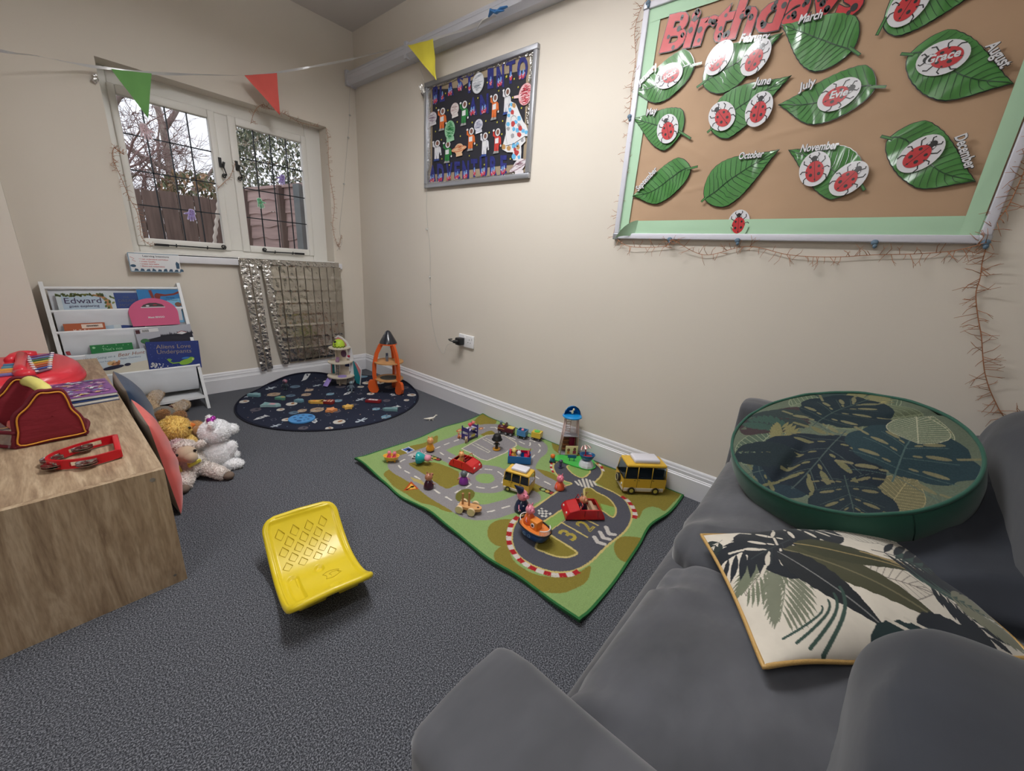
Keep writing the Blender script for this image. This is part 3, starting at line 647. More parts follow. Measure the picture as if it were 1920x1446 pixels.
for mo,tip,base,stem,Uq,Dq,tx,bugs,ds in leaves:
    P,tp,bs,ax,pr,L,sides=leaf_shape(tip,base,Uq,Dq); c=Vector(((tp.x+bs.x)/2,(tp.y+bs.y)/2))
    t=thing('leaf_cutout','laminated green leaf cutout for %s %s'%(mo,ds) if mo!='April' else 'laminated green leaf cutout with one ladybird, cut off by the top of the photo','leaf',WR@Vector((c.x,c.y,.016)),M=WR,group='month leaves on the birthday board')
    lo=lambda q:(q[0]-c.x,q[1]-c.y)
    mb=MB(m_klam); 
    cen=Vector((0,0)); big=[]
    LP=[Vector(lo(p)) for p in P]; n=len(LP)
    for i in range(n):
        d=(LP[(i+1)%n]-LP[i-1]); q=Vector((d.y,-d.x)); q=q.normalized() if q.length>0 else q
        if (LP[i]+q*.001).length<LP[i].length: q=-q
        big.append(tuple(LP[i]+q*.0022))
    # dome the leaf a little: fan of strips between both sides
    def leafsheet(m,zoff,k):
        nn=len(sides[0]); rows=[]
        for i in range(nn):
            a=Vector(lo(sides[0][i])); b=Vector(lo(sides[1][i])); mid=(a+b)/2
            rows.append([tuple(mid+(a-mid)*s_*k)+(zoff+.0016*math.sin(PI*i/(nn-1))*(1-s_*s_)+.0012*math.sin(i*.5+s_*2),) for s_ in (1,.66,.33,0,-.33,-.66,-1)])
        return grid_obj('leaf_blade' if k==1 else 'leaf_outline',np.array(rows),7,nn,[m],parent=t)
    mb.flat(big,-.0022); mb.build('dark_edge',t)
    leafsheet(m_lamg,.0,1)
    zt=lambda p:.0
    mb=MB(m_dgreen)
    def zat(tq,s_): return .0014+.0016*math.sin(PI*tq)*(1-s_*s_)+.0012*math.sin(tq*44*.5+s_*2)
    P0=Vector(lo(tip));ax3=ax
    nn=len(sides[0])-1
    def pt(tq,s_):
        i=min(nn,max(0,int(round(tq*nn)))); a=Vector(lo(sides[0][i])); b=Vector(lo(sides[1][i])); mid=(a+b)/2; q=mid+(a-mid)*s_; return (q.x,q.y,zat(tq,s_))
    def vein(PP,w):
        V=[];m_=len(PP)
        for i,p in enumerate(PP):
            a=Vector(PP[max(0,i-1)][:2]);b=Vector(PP[min(m_-1,i+1)][:2]);d=(b-a); d=d.normalized() if d.length else Vector((1,0)); q=Vector((-d.y,d.x))*w*(1-.5*i/m_)/2
            V+=[(p[0]-q.x,p[1]-q.y,p[2]),(p[0]+q.x,p[1]+q.y,p[2])]
        mb.add(V,[(2*i,2*i+2,2*i+3,2*i+1) for i in range(m_-1)])
    vein([pt(k/20,0) for k in range(20,-1,-1)],.0035)
    for k in range(1,13):
        t0=.14+k*.066
        for s_ in (1,-1): vein([pt(max(0.02,t0-.09*q-.02*q*q),s_*q*.95) for q in (0,.2,.4,.6,.8,1)],.0017)
    mb.build('leaf_veins',t)
    mb=MB(m_lamg,m_dgreen); sv=Vector(lo(stem)); b0=Vector(lo(base)); mb.use(m_dgreen); mb.line([tuple(b0-(sv-b0)*.5),tuple(b0),tuple(sv)],.009,.0022); mb.use(m_lamg); mb.line([tuple(b0-(sv-b0)*.5),tuple(b0),tuple(b0+(sv-b0)*.93)],.0045,.0026); mb.build('leaf_stem',t)
    if tx:
        a=Vector(lo(tx[0]));b=Vector(lo(tx[1])); d=b-a; ang=math.atan2(d.y,d.x)
        V,F=text_geo(mo,.02,.15); w=V[:,0].max(); sz=d.length/w; sy=max(.8,min(1.4,.034/sz))
        mb=MB(m_klam); mb.text(mo,tuple(a+Vector((.0006,-.0012))),sz,.0062,ang,bold=.06,shear=.15,sy=sy); mb.use(m_wlam); mb.text(mo,tuple(a),sz,.007,ang,bold=.025,shear=.15,sy=sy); mb.build('month_name',t)
    for bc,hd,nm,na in bugs:
        bc=Vector(lo(bc));hd=Vector(lo(hd)); ladybird(t,tuple(bc),.056,math.atan2(hd.y-bc.y,hd.x-bc.x),nm,na,.0064)
fc=Vector(R7(708,1212)); t=thing('ladybird_cutout','loose ladybird badge slipped down behind the bottom green border','ladybird',WR@Vector((fc.x,fc.y,.013)),M=WR)
ladybird(t,(0,0),.05,PI/2+.15,None,0,.0004)
mb=MB(m_mint); mb.add([(math.cos(a)*r*.048*.8,-.005+math.sin(a)*r*.048-.004,.0052) for r in (1.02,.62) for a in [PI+PI*k/16 for k in range(17)]],[(k,k+1,18+k,17+k) for k in range(16)]); mb.build('badge_rim',t)
# heading
A=Vector(wr(1234,97,.014)); Bq=Vector(wr(1612,22,.014)); V,F=text_geo('Birthdays',.018,.1,1.0); d=Bq-A; ang=math.atan2(d.y,d.x); w=V[:,0].max(); sz=d.length/w; sy=(.118/.72)/sz
hd=thing('heading_letters','red Birthdays heading with black ladybird spots along the top of the board','lettering',WR@Vector((A.x,A.y,.0135)),M=WR)
xo=0
adv=[]
full='Birthdays'
for k in range(len(full)):
    wA=text_geo(full[:k+1],.018,.1,1.0)[0][:,0].max(); wL=text_geo(full[k],.018,.1,1.0)[0][:,0].max(); adv.append(wA-wL)
rg=rnd(4)
for k,ch in enumerate(full):
    Vc,Fc=text_geo(ch,.018,.1,1.0); o=(adv[k]*sz*math.cos(ang),adv[k]*sz*math.sin(ang))
    mb=MB(m_klam); mb.text(ch,o,sz,.0,ang,bold=.052,shear=.1,sy=sy); mb.use(m_rlam); mb.text(ch,o,sz,.0012,ang,bold=.036,shear=.1,sy=sy); mb.use(m_klam)
    for _ in range(7):
        f=Fc[rg.randrange(len(Fc))]; cx=sum(Vc[i][0] for i in f)/len(f)*sz; cy=sum(Vc[i][1] for i in f)/len(f)*sz*sy; r=rg.uniform(.005,.0095)
        mb.disc((o[0]+cx*math.cos(ang)-cy*math.sin(ang),o[1]+cx*math.sin(ang)+cy*math.cos(ang)),r,r*1.15,.002,0,12)
    mb.build('letter',hd)
# ---------------------------------------------------------------- space board
s8=lambda x,y:wr(780+x/5.163,80+y/5.163,.012)
m_foilb=pm('crumpled_foil',(205,203,200)); m_kr2=pm('olive_kraft',(156,140,116),.6,bump=.4,bscale=8,bdist=.01)
m_sky=pm('black_sugar_paper',(38,38,46),.75,bump=.1,bscale=20)
sb=thing('space_board','grey framed space display board that reads blast into an adventure','noticeboard',(0,0,0),M=WR)
SU0,SU1,SZ0,SZ1=.872,1.772,1.455,2.06
mb=MB(m_alu); frame_box(mb,SU0,SU1,SZ0,SZ1,.026,.022); mb.build('board_frame',sb)
mb=MB(m_kr2); mb.bx(SU0+.01,SU1-.01,SZ0+.01,SZ1-.01,.002,.006); mb.build('brown_backing',sb)
for (ua,ub,za,zb,k) in ((SU0+.022,SU0+.055,SZ0+.02,SZ1-.03,1),(SU1-.05,SU1-.026,SZ0+.26,SZ1-.03,2)):
    rows=[]; rg=rnd(k)
    for j in range(60):
        z=za+(zb-za)*j/59; rows.append([(ua+(ub-ua)*i/4+.003*math.sin(j*.4+k),z,.009+.006*abs(noise.noise(Vector((i*.7,j*.35,k*5))))) for i in range(5)])
    grid_obj('foil_edging',np.array(rows),5,60,[m_foil2],parent=sb)
for (ua,ub,zc,k) in ((SU0+.02,SU1-.03,SZ1-.03,3),(SU0+.02,SU1-.03,SZ0+.028,4)):
    rows=[[(ua+(ub-ua)*j/79,zc+(i-1.5)*.005+.003*math.sin(j*.3),.009+.005*abs(noise.noise(Vector((i*.7,j*.35,k*5))))) for i in range(4)] for j in range(80)]
    grid_obj('foil_edging',np.array(rows),4,80,[m_foil2],parent=sb)
mb=MB(m_foil2); u,z=s8(85,460); mb.box((u-.004,z,.025),(.024,.05,.02),(.3,.5,.6)); mb.box((u-.002,z-.03,.022),(.014,.03,.012),(.9,.3,.2)); mb.build('foil_bow',sb)
mb=MB(m_sky); mb.flat([s8(*p) for p in ((150,1275),(155,560),(150,450),(300,445),(430,430),(560,345),(700,330),(860,300),(1062,258),(1050,700),(1030,1170),(850,1185),(560,1222),(330,1255))],.0075); mb.build('night_sky_sheet',sb)
m_navy=pm('navy_letter_card',(44,48,116),.5,var=.25,vscale=60); m_rk=pm('rocket_print_red',(190,60,80),.5); m_rb=pm('rocket_print_blue',(110,150,205),.5); m_wp=pm('paper_white',(214,214,216),.6)
def letter_at(ch,cx,top,bot,wd,k=0):
    V,F=text_geo(ch,.045); x0,x1=V[:,0].min(),V[:,0].max(); y0,y1=V[:,1].min(),V[:,1].max()
    mb=MB(m_navy); Q=[s8(cx-wd/2+(x-x0)/(x1-x0)*wd - 0,bot-(y-y0)/(y1-y0)*(bot-top)-(x-x0)/(x1-x0)*wd*.22*(1 if top<1000 else .08)) for x,y in V]
    mb.add([(u,z,.0095) for u,z in Q],F)
    tr=[(cx+wd*.1,bot-(bot-top)*.25),(cx-wd*.2,bot-(bot-top)*.2)] if ch not in 'ITL' else [(cx+4,bot-(bot-top)*.3)]
    rg=rnd(int(cx)+int(top))
    for (a,b) in tr:
        mb.use(m_rk); u,z=s8(a,b); mb.disc((u,z),.010,.016,.0103,rg.uniform(-.3,.3),8); mb.use(m_rb); u,z=s8(a,b-28); mb.disc((u,z),.006,.014,.0107,0,8)
        mb.use(m_wp)
        for _ in range(4): u,z=s8(a+rg.uniform(-14,14),b+rg.uniform(-30,30)); mb.disc((u,z),.0022,.003,.0112,0,6)
    mb.build('letter',sb)
for a in (('B',187,412,600,55),('L',250,395,575,50),('A',330,350,520,62),('S',425,322,470,58),('T',512,292,495,80),('I',718,222,450,58),('N',812,200,445,74),('T',912,165,405,92),('O',1028,142,368,104),
          ('A',550,535,712,76),('N',658,505,700,84),('A',158,1185,1372,72),('D',235,1170,1365,66),('V',318,1160,1350,66),('E',396,1150,1340,56),('N',478,1140,1330,66),('T',560,1125,1315,64),('U',650,1100,1310,74),('R',748,1098,1300,70),('E',845,1090,1288,62)): letter_at(*a)
m_star=pm('gold_star',(214,204,70),.5); mb=MB(m_star)
rg=rnd(8)
stars=[(875,327),(950,350),(988,430),(935,530),(800,465),(598,535),(515,590),(690,385),(482,430),(675,758),(785,770),(838,758),(708,870),(588,990),(830,885),(428,905),(245,940),(515,1095),(195,632),(308,655),(398,768),(543,772),(188,860),(1020,632),(322,1185),(912,1125),(660,1180),(285,490),(250,1125)]
def starpoly(c,r): return [(c[0]+(r if k%2==0 else r*.42)*math.sin(k*PI/5),c[1]+(r if k%2==0 else r*.42)*math.cos(k*PI/5)) for k in range(10)]
for k,(x,y) in enumerate(stars): mb.flat(starpoly(s8(x,y),.0095 if k==0 else .0062),.0112)
mb.build('gold_stars',sb)['kind']='stuff'
m_skin=pm('helmet_face',(120,82,70),.6)
cols={'orange':(206,106,52),'green':(44,120,62),'white':(206,206,212),'red':(190,58,52)}
for nm,cx,top,bot,ps in (('orange',250,632,852,'upper left, beside the pale scribbled planet'),('green',460,565,802,'left of the word AN'),('orange',752,500,748,'right of the word AN'),('white',870,442,695,'topmost, above the paper rocket'),('white',200,945,1145,'lowest on the left'),('green',300,955,1165,'beside the orange ringed planet'),('orange',525,825,1047,'in the middle of the board'),('white',657,872,1102,'low in the middle'),('red',776,832,1072,'left of the paper rocket')):
    (u,z0)=s8(cx,bot); (_,z1)=s8(cx,top); h=z1-z0; (u1,_)=s8(cx+60,bot); (u2,_)=s8(cx-60,bot); wd=(u1-u2)/120*100/2   # half width
    t=thing('astronaut_cutout','%s suited paper astronaut waving, %s of the space board'%(nm,ps),'paper astronaut',WR@Vector((u,z0,.012)),M=WR,group='paper astronauts on the space board')
    ms=pm('suit_'+nm,cols[nm],.6,var=.15,vscale=40); mb=MB(m_wp); q=lambda x,y:(x*wd,y*h)
    mb.disc(q(.12,.84),wd*.46,h*.155,.0004,0,18); mb.use(ms)
    mb.flat([q(*p) for p in ((-.42,.68),(.55,.68),(.6,.4),(.45,.3),(.45,.08),(.05,.08),(0,.3),(-.05,.08),(-.42,.1),(-.42,.4))],.0008)
    mb.flat([q(*p) for p in ((-.4,.66),(-.75,.72),(-.78,.9),(-.55,.92),(-.45,.78),(-.2,.7))],.0009); mb.flat([q(*p) for p in ((.5,.68),(.78,.6),(.9,.34),(.72,.3),(.5,.5))],.0009)
    mb.use(m_wp); mb.disc(q(-.66,.94),wd*.2,h*.045,.0012,0,8); mb.disc(q(.82,.28),wd*.14,h*.05,.0012,0,8)
    mb.flat([q(*p) for p in ((-.3,.4),(.35,.4),(.35,.62),(-.3,.6))],.0013)
    mb.use(pm('boots_blue',(52,74,140),.6) if nm=='white' else pm('boots_grey',(150,150,150),.6)); mb.flat([q(*p) for p in ((-.6,0),(-.03,0),(-.03,.09),(-.42,.11))],.0013); mb.flat([q(*p) for p in ((0,0),(.5,0),(.46,.09),(.05,.09))],.0013)
    mb.use(m_skin); mb.disc(q(.14,.845),wd*.27,h*.1,.0016,0,14)
    if nm=='white':
        mb.use(m_ink)
        for k in range(3): mb.disc(q(-.2+k*.2,.66),wd*.06,h*.015,.0018,0,6)
    mb.build('paper_figure',t)
def scribble(mb,c,rx,ry,z,seed,w=.0012,n=60):
    rg=rnd(seed); P=[]
    for k in range(n): a=rg.uniform(0,2*PI); r=math.sqrt(rg.random())*.92; P.append((c[0]+rx*r*math.cos(a),c[1]+ry*r*math.sin(a)))
    P.sort(key=lambda p:p[1]+rg.uniform(-1,1)*ry*.16); mb.line(P,w,z)
for lab,cx,cy,rx,ry,pc,ic,base in (('small white paper planet with purple scribble, far left',162,728,40,58,(206,202,206),(120,90,120),1),('pale paper planet with faint pink crayon beside the green astronaut',375,645,40,62,(212,206,204),(170,130,130),1),('green crayoned paper planet, lower left',328,845,50,90,(150,196,160),(50,140,80),1),('large grey white paper planet between BLAST and INTO',600,392,58,102,(206,208,212),(110,120,132),0),('white paper planet with blue crayon lines in the middle',605,800,42,60,(208,208,216),(90,96,140),1),('red crayoned paper planet at the right edge',1060,500,66,106,(222,190,192),(204,60,78),0)):
    (u,z)=s8(cx,cy); ru=(s8(cx+rx,cy)[0]-s8(cx-rx,cy)[0])/2; rz=(s8(cx,cy-ry)[1]-s8(cx,cy+ry)[1])/2
    t=thing('planet_cutout',lab+' on the space board','paper planet',WR@Vector((u,z,.0125)),M=WR,group='paper planets on the space board')
    mb=MB(pm('planet_%d'%cx,pc,.6)); mb.disc((0,0),ru,rz,.0004,0,28)
    if base: mb.flat([(-ru*.6,-rz*1.35),(ru*.9,-rz*1.2),(ru*.8,-rz*.75),(-ru*.6,-rz*.85)],.0003)
    if cx==1060: mb.flat([(-ru*1.7,-rz*.12),(-ru*.5,-rz*.22),(-ru*.5,rz*.1),(-ru*1.7,rz*.12)],.0003)
    mb.use(pm('crayon_%d'%cx,ic,.6)); mb.line([(ru*.97*math.cos(a),rz*.97*math.sin(a)) for a in [2*PI*k/28 for k in range(28)]],.0012,.0008,True); scribble(mb,(0,0),ru,rz,.001,cx,.0011 if cx not in(1060,328) else .002,50 if cx not in (1060,328) else 110)
    mb.build('paper_disc',t)
for lab,cx,cy,rx,ry,an,pc,ic in (('orange ringed paper planet low on the left',418,1030,44,52,.05,(214,176,140),(200,96,50)),('white ringed paper planet in the bottom right corner',1000,1190,60,60,.35,(214,208,212),(140,90,110))):
    (u,z)=s8(cx,cy); ru=(s8(cx+rx,cy)[0]-s8(cx-rx,cy)[0])/2; rz=(s8(cx,cy-ry)[1]-s8(cx,cy+ry)[1])/2
    t=thing('planet_cutout',lab+' on the space board','paper planet',WR@Vector((u,z,.014)),M=WR,group='paper planets on the space board')
    mb=MB(pm('rp_%d'%cx,pc,.6)); mb.disc((0,0),ru,rz,.0006,an,24); mb.disc((0,0),ru*1.65,rz*.5,.0004,an,24); mb.flat([(-ru*.6,-rz*1.4),(ru*.8,-rz*1.3),(ru*.7,-rz*.8),(-ru*.6,-rz*.8)],.0003)
    mb.use(pm('rc_%d'%cx,ic,.6)); 
    for q in (1.6,1.3): mb.line([(ru*q*math.cos(a)*math.cos(an)-rz*.3*q*math.sin(a)*math.sin(an),ru*q*math.cos(a)*math.sin(an)+rz*.3*q*math.sin(a)*math.cos(an)) for a in [2*PI*k/28 for k in range(28)]],.0014,.0012,True)
    scribble(mb,(0,rz*.2),ru*.8,rz*.6,.0012,cx,.0013,30); mb.build('paper_disc',t)
(u,z)=s8(960,1140); t=thing('paper_rocket','large paper rocket collaged with blue, red and grey patches, right of the space board','paper rocket',WR@Vector((u,z,.0135)),M=WR)
lo=lambda x,y:tuple(Vector(s8(x,y))-Vector((u,z)))
mb=MB(m_wp); mb.flat([lo(*p) for p in ((918,568),(968,592),(1000,670),(1040,765),(1068,800),(1088,860),(1086,905),(1055,905),(1062,955),(1020,1000),(1022,1060),(1018,1125),(975,1142),(942,1140),(940,1062),(885,1062),(838,1035),(845,985),(872,880),(868,800),(885,690))],.0004)
rg=rnd(31)
for cx,cy,c in ((925,600,0),(950,610,2),(915,650,0),(935,675,1),(900,705,0),(1000,735,0),(970,770,0),(940,785,1),(1000,800,3),(895,790,0),(895,835,3),(950,840,0),(985,850,0),(1000,890,1),(1040,855,0),(1070,870,0),(935,905,3),(1030,945,3),(985,985,0),(950,1000,0),(900,1020,2),(960,1035,1),(990,1010,2),(975,1065,1),(950,1105,0),(1000,1110,0),(850,1010,2),(1010,830,1)):
    col=[(100,172,214),(178,62,62),(176,136,84),(150,150,154)][c]; s_=rg.uniform(17,26); P=[lo(cx+s_*rg.uniform(.7,1.1)*math.cos(a),cy+s_*1.3*rg.uniform(.7,1.1)*math.sin(a)) for a in [k*2*PI/6+rg.uniform(0,.5) for k in range(6)]]
    mb.use(pm('patch_%d'%c,col,.5)); mb.flat(P,.0008+.0001*(cx%5))
mb.use(m_ink); mb.line([lo(*p) for p in ((870,1000),(940,985),(1060,905))],.0018,.0018); mb.line([lo(*p) for p in ((885,690),(870,880),(885,985))],.0012,.0018); mb.line([lo(*p) for p in ((922,760),(925,725),(945,705),(968,715),(980,745))],.0016,.0018)
mb.build('paper_collage',t)
# ---------------------------------------------------------------- road play rug
def rug_mat(name,bs=420,bump=.5,dist=.003,rough=.95,var=.12):
    return pm(name,(200,200,200),rough,attr='Col',bump=bump,bscale=bs,bdist=dist,var=var,vscale=bs*.8,spec=.1)
Z4=lambda x,y:tuple(FL(660+x/5.562,740+y/5.562,.011))[:2]
Z5=lambda x,y:tuple(FL(900+x/4.0175,740+y/4.0175,.011))[:2]
Z8=lambda x,y:tuple(FL(1100+x/3.807,820+y/3.807,.011))[:2]
PX=lambda x,y:tuple(FL(x,y,.011))[:2]
c00,c10,c11,c01=[np.array(q) for q in ((-.975,-1.557),(-.022,-1.522),(-.026,-2.868),(-.998,-2.876))]
nu,nv=400,530
a=np.linspace(0,1,nu)[None,:,None]; b=np.linspace(0,1,nv)[:,None,None]
XY=(c00*(1-a)*(1-b)+c10*a*(1-b)+c11*a*b+c01*(1-a)*b)
av=a[...,0]*np.ones((nv,1)); bv=b[...,0]*np.ones((1,nu))
el=av; er=1-av
X=XY[...,0].copy(); Y=XY[...,1].copy()
X+= np.exp(-((er)/.12)**2)*(-.022*np.exp(-((bv-.70)/.10)**2)+.008*np.sin(bv*9)*0)   # inward wave on the sofa side handled below
X+= np.exp(-(el/.08)**2)*(.006*np.sin(bv*16)+.004*np.sin(bv*31+1))
eb=1-bv
Y+= np.exp(-(eb/.08)**2)*(.016*np.exp(-((av-.62)/.10)**2)-.006*np.sin(av*9))
Z=.010+.004*np.exp(-(el/.05)**2)*(1+np.sin(bv*19))+.012*np.exp(-(el/.04)**2)*np.clip(np.sin(bv*14+.6),0,1)
Z+=.010*np.exp(-(eb/.05)**2)*np.exp(-((av-.66)/.12)**2)+.003*np.sin(X*21+Y*6)*np.exp(-((av-.3)/.4)**2)*.6
Z+=.006*np.exp(-((bv+.0)/.03)**2)*(1+np.sin(av*13))
P=Paint(X,Y,(138,164,104))
OL=(134,122,56); GR=(142,138,140); DK=(86,86,94); CR=(198,180,116); WH=(212,206,198); LG=(134,166,92); RD=(168,42,48)
blob=lambda pts,f:[f(*q) for q in pts]
def sm(pts,f,n=5): return [(p[0],p[1]) for p in catmull([(*f(*q),0) for q in pts],n,True)]
for pts,f in (([(440,600),(600,540),(760,500),(885,425),(890,490),(850,525),(800,545),(700,590),(520,635),(460,640)],Z4),
  ([(330,835),(400,778),(450,820),(530,850),(620,880),(690,960),(730,1000),(830,1060),(960,1110),(1055,1215),(960,1212),(850,1165),(700,1130),(560,1035),(440,960),(370,885)],Z4),
  ([(1285,260),(1415,180),(1540,235),(1510,275),(1490,305),(1380,315),(1290,300)],Z4),([(1335,400),(1430,358),(1520,372),(1560,410),(1700,460),(1775,492),(1690,490),(1620,450),(1500,418),(1380,432)],Z4),
  ([(410,562),(470,565),(560,598),(605,655),(560,648),(480,612)],Z5),([(355,630),(440,655),(520,700),(470,722),(360,735)],Z5),([(550,330),(640,380),(760,400),(860,440),(700,470),(560,420)],Z5),
  ([(870,520),(930,480),(1010,490),(1200,580),(1500,690),(1515,745),(1440,830),(1390,880),(1350,858),(1290,845),(1230,870),(1185,935),(1100,800),(940,700),(860,640)],Z5),
  ([(60,1070),(70,985),(150,942),(275,948),(240,1010),(215,1125),(120,1135)],Z5),
  ([(105,1205),(160,1140),(215,1120),(250,1250),(400,1350),(600,1375),(740,1335),(828,1285),(830,1340),(800,1410),(720,1460),(600,1500),(420,1490),(250,1380),(130,1290)],Z5),
  ([(195,770),(240,712),(330,710),(420,738),(350,812),(285,888),(215,850)],Z8)): P.poly(sm(pts,f),OL)
def road(pts,w,closed=False): P.line([(p[0],p[1]) for p in catmull([(*q,0) for q in pts],5,closed)],w,GR,closed)
roads=[[Z4(*q) for q in ((1500,340),(1380,345),(1250,400),(1110,468),(1000,505),(905,548),(780,600),(640,645),(540,675),(490,712),(495,750),(545,790),(620,830),(720,890),(800,945),(885,1012),(1010,1085),(1110,1140),(1230,1210),(1350,1225),(1450,1218),(1550,1190),(1700,1140),(1850,1060))],
 [Z4(*q) for q in ((1390,778),(1500,795),(1575,850),(1560,925),(1460,968),(1330,965),(1240,930),(1195,880),(1215,820),(1290,785),(1390,778))],
 [Z4(*q) for q in ((1240,935),(1160,985),(1090,1018),(1010,1085))],[Z4(*q) for q in ((1290,785),(1150,725),(1010,660),(910,600),(862,565))],
 [Z4(*q) for q in ((1575,850),(1700,800),(1790,768))]+[Z5(*q) for q in ((350,560),(430,625),(520,672),(600,715))],
 [Z4(*q) for q in ((1500,345),(1600,420),(1730,480),(1850,530))]+[Z5(*q) for q in ((380,340),(448,378),(448,425),(405,460),(365,515),(352,560))]]
for r_,w in zip(roads,(.105,.085,.09,.085,.095,.085)): road(r_,w)
P.poly(sm([(590,712),(640,760),(760,832),(850,902),(985,985),(1060,950),(1140,918),(1112,860),(1110,800),(960,735),(860,705),(700,700)],Z4,2),OL)
P.poly(blob([(1145,560),(1400,425),(1500,415),(1600,430),(1710,500),(1715,530),(1600,605),(1410,688),(1340,670),(1240,605)],Z4),GR)
P.line(blob([(1145,560),(1400,425),(1500,412),(1600,430),(1710,500),(1715,530),(1600,605),(1410,686),(1340,670),(1240,605),(1145,560)],Z4),.007,(200,192,172))
for s_ in ([(1255,518),(1420,602)],[(1285,505),(1440,588)],[(1420,602),(1440,588)],[(1365,462),(1490,530)],[(1395,455),(1510,515)]): P.line(blob(s_,Z4),.006,(196,190,176))
def dashes(pts,L=.03,gap=.035,w=.008):
    PP=catmull([(*q,0) for q in pts],8); acc=0; on=True; cur=[PP[0]]
    for p,q in zip(PP,PP[1:]):
        seg=(q-p).length; acc+=seg
        if on: cur.append(q)
        if acc>(L if on else gap):
            if on: P.line([(k[0],k[1]) for k in cur],w,WH)
            on=not on; acc=0; cur=[q]
for k,r_ in enumerate(roads): dashes(r_)
for k in range(5): P.line(blob([(585+k*4,628-k*14+8*k*0),(735+k*5,590-k*6+k*14)],Z4) if 0 else [Z4(590+k*18,632-k*3+k*6),Z4(700+k*18,592+k*8)],.006,(206,200,196))
for k in range(7): P.line([Z4(615+k*18,862+k*6),Z4(650+k*20,905+k*8)],.0045,(176,160,96))
P.poly(blob([(512,572),(592,545),(658,580),(582,610)],Z4),(206,208,212)); P.poly(blob([(525,572),(590,552),(645,580),(582,603)],Z4),(70,96,160)); 
P.poly(blob([(565,575),(590,562),(615,575),(600,590),(575,590)],Z4),(30,34,50)); P.ell(Z4(572,590),.008,.005,(206,208,212))
P.poly(blob([(535,1002),(615,905),(697,985)],Z4),(178,74,36)); P.poly(blob([(562,992),(617,928),(670,978)],Z4),(222,174,78)); P.line(blob([(570,992),(600,975),(628,960)],Z4),.007,(40,36,20)); P.ell(Z4(628,962),.009,.007,(40,36,20))
for f,pts in ((Z4,((822,648),(905,678))),(Z5,((468,712),(548,745)))):
    A=np.array(f(*pts[0]));Bv=np.array(f(*pts[1])); P.line([A,Bv],.03,(56,52,44)); 
    for q,c in ((.1,(150,170,110)),(.5,(190,160,80)),(.9,(150,60,60))): P.ell(A*(1-q)+Bv*q,.010,.010,c)
for x,y,rx in ((1120,372,.03),(1130,435,.028),(1345,352,.02)):
    P.ell(Z4(x,y),rx,.014,(176,96,60),.3); P.ell(Z4(x,y),rx*.5,.008,(206,170,130),.3)
P.ell(Z4(1180,1050),.055,.04,(108,106,50),.4)
# race track
track=[(680,690),(600,735),(500,800),(400,868),(305,945),(270,1010),(262,1090),(290,1170),(350,1240),(450,1290),(560,1312),(690,1302),(800,1240),(900,1160),(1010,1070),(1100,980),(1112,900),(1075,820),(1000,755),(900,705),(820,690)]
outer=[(640,690),(560,745),(470,805),(380,870),(285,945),(248,1010),(240,1095),(268,1180),(330,1245),(430,1300),(560,1335),(700,1325),(830,1260),(960,1140),(1090,1030),(1138,950),(1138,880),(1095,795),(1010,735),(920,695),(862,668),(905,620),(920,575),(880,525),(800,480),(690,470),(590,500),(552,535),(570,590),(630,645),(690,668)]
OP=sm(outer,Z5,6); P.poly(OP,DK); P.line(OP,.0085,CR,True)
for k,(c) in enumerate([0]*0): pass
P.poly(sm([(655,545),(680,530),(740,528),(820,565),(825,590),(770,625),(700,595)],Z5,3),LG); P.line(sm([(655,545),(680,530),(740,528),(820,565),(825,590),(770,625),(700,595)],Z5,3),.008,CR,True)
h2=[(785,712),(830,700),(880,735),(960,775),(1010,830),(1025,880),(1000,922),(940,885),(880,850),(800,800)]; P.poly(sm(h2,Z5,3),OL); P.poly(blob([(905,820),(1018,850),(1020,890),(1000,915),(930,880)],Z5),LG); P.line(sm(h2,Z5,3),.008,CR,True)
P.poly(blob([(475,960),(600,880),(640,850),(700,845),(640,935),(520,1035),(500,1005)],Z5),LG)
P.line(blob([(440,985),(600,875),(660,835)],Z5),.008,CR); P.line(blob([(700,905),(620,965),(520,1035)],Z5),.008,CR)
P.poly(blob([(520,1040),(620,965),(700,900),(860,930),(960,1010),(730,1185)],Z5),DK)
P.line(blob([(520,1035),(525,1052),(728,1185)],Z5),.008,CR); P.line(blob([(612,962),(808,1075)],Z5),.008,CR); P.line(blob([(715,900),(890,982)],Z5),.008,CR)
ol=[(500,1052),(545,1068),(640,1125),(730,1185),(700,1210),(640,1222),(560,1210),(480,1180),(420,1150),(450,1090)]; P.poly(sm(ol,Z5,3),OL); P.line(sm(ol,Z5,3),.008,CR,True)
def numeral(ch,c,up,h):
    V,F=text_geo(ch,.02); c=np.array(Z5(*c)); u=np.array(Z5(*up))-c; u/=np.linalg.norm(u); r=np.array([u[1],-u[0]]); ce=(V.max(0)+V.min(0))/2
    Q=[c+(r*(x-ce[0])+u*(y-ce[1]))*h for x,y in V]
    for f in F: P.poly([Q[i] for i in f],(176,158,72))
    Q2=[c+(r*(x-ce[0])+u*(y-ce[1]))*h for x,y in text_geo(ch,-.045)[0]]
    for f in text_geo(ch,-.045)[1]: P.poly([Q2[i] for i in f],DK)
numeral('3',(662,1057),(575,1012),.10); numeral('2',(790,985),(703,940),.10)
for k in range(3):
    o=k*42; P.line(blob([(862+o*1.05,1075-o*.95),(885+o*1.05,1112-o*.75),(935+o*.95,1128-o*.9)],Z5),.018,(196,190,184))
kx=lambda q:Z5(*q)
A_=np.array(Z5(425,880));B_=np.array(Z5(462,848));C_=np.array(Z5(545,895))
e1=(C_-B_); e2=(A_-B_)*1.0
A2=np.array(Z5(478,938)); 
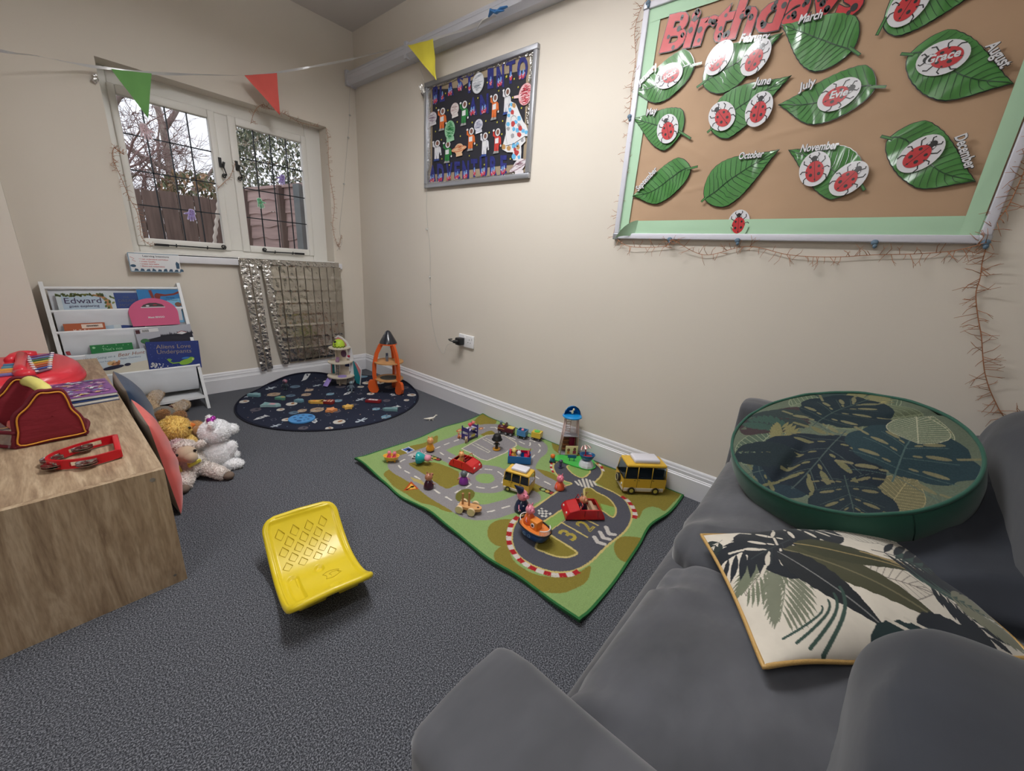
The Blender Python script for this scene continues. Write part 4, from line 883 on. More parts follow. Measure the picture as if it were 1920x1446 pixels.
for i in range(5):
    for j in range(4):
        if (i+j)%2==0:
            q=lambda s,t: B_*(1-s)*(1-t)+C_*s*(1-t)+A2*s*t+A_*(1-s)*t
            P.poly([q(i/5,j/4),q((i+1)/5,j/4),q((i+1)/5,(j+1)/4),q(i/5,(j+1)/4)],(206,204,196))
for k in range(6):
    x=705+k*27; P.line([Z5(x+14,630+abs(k-2.5)*9),Z5(x+38-k,702-abs(k-2.5)*9)],.011,(206,200,190))
def kerb(pts,w=.02,L=.024):
    PP=catmull([(*Z5(*q),0) for q in pts],14); acc=0;cur=[PP[0]];k=0
    for p,q in zip(PP,PP[1:]):
        acc+=(q-p).length; cur.append(q)
        if acc>L: 
            for u_,v_ in zip(cur,cur[1:]):
                d=(v_-u_); 
                if d.length<1e-6: continue
                n_=Vector((-d.y,d.x,0)).normalized()*w/2; P.poly([tuple((u_-n_)[:2]),tuple((u_+n_)[:2]),tuple((v_+n_)[:2]),tuple((v_-n_)[:2])],RD if k%2==0 else (206,196,190))
            k+=1;acc=0;cur=[q]
kerb([(285,920),(240,970),(222,1030),(218,1095),(240,1165),(290,1235),(370,1295),(480,1340),(580,1360),(690,1350),(770,1310)]); kerb([(1065,765),(1110,795),(1150,850),(1168,900),(1158,950)]); kerb([(540,510),(535,545),(555,590)],.012,.02); kerb([(880,505),(915,545),(935,585)],.014,.024)
# binding and pile
edge=np.minimum(np.minimum(av*.96,(1-av)*.96),np.minimum(bv*1.33,(1-bv)*1.33)); I=edge<.009; P.C[I]=L3((52,108,62))
V=np.stack([X,Y,Z],-1)
n3=np.random.default_rng(2).normal(0,.0006,Z.shape); V[...,2]+=n3*(edge>.009)
c0=Vector((-.5,-2.2,0)); V-=np.array([c0.x,c0.y,0])
ro=thing('road_rug','green road map play rug with a racing track, lying along the right wall','rug',c0)
top=grid_obj('pile_surface',V,nu,nv,[rug_mat('rug_pile')],P.C,parent=ro)
ring=[(0,j) for j in range(0,nu,4)]+[(i,nu-1) for i in range(0,nv,4)]+[(nv-1,j) for j in range(nu-1,-1,-4)]+[(i,0) for i in range(nv-1,-1,-4)]
mb=MB(pm('green_binding',(40,92,54),.9,bump=.6,bscale=300)); Vv=[tuple(V[i,j]) for i,j in ring]+[(V[i,j][0],V[i,j][1],max(0.0,V[i,j][2]-.010)) for i,j in ring]; n=len(ring)
mb.add(Vv,[(i,(i+1)%n,n+(i+1)%n,n+i) for i in range(n)],True); mb.build('edge_binding',ro)
# ---------------------------------------------------------------- round space rug
RC=np.array((-.6,-.595)); RR=.59; N=330
a=np.linspace(-1,1,N); gx,gy=np.meshgrid(a,a)
ux=gx*np.sqrt(1-gy**2/2); uy=gy*np.sqrt(1-gx**2/2)   # square to disc
X=RC[0]+RR*ux; Y=RC[1]+RR*uy
ZR=lambda x,y:tuple(FL(440+x/5.3333,700+y/5.3333,.006))[:2]
P=Paint(X,Y,(44,48,64))
rg=np.random.default_rng(5)
for k in range(130):
    p=RC+RR*.95*np.array([math.cos(k*2.4),math.sin(k*2.4)])*math.sqrt((k+.5)/130); P.ell(p,.0028,.0028,[(180,182,190),(200,170,150),(120,150,170)][k%3])
planets=[(390,210,.034,0),(560,222,.025,1),(745,168,.024,0),(715,212,.026,0),(605,135,.028,1),(955,207,.022,2),(1030,273,.024,2),(570,308,.028,3),(675,374,.022,0),(590,393,.023,1),(825,366,.034,0),(1015,380,.024,4),(1190,312,.018,4),(210,363,.026,4),(95,284,.024,3),(460,363,.019,3),(1045,483,.029,3),(1515,437,.026,2),(1415,357,.021,2),(1770,218,.027,3),(1718,270,.016,3),(1520,272,.021,4),(1360,207,.022,3),(1555,138,.034,4),(1700,143,.026,4),(1320,95,.028,3),(1285,33,.03,2),(925,78,.024,3),(685,550,.022,4),(945,550,.018,3),(1260,135,.02,3),(520,462,.022,3),(1060,135,.03,4),(1450,93,.03,3),(1830,290,.02,2),(140,225,.02,4)]
pc=[(168,146,124),(96,116,134),(110,146,166),(196,192,184),(92,88,96)]
for k,(x,y,r,c) in enumerate(planets):
    q=np.array(ZR(x,y)); r*=1.22; P.ell(q,r,r,pc[c]); P.ell(q+[r*.25,r*.1],r*.5,r*.3,[(120,98,84),(70,88,106),(64,96,120),(150,104,70),(66,64,74)][c],.6*k)
    if c in(0,2): P.line([q+[-r*1.2,-r*.3],q+[r*1.2,r*.3]],.004,pc[3])
for (x0,y0,x1,y1) in ((185,470,325,420),(665,80,770,20),(1085,220,1170,185),(1520,360,1645,325),(805,500,790,455),(1565,205,1595,225)):
    A=np.array(ZR(x0,y0));Bq=np.array(ZR(x1,y1));d=Bq-A;pn=np.array([-d[1],d[0]])/np.linalg.norm(d)*.016
    P.poly([A,A*.6+Bq*.4+pn,A*.1+Bq*.9+pn*.8,Bq+pn*1.6,Bq-pn*1.6,A*.1+Bq*.9-pn*.8,A*.6+Bq*.4-pn],(196,198,200)); P.ell(A*.5+Bq*.5,.007,.007,(60,64,80)); P.line([A*.25+Bq*.75+pn,A*.25+Bq*.75-pn],.005,(60,64,80))
for (x,y,w) in ((362,150,.05),(825,124,.045),(1260,260,.05),(1265,470,.055),(410,527,.04),(120,236,.03)):
    q=np.array(ZR(x,y)); a0=.3
    for (dx,dy,rx,ry) in ((-.7,.1,.3,.3),(0,0,.6,.26),(.7,.2,.4,.12),(.7,-.2,.4,.12),(0,.4,.12,.4),(-.1,-.4,.12,.35)): P.ell(q+np.array([dx*math.cos(a0)-dy*math.sin(a0),dx*math.sin(a0)+dy*math.cos(a0)])*w*.75,rx*w*.75,ry*w*.75,(176,186,196),a0)
for (x,y) in ((830,70),(390,463),(1725,350),(1250,205),(935,415)):
    q=np.array(ZR(x,y)); 
    for (dx,dy) in ((-.012,.014),(.012,.014)): P.line([q+[dx,dy],q+[dx,-dy]],.002,(110,112,124))
    P.line([q+[-.016,.015],q+[.016,.015]],.002,(110,112,124)); P.line([q+[-.016,-.015],q+[.016,-.015]],.002,(110,112,124))
rad=np.hypot(ux,uy); P.C[rad>.978]=L3((26,28,42))
Z=.006+.0015*np.sin(X*14+Y*9)
over=np.clip(Y+.062,0,1)+0; Z+=over*1.0; Y=np.where(Y>-.062,-.062+(Y+.062)*.45,Y)
ovx=np.clip(X+.05,0,1); Z+=ovx*.8; X=np.where(X>-.05,-.05+(X+.05)*.5,X)
Z+=.012*np.exp(-((Y+.06)/.05)**2)*np.exp(-((X+.86)/.05)**2)
V=np.stack([X-RC[0],Y-RC[1],Z],-1)
rr=thing('round_rug','round navy space rug printed with planets in the corner below the window','rug',(RC[0],RC[1],0))
grid_obj('printed_surface',V,N,N,[rug_mat('felt_print',300,.25,.001,var=.05)],P.C,parent=rr)
idx=[(0,j) for j in range(0,N,3)]+[(i,N-1) for i in range(0,N,3)]+[(N-1,j) for j in range(N-1,-1,-3)]+[(i,0) for i in range(N-1,-1,-3)]
mb=MB(pm('navy_binding',(24,26,40),.9)); mb.tube([tuple(V[i,j]+np.array([0,0,-.0015])) for i,j in idx],.0035,6,True); mb.build('edge_binding',rr)
# ---------------------------------------------------------------- toys on the road rug
RZ=.0125
F4=lambda x,y,z=RZ:FL(660+x/5.562,740+y/5.562,z)
F5=lambda x,y,z=RZ:FL(900+x/4.0175,740+y/4.0175,z)
def plas(c,r=.28): return pm('plastic_%d_%d_%d'%c,c,r,coat=.25)
PINK=(232,138,160); TAN=(222,160,104); BRN=(176,116,88); NAVY=(28,40,74)
def animal(label,loc,h,body,head,rot=0,w=None,ears=2,tilt=(0,0,0),hat=None,group='small toy animal figures',bottom=None,snout=True,scale=1):
    t=thing('toy_animal_figure',label,'toy figure',loc,(tilt[0],tilt[1],rot),group=group)
    rb=(w or h*.52)/2; hb=h*.5; rh=h*.21
    mb=MB(plas(body)); mb.lathe([(0,0),(rb*.86,0),(rb,hb*.1),(rb*.98,hb*.3),(rb*.82,hb*.65),(rb*.5,hb*.95),(rb*.2,hb*1.05),(0,hb*1.06)],24)
    mb.use(plas(head)); 
    for s in (1,-1): mb.tube([(rb*.1,s*rb*.62,hb*.72),(rb*.55,s*rb*.98,hb*.5),(rb*.85,s*rb*.95,hb*.42)],h*.022,6)
    mb.build('body',t)
    mb=MB(plas(head)); hc=(0,0,hb*.95+rh*.85); mb.ell(hc,(rh*1.02,rh*.98,rh),nu=22,nv=14)
    if snout: mb.cyl((rh*.75,0,hc[2]+rh*.18),(rh*1.35,0,hc[2]+rh*.3),rh*.42,rh*.36,14)
    hd=mb.build('head',t)
    if ears:
        for s in (1,-1): mb=MB(plas(head)); mb.ell((-rh*.1,s*rh*.5,hc[2]+rh*1.12),(rh*.14,rh*.17,rh*.36),(s*-.25,0,0),10,8); mb.build('ear',hd)
    mb=MB(plas((30,26,28)))
    for s in (1,-1): mb.ell((rh*.78,s*rh*.42,hc[2]+rh*.5),rh*.09,nu=8,nv=6)
    mb.build('eyes',hd)
    if bottom: mb=MB(plas(bottom)); mb.lathe([(0,0),(rb*.8,0),(rb*.95,h*.07),(rb*.93,h*.10),(0,h*.1)],20); mb.build('trousers',t); t.children[0].location.z=h*.07; hd.location.z=h*.07
    return t
AX=math.atan2(-.605,-.741)   # turn a figure to face the photographer
def back(p,r): return (p.x+.741*r,p.y+.605*r,p.z)
animal('tan toy animal in a mustard top standing by the painted zebra crossing',back(F4(808,606),.018),.086,(214,150,36),TAN,AX+.2,.045,bottom=(44,30,40))
t=animal('big toy figure in a turquoise top lying on its side on the painted road',back(F4(735,745),.02),.085,(30,164,166),(226,150,170),0,.062,tilt=(PI/2,0,math.radians(-55)))
t.location=back(F4(660,742),.028); t.location.z=RZ+.030; t.rotation_euler=(PI/2-.05,0,math.radians(38))
mb=MB(plas((34,30,34)))
for s in (1,-1): mb.tube([(s*.011,0,.002),(s*.012,0,-.018),(s*.012+.010,0,-.020)],.0028,6)
mb.build('legs',t)
animal('brown toy animal in a dark purple dress facing right at the rug edge',back(F4(790,996),.02),.084,(62,24,48),BRN,.15,.046)
t=animal('grey haired toy figure in a bright purple dress with its back turned',back(F4(1158,948),.02),.076,(122,44,140),(96,102,108),PI+AX,.046,ears=0,snout=False)
mb=MB(plas(PINK)); 
for s in (1,-1): mb.tube([(0,s*.014,.030),(.004,s*.025,.022),(.004,s*.028,.014)],.0022,6)
mb.build('arms',t)
animal('pink toy figure in an orange dress standing beside the racing track',back(F5(600,728),.02),.083,(232,98,60),(232,130,150),AX+.3,.048)
# wizard
t=animal('large pink toy figure in a starry navy robe and pointed navy hat',back(F5(312,900),.027),.112,NAVY,PINK,AX+.7,.064,ears=0,snout=True,group=None)
mb=MB(plas(NAVY)); mb.lathe([(.017,0),(.016,.003),(.0095,.018),(.003,.040),(0,.046)],16,(-.004,-.010,.098),(.75,-.25,0)); mb.build('pointed_hat',t)
mb=MB(plas((206,206,214)))
for a,z in ((.2,.012),(-.5,.040),(.9,.036),(-1.1,.016),(1.6,.018)): 
    r=.0325 if z<.02 else .0285; mb.ell((r*math.cos(a),r*math.sin(a),z),(.002,.0035,.0035),(0,0,a),8,6)
mb.build('star_print',t)
# yellow tub with two pink figures
p=back(F4(398,716),.022); t=thing('toy_bathtub','small yellow toy bathtub on feet holding two pink figures','toy tub',p,AX+PI/2+.1)
mb=MB(plas((236,186,70))); mb.lathe([(0,.007),(.018,.007),(.026,.014),(.030,.030),(.032,.032),(.030,.0325),(.0285,.030),(.0245,.016),(.017,.010),(0,.010)],28,sx=1.3,sy=.85); mb.build('tub',t)
for a,b in ((1,1),(1,-1),(-1,1),(-1,-1)): mb=MB(plas((226,160,40))); mb.ell((.018*a,.010*b,.004),(.005,.005,.0045),nu=10,nv=6); mb.build('foot',t)
for k,(dx,dy) in enumerate(((-.013,.003),(.014,-.002))):
    q=Matrix.Rotation(AX+PI/2+.1,3,'Z')@Vector((dx,dy,.012)); animal('tiny pink toy figure in red at the %s end of the yellow toy bathtub'%('far','near')[k],Vector(p)+q,.046,(206,50,74),(236,130,152),AX,.024,tilt=(0,-.25,0),group='figures in the toy bathtub')
# little bowler figure on a yellow disc
p=back(F4(1505,580),.012); t=thing('toy_hat_figure','tiny black dressed toy figure in a big black hat on a yellow disc','toy figure',p,AX)
mb=MB(plas((226,160,40))); mb.cyl((0,0,0),(0,0,.005),.021,n=28); mb.build('disc_base',t)
mb=MB(plas((26,26,26),.4)); mb.ell((0,0,.032),(.009,.010,.016)); 
for s in (1,-1): mb.cyl((0,s*.004,.005),(0,s*.004,.022),.0035,n=8); mb.tube([(0,s*.008,.040),(.004,s*.015,.034),(.008,s*.013,.028)],.0025,6)
mb.build('body',t)
mb=MB(plas((214,160,136))); mb.ell((0,0,.055),(.013,.013,.012)); mb.build('face',t)
mb=MB(pm('black_felt_hat',(24,24,26),.5)); mb.lathe([(0,.060),(.028,.058),(.030,.062),(.025,.068),(.022,.082),(.018,.090),(.010,.0935),(0,.094)],28); mb.build('hat',t)
# bunk bed
p=back(F4(1255,462),.01); bx=thing('toy_bunk_bed','purple toy bunk bed with white bedding and a pink figure on top','toy bed',(p[0]-.012,p[1]+.012,p[2]),.08)
pu=plas((56,44,120)); L_,W_=.078,.05
for a,b in ((0,0),(1,0),(0,1),(1,1)): mb=MB(pu); mb.box((-L_/2+a*L_,-W_/2+b*W_,.042),(.005,.005,.084)); mb.build('post',bx)
for z in (.014,.054):
    mb=MB(pu); mb.box((0,0,z),(L_,W_,.006)); mb.box((-L_/2,0,z+.010),(.003,W_,.024)); mb.box((L_/2,0,z+.010),(.003,W_,.024)); 
    if z>.03: mb.box((0,-W_/2,z+.008),(L_*.55,.003,.012))
    mb.build('bed_frame',bx)
    mb=MB(plas((214,206,226))); mb.rbox((0,0,z+.006),(L_*.94,W_*.9,.008),.003); mb.build('bedding',bx)
mb=MB(plas((190,178,80),.6)); mb.box((0,-W_/2-.001,.026),(.03,.0015,.016)); mb.box((0,-W_/2-.001,.066),(.026,.0015,.008)); mb.build('printed_panel',bx)
animal('tiny pink toy figure lying on the upper deck of the purple toy bunk bed',(p[0]-.02,p[1]+.014,RZ+.082),.046,(216,70,96),(236,130,120),2.4,.024,tilt=(0,-.95,0),group=None)
# toy dog and scattered bits
for lab,x,y,c,h,ro in (('tiny cream toy dog by the foot of the purple toy bunk bed',1192,498,(204,176,150),.04,AX),('tiny orange toy dog lying left of the purple toy bunk bed',1115,452,(196,120,80),.028,1.0)):
    t=thing('toy_dog',lab,'toy dog',F4(x,y),ro); m=plas(c)
    mb=MB(m); mb.ell((0,0,h*.45),(h*.42,h*.22,h*.24)); mb.ell((h*.35,0,h*.82),(h*.24,h*.2,h*.2)); mb.ell((h*.55,0,h*.76),(h*.14,h*.1,h*.09))
    for s in (1,-1): mb.ell((h*.3,s*h*.15,h*1.0),(h*.06,h*.06,h*.13)); mb.cyl((h*.22,s*h*.13,0),(h*.2,s*h*.11,h*.45),h*.07,n=8); mb.cyl((-h*.25,s*h*.13,0),(-h*.22,s*h*.11,h*.45),h*.07,n=8)
    mb.tube([(-h*.4,0,h*.5),(-h*.55,0,h*.75)],h*.05,6); mb.build('body',t)
# train
pe=F4(1600,425); pw1=F5(315,338); pw2=F5(425,352)
d=(pw1-pe); d.z=0; d.normalize(); ta=math.atan2(-d.y,-d.x)
def wheels(t,xs,hw,r,z,m=None,hub=None,w=.005,nm='wheel'):
    for x in xs:
        for s in (1,-1):
            mb=MB(m or plas((40,38,40),.5)); mb.cyl((x,s*hw,z),(x,s*(hw+w),z),r,n=20); 
            if hub: mb.use(hub); mb.cyl((x,s*(hw+w),z),(x,s*(hw+w+.0012),z),r*.55,n=14)
            mb.build(nm,t)
t=thing('toy_train_engine','maroon toy train engine with a grey funnel and yellow tender top','toy train',(pe.x+.020,pe.y+.012,RZ),ta)
mr=plas((86,26,34)); mb=MB(mr)
mb.lathe([(0,0),(.017,0),(.0205,.004),(.0205,.050),(0,.050)],24,(.052,0,.034),(0,-PI/2,0)); mb.rbox((-.012,0,.032),(.11-.03,.040,.030),.004); mb.box((.022,0,.022),(.06,.034,.012)); mb.build('body',t)
mb=MB(mr); mb.prism([(-.018,-.001),(.018,-.001),(.018,.016),(.012,.026),(0,.032),(-.012,.026),(-.018,.016)],0,.005); o=mb.build('cab_shield',t); o.rotation_euler=(PI/2,0,PI/2); o.location=(-.001,0,.044)
mb=MB(plas((228,206,80))); mb.rbox((-.030,0,.0485),(.040,.036,.004),.0015); mb.build('tender_top',t)
mb=MB(plas((206,150,60))); mb.box((.028,-.0195,.036),(.046,.003,.003)); mb.box((.028,.0195,.036),(.046,.003,.003)); mb.build('stripe',t)
mb=MB(plas((120,140,156))); mb.lathe([(.007,0),(.007,.014),(.009,.016),(.009,.026),(.006,.026),(.006,.020)],16,(.038,0,.050)); mb.build('funnel',t)
mb=MB(plas((228,206,80))); mb.ell((.020,0,.056),(.005,.005,.007)); mb.build('dome',t)
wheels(t,(.034,-.006,-.038),.017,.011,.011,hub=plas((150,150,154)))
for (pp,c,lab,lid) in ((pw1,(74,132,180),'blue toy train wagon carrying a small pink figure',None),(pw2,(222,190,64),'yellow toy train wagon with a round green lid',(90,190,70))):
    t=thing('toy_train_wagon',lab,'toy train',(pp.x+.020,pp.y+.014,RZ),ta); m=plas(c)
    mb=MB(m); 
    for a,b,w_,d_ in ((-.026,0,.004,.044),(.026,0,.004,.044),(0,-.022,.056,.004),(0,.022,.056,.004)): mb.box((a,b,.036),(w_,d_,.034))
    mb.box((0,0,.021),(.056,.044,.004)); mb.build('box_body',t)
    mb=MB(plas((40,38,40),.5)); mb.box((0,0,.014),(.06,.024,.006)); mb.box((-.036,0,.013),(.016,.006,.004)); mb.build('chassis',t)
    if lid: mb=MB(m); mb.box((0,0,.050),(.056,.046,.004)); mb.use(plas(lid)); mb.cyl((0,0,.051),(0,0,.0565),.017,n=24); mb.build('lid',t)
    mb=MB(plas((60,90,130) if not lid else (96,84,50))); mb.box((-.006,-.0245,.034),(.022,.0012,.010)); mb.build('name_plate',t)
    wheels(t,(.018,-.018),.014,.0085,.0085,hub=plas((150,150,154)))
q=Vector((pw1.x+.020,pw1.y+.014,RZ+.023)); animal('tiny pink toy figure in navy riding in the blue toy train wagon',q,.042,(36,44,90),(236,140,160),AX,.022,group=None)
# cars
def toy_car(label,c,ang,L_,W_,Hh,col,inner,front=1,name='toy_car'):
    t=thing(name,label,'toy car',(c[0],c[1],RZ),ang); m=plas(col,.25); hw=W_/2; hl=L_/2
    prof=[(-hl,.10),(-hl*.98,.3),(-hl*.86,.72),(-hl*.74,.86),(-hl*.70,.90),(hl*.28,.90),(hl*.36,.88),(hl*.80,.66),(hl*.96,.36),(hl,.10)]
    mb=MB(m)
    for s in (1,-1):
        y0,y1=s*hw,s*(hw-.006)
        V=[(x,y0*(1-.10*z),z*Hh) for x,z in prof]+[(x,y1*(1-.10*z),z*Hh) for x,z in prof]; n=len(prof)
        F=[tuple(range(n)),tuple(range(2*n-1,n-1,-1))]+[(i,(i+1)%n,n+(i+1)%n,n+i) for i in range(n)]
        if s<0: F=[f[::-1] for f in F]
        mb.add(V,F)
    def slab(i0,i1,th=.004):
        for i in range(i0,i1):
            (x0,z0),(x1,z1)=prof[i],prof[i+1]; w0=hw*(1-.10*z0);w1=hw*(1-.10*z1)
            mb.add([(x0,-w0,z0*Hh),(x0,w0,z0*Hh),(x1,w1,z1*Hh),(x1,-w1,z1*Hh),(x0,-w0,z0*Hh-th),(x0,w0,z0*Hh-th),(x1,w1,z1*Hh-th),(x1,-w1,z1*Hh-th)],[(0,3,2,1),(4,5,6,7),(0,1,5,4),(3,7,6,2)])
    slab(0,4); slab(5,9); mb.box((0,0,Hh*.12),(L_*.98,W_*.97,Hh*.1)); mb.build('car_body',t)
    mb=MB(plas(inner,.5)); mb.box((-hl*.15,0,Hh*.24),(L_*.8,W_*.84,Hh*.12)); mb.rbox((-hl*.48,0,Hh*.5),(L_*.09,W_*.8,Hh*.55),.003); mb.rbox((-hl*.05,0,Hh*.45),(L_*.07,W_*.8,Hh*.4),.003); mb.build('seats',t)
    mb=MB(m); x=hl*.30
    mb.tube([(x,-hw*.86,Hh*.88),(x-.010,-hw*.84,Hh*1.35),(x-.010,hw*.84,Hh*1.35),(x,hw*.86,Hh*.88)],.0016,6); mb.build('windscreen_frame',t)
    mb=MB(plas((30,28,30),.5)); mb.tube([(x-.020,.010*math.cos(a)-hw*.35,Hh*1.02+.010*math.sin(a)) for a in [2*PI*k/14 for k in range(14)]],.0014,6,True); mb.build('steering_wheel',t)
    for s in (1,-1): mb=MB(plas((236,230,220))); mb.ell((hl*.93,s*hw*.55,Hh*.46),(.003,.006,.005)); mb.build('headlight',t)
    wheels(t,(hl*.55,-hl*.6),hw-.0075,Hh*.18,Hh*.18,w=.004)
    mb=MB(plas(tuple(int(k*.55) for k in col))); 
    for s in (1,-1): 
        for x in (-hl*.62,hl*.05): mb.box((x,s*(hw*.955+.0002),Hh*.5),(.0012,.0012,Hh*.62))
    mb.build('door_lines',t)
    return t
c1=(-.604,-1.972); toy_car('red toy convertible with a tan figure, in the middle of the town roads',c1,math.atan2(-.137,.029),.148,.085,.046,(206,40,42),(120,22,26))
q=Matrix.Rotation(math.atan2(-.137,.029),3,'Z')@Vector((-.020,-.010,0)); animal('tan toy animal in orange sitting in the middle red toy convertible',(c1[0]+q.x,c1[1]+q.y,RZ+.018),.072,(226,150,70),(228,164,104),AX,.036,group=None)
c2=(-.519,-2.602); a2=math.atan2(.70,-.715); toy_car('large red toy convertible parked on the racing track',c2,a2,.165,.098,.050,(196,28,36),(186,152,124))
q=Matrix.Rotation(a2,3,'Z')@Vector((.004,.004,0)); t=animal('brown antlered toy animal in dark purple driving the large red toy convertible',(c2[0]+q.x,c2[1]+q.y,RZ+.020),.078,(52,22,44),(206,140,104),AX+.6,.044,group=None,ears=0)
mb=MB(plas((150,110,70)))
for s in (1,-1): mb.tube([(0,s*.008,.069),(0,s*.014,.079),(.004,s*.020,.086)],.0018,6); mb.tube([(0,s*.012,.077),(-.004,s*.010,.084)],.0015,6)
mb.build('antlers',t)
# camper vans
m_vg=thin_glass('toy_window_glass',(196,204,206))
def van(label,c,ang,L_,W_,Hh,spare,nwin=3,roof=(226,224,232)):
    t=thing('toy_camper_van',label,'toy van',(c[0],c[1],RZ),ang); ye=plas((226,182,62),.3); hl,hw=L_/2,W_/2; zb=Hh*.06; zw=Hh*.50; zt=Hh*.86
    # +x is the front
    mb=MB(ye); ins=.006
    def ring(x0,x1,w,z): return [(x0,-w,z),(x1,-w,z),(x1,w,z),(x0,w,z)]
    low=ring(-hl*.94,hl*.90,hw*.94,zb)+ring(-hl,hl*.98,hw,zb+Hh*.14)+ring(-hl,hl,hw,zw)
    F=[]
    for k in (0,4):
        for i in range(4): F.append((k+i,k+(i+1)%4,k+4+(i+1)%4,k+4+i))
    F.append((3,2,1,0)); mb.add(low,F); mb.build('lower_body',t)
    cr=plas((214,206,196)); mb=MB(cr)
    for s in (1,-1): mb.rbox((0,s*hw*.985,zb+Hh*.085),(L_*.93,.004,Hh*.12),.0015)
    mb.rbox((hl*.955,0,zb+Hh*.085),(.004,W_*.9,Hh*.12),.0015); mb.build('cream_skirt',t)
    mb=MB(plas((70,58,30)))
    for s in (1,-1):
        for x in (-L_*.155,L_*.175): mb.box((x,s*(hw+.0003),(zw+zb+Hh*.15)/2),(.0012,.001,zw-zb-Hh*.15))
        for x in (-L_*.19,L_*.14,L_*.24): mb.box((x,s*(hw+.0008),zw-Hh*.045),(.008,.0015,.0018))
    mb.build('door_lines',t)
    # window band
    mb=MB(plas((206,164,52)))
    for s in (1,-1):
        for x in (-hl*.97,-L_*.155,L_*.175,hl*.93): mb.tube([(x,s*hw*.985,zw),(x*(.97 if abs(x)>hl*.5 else 1),s*hw*.90,zt)],.0022,6)
    mb.build('window_pillars',t)
    mb=MB(m_vg)
    for s in (1,-1): mb.face([(-hl*.97,s*hw*.98,zw),(hl*.93,s*hw*.98,zw),(hl*.88,s*hw*.89,zt),(-hl*.93,s*hw*.89,zt)])
    mb.face([(hl*.98,-hw*.95,zw),(hl*.98,hw*.95,zw),(hl*.84,hw*.86,zt),(hl*.84,-hw*.86,zt)]); mb.face([(-hl*.985,-hw*.95,zw),(-hl*.985,hw*.95,zw),(-hl*.92,hw*.86,zt),(-hl*.92,-hw*.86,zt)]); mb.build('windows',t)
    mb=MB(pm('toy_van_interior',(44,58,72),.6)); mb.box((0,0,zw*1.0),(L_*.9,W_*.86,Hh*.04)); mb.rbox((-L_*.22,0,zw+Hh*.12),(L_*.1,W_*.78,Hh*.24),.003); mb.rbox((L_*.12,0,zw+Hh*.12),(L_*.09,W_*.78,Hh*.24),.003); mb.box((-L_*.02,W_*.38,zw+Hh*.14),(L_*.84,.002,Hh*.3)); mb.build('interior',t)
    mb=MB(ye); mb.rbox((-L_*.015,0,zt+Hh*.035),(L_*.93,W_*.93,Hh*.10),Hh*.05); mb.build('roof',t)
    mb=MB(plas(roof,.2)); mb.rbox((-L_*.03,0,zt+Hh*.14),(L_*.60,W_*.66,Hh*.14),Hh*.055,seg=4); mb.build('roof_box',t)
    wheels(t,(L_*.28,-L_*.28),hw*.97,Hh*.11,Hh*.11,w=.004,hub=plas((190,180,90)))
    for s in (1,-1):
        mb=MB(plas((120,96,40)));
        for x in (L_*.28,-L_*.28): mb.tube([(x+Hh*.14*math.cos(a),s*(hw+.0035),Hh*.10+Hh*.14*math.sin(a)) for a in [PI*k/10 for k in range(11)]],.001,5)
        mb.build('wheel_arches',t)
    for s in (1,-1): mb=MB(plas((206,214,220))); mb.ell((hl*.985,s*hw*.62,Hh*.27),(.003,.006,.007)); mb.build('headlight',t)
    if spare:
        mb=MB(plas((26,26,28),.4)); mb.cyl((hl,0,Hh*.36),(hl+.012,0,Hh*.36),Hh*.13,n=28); mb.use(plas((190,180,140))); mb.tube([(hl+.0125,Hh*.10*math.cos(a),Hh*.36+Hh*.10*math.sin(a)) for a in [2*PI*k/24 for k in range(24)]],.0016,6,True); mb.build('spare_wheel',t)
    return t
van('large yellow toy camper van with a spare wheel, against the skirting board',(-.136,-2.688),math.atan2(.729,-.684),.205,.112,.158,True)
van('small yellow toy camper van with a white roof box, behind the navy robed figure',(-.572,-2.293),math.atan2(.105,-.03),.128,.078,.108,False)
# blue cart
p=F5(292,520); t=thing('toy_picnic_cart','blue and crimson toy cart carrying two pale figures','toy cart',(p.x+.022,p.y+.016,RZ),math.atan2(.60,-.80)+.2+PI/2-.75)
ca=math.atan2(F5(380,528).y-F5(208,515).y,F5(380,528).x-F5(208,515).x); t.rotation_euler.z=ca
mb=MB(plas((28,110,176))); 
for a,b,w_,d_ in ((-.058,0,.004,.066),(.058,0,.004,.066),(0,-.033,.12,.004),(0,.033,.12,.004)): mb.box((a,b,.024),(w_,d_,.036))
mb.box((0,0,.006),(.12,.07,.005)); 
for x in (-.014,0,.014): mb.box((x,-.0355,.024),(.0015,.001,.034))
mb.build('cart_body',t)
cm=plas((190,24,62)); mb=MB(cm); 
for x in (-.050,.046): mb.rbox((x,0,.034),(.010,.06,.042),.003)
mb.rbox((-.038,0,.026),(.02,.058,.018),.003); mb.rbox((.034,0,.026),(.02,.058,.018),.003); mb.box((0,.030,.044),(.11,.003,.012)); mb.build('seats',t)
mb=MB(cm); mb.tube([(.056,-.03,.05),(.056,-.03,.064)],.0018,6); mb.tube([(.056,.03,.05),(.056,.03,.064)],.0018,6); mb.build('corner_posts',t)
wheels(t,(.04,-.04),.026,.007,.007)
R_=Matrix.Rotation(ca,3,'Z')
q=R_@Vector((-.030,.0,.02)); animal('cream toy animal in yellow sitting in the blue toy cart',(t.location.x+q.x,t.location.y+q.y,RZ+.02),.062,(230,180,80),(226,206,120),AX,.030,group='figures in the blue toy cart')
q=R_@Vector((-.004,-.016,.02)); animal('white long eared toy animal leaning out of the blue toy cart',(t.location.x+q.x,t.location.y+q.y,RZ+.018),.058,(214,210,220),(216,212,220),AX,.026,group='figures in the blue toy cart')
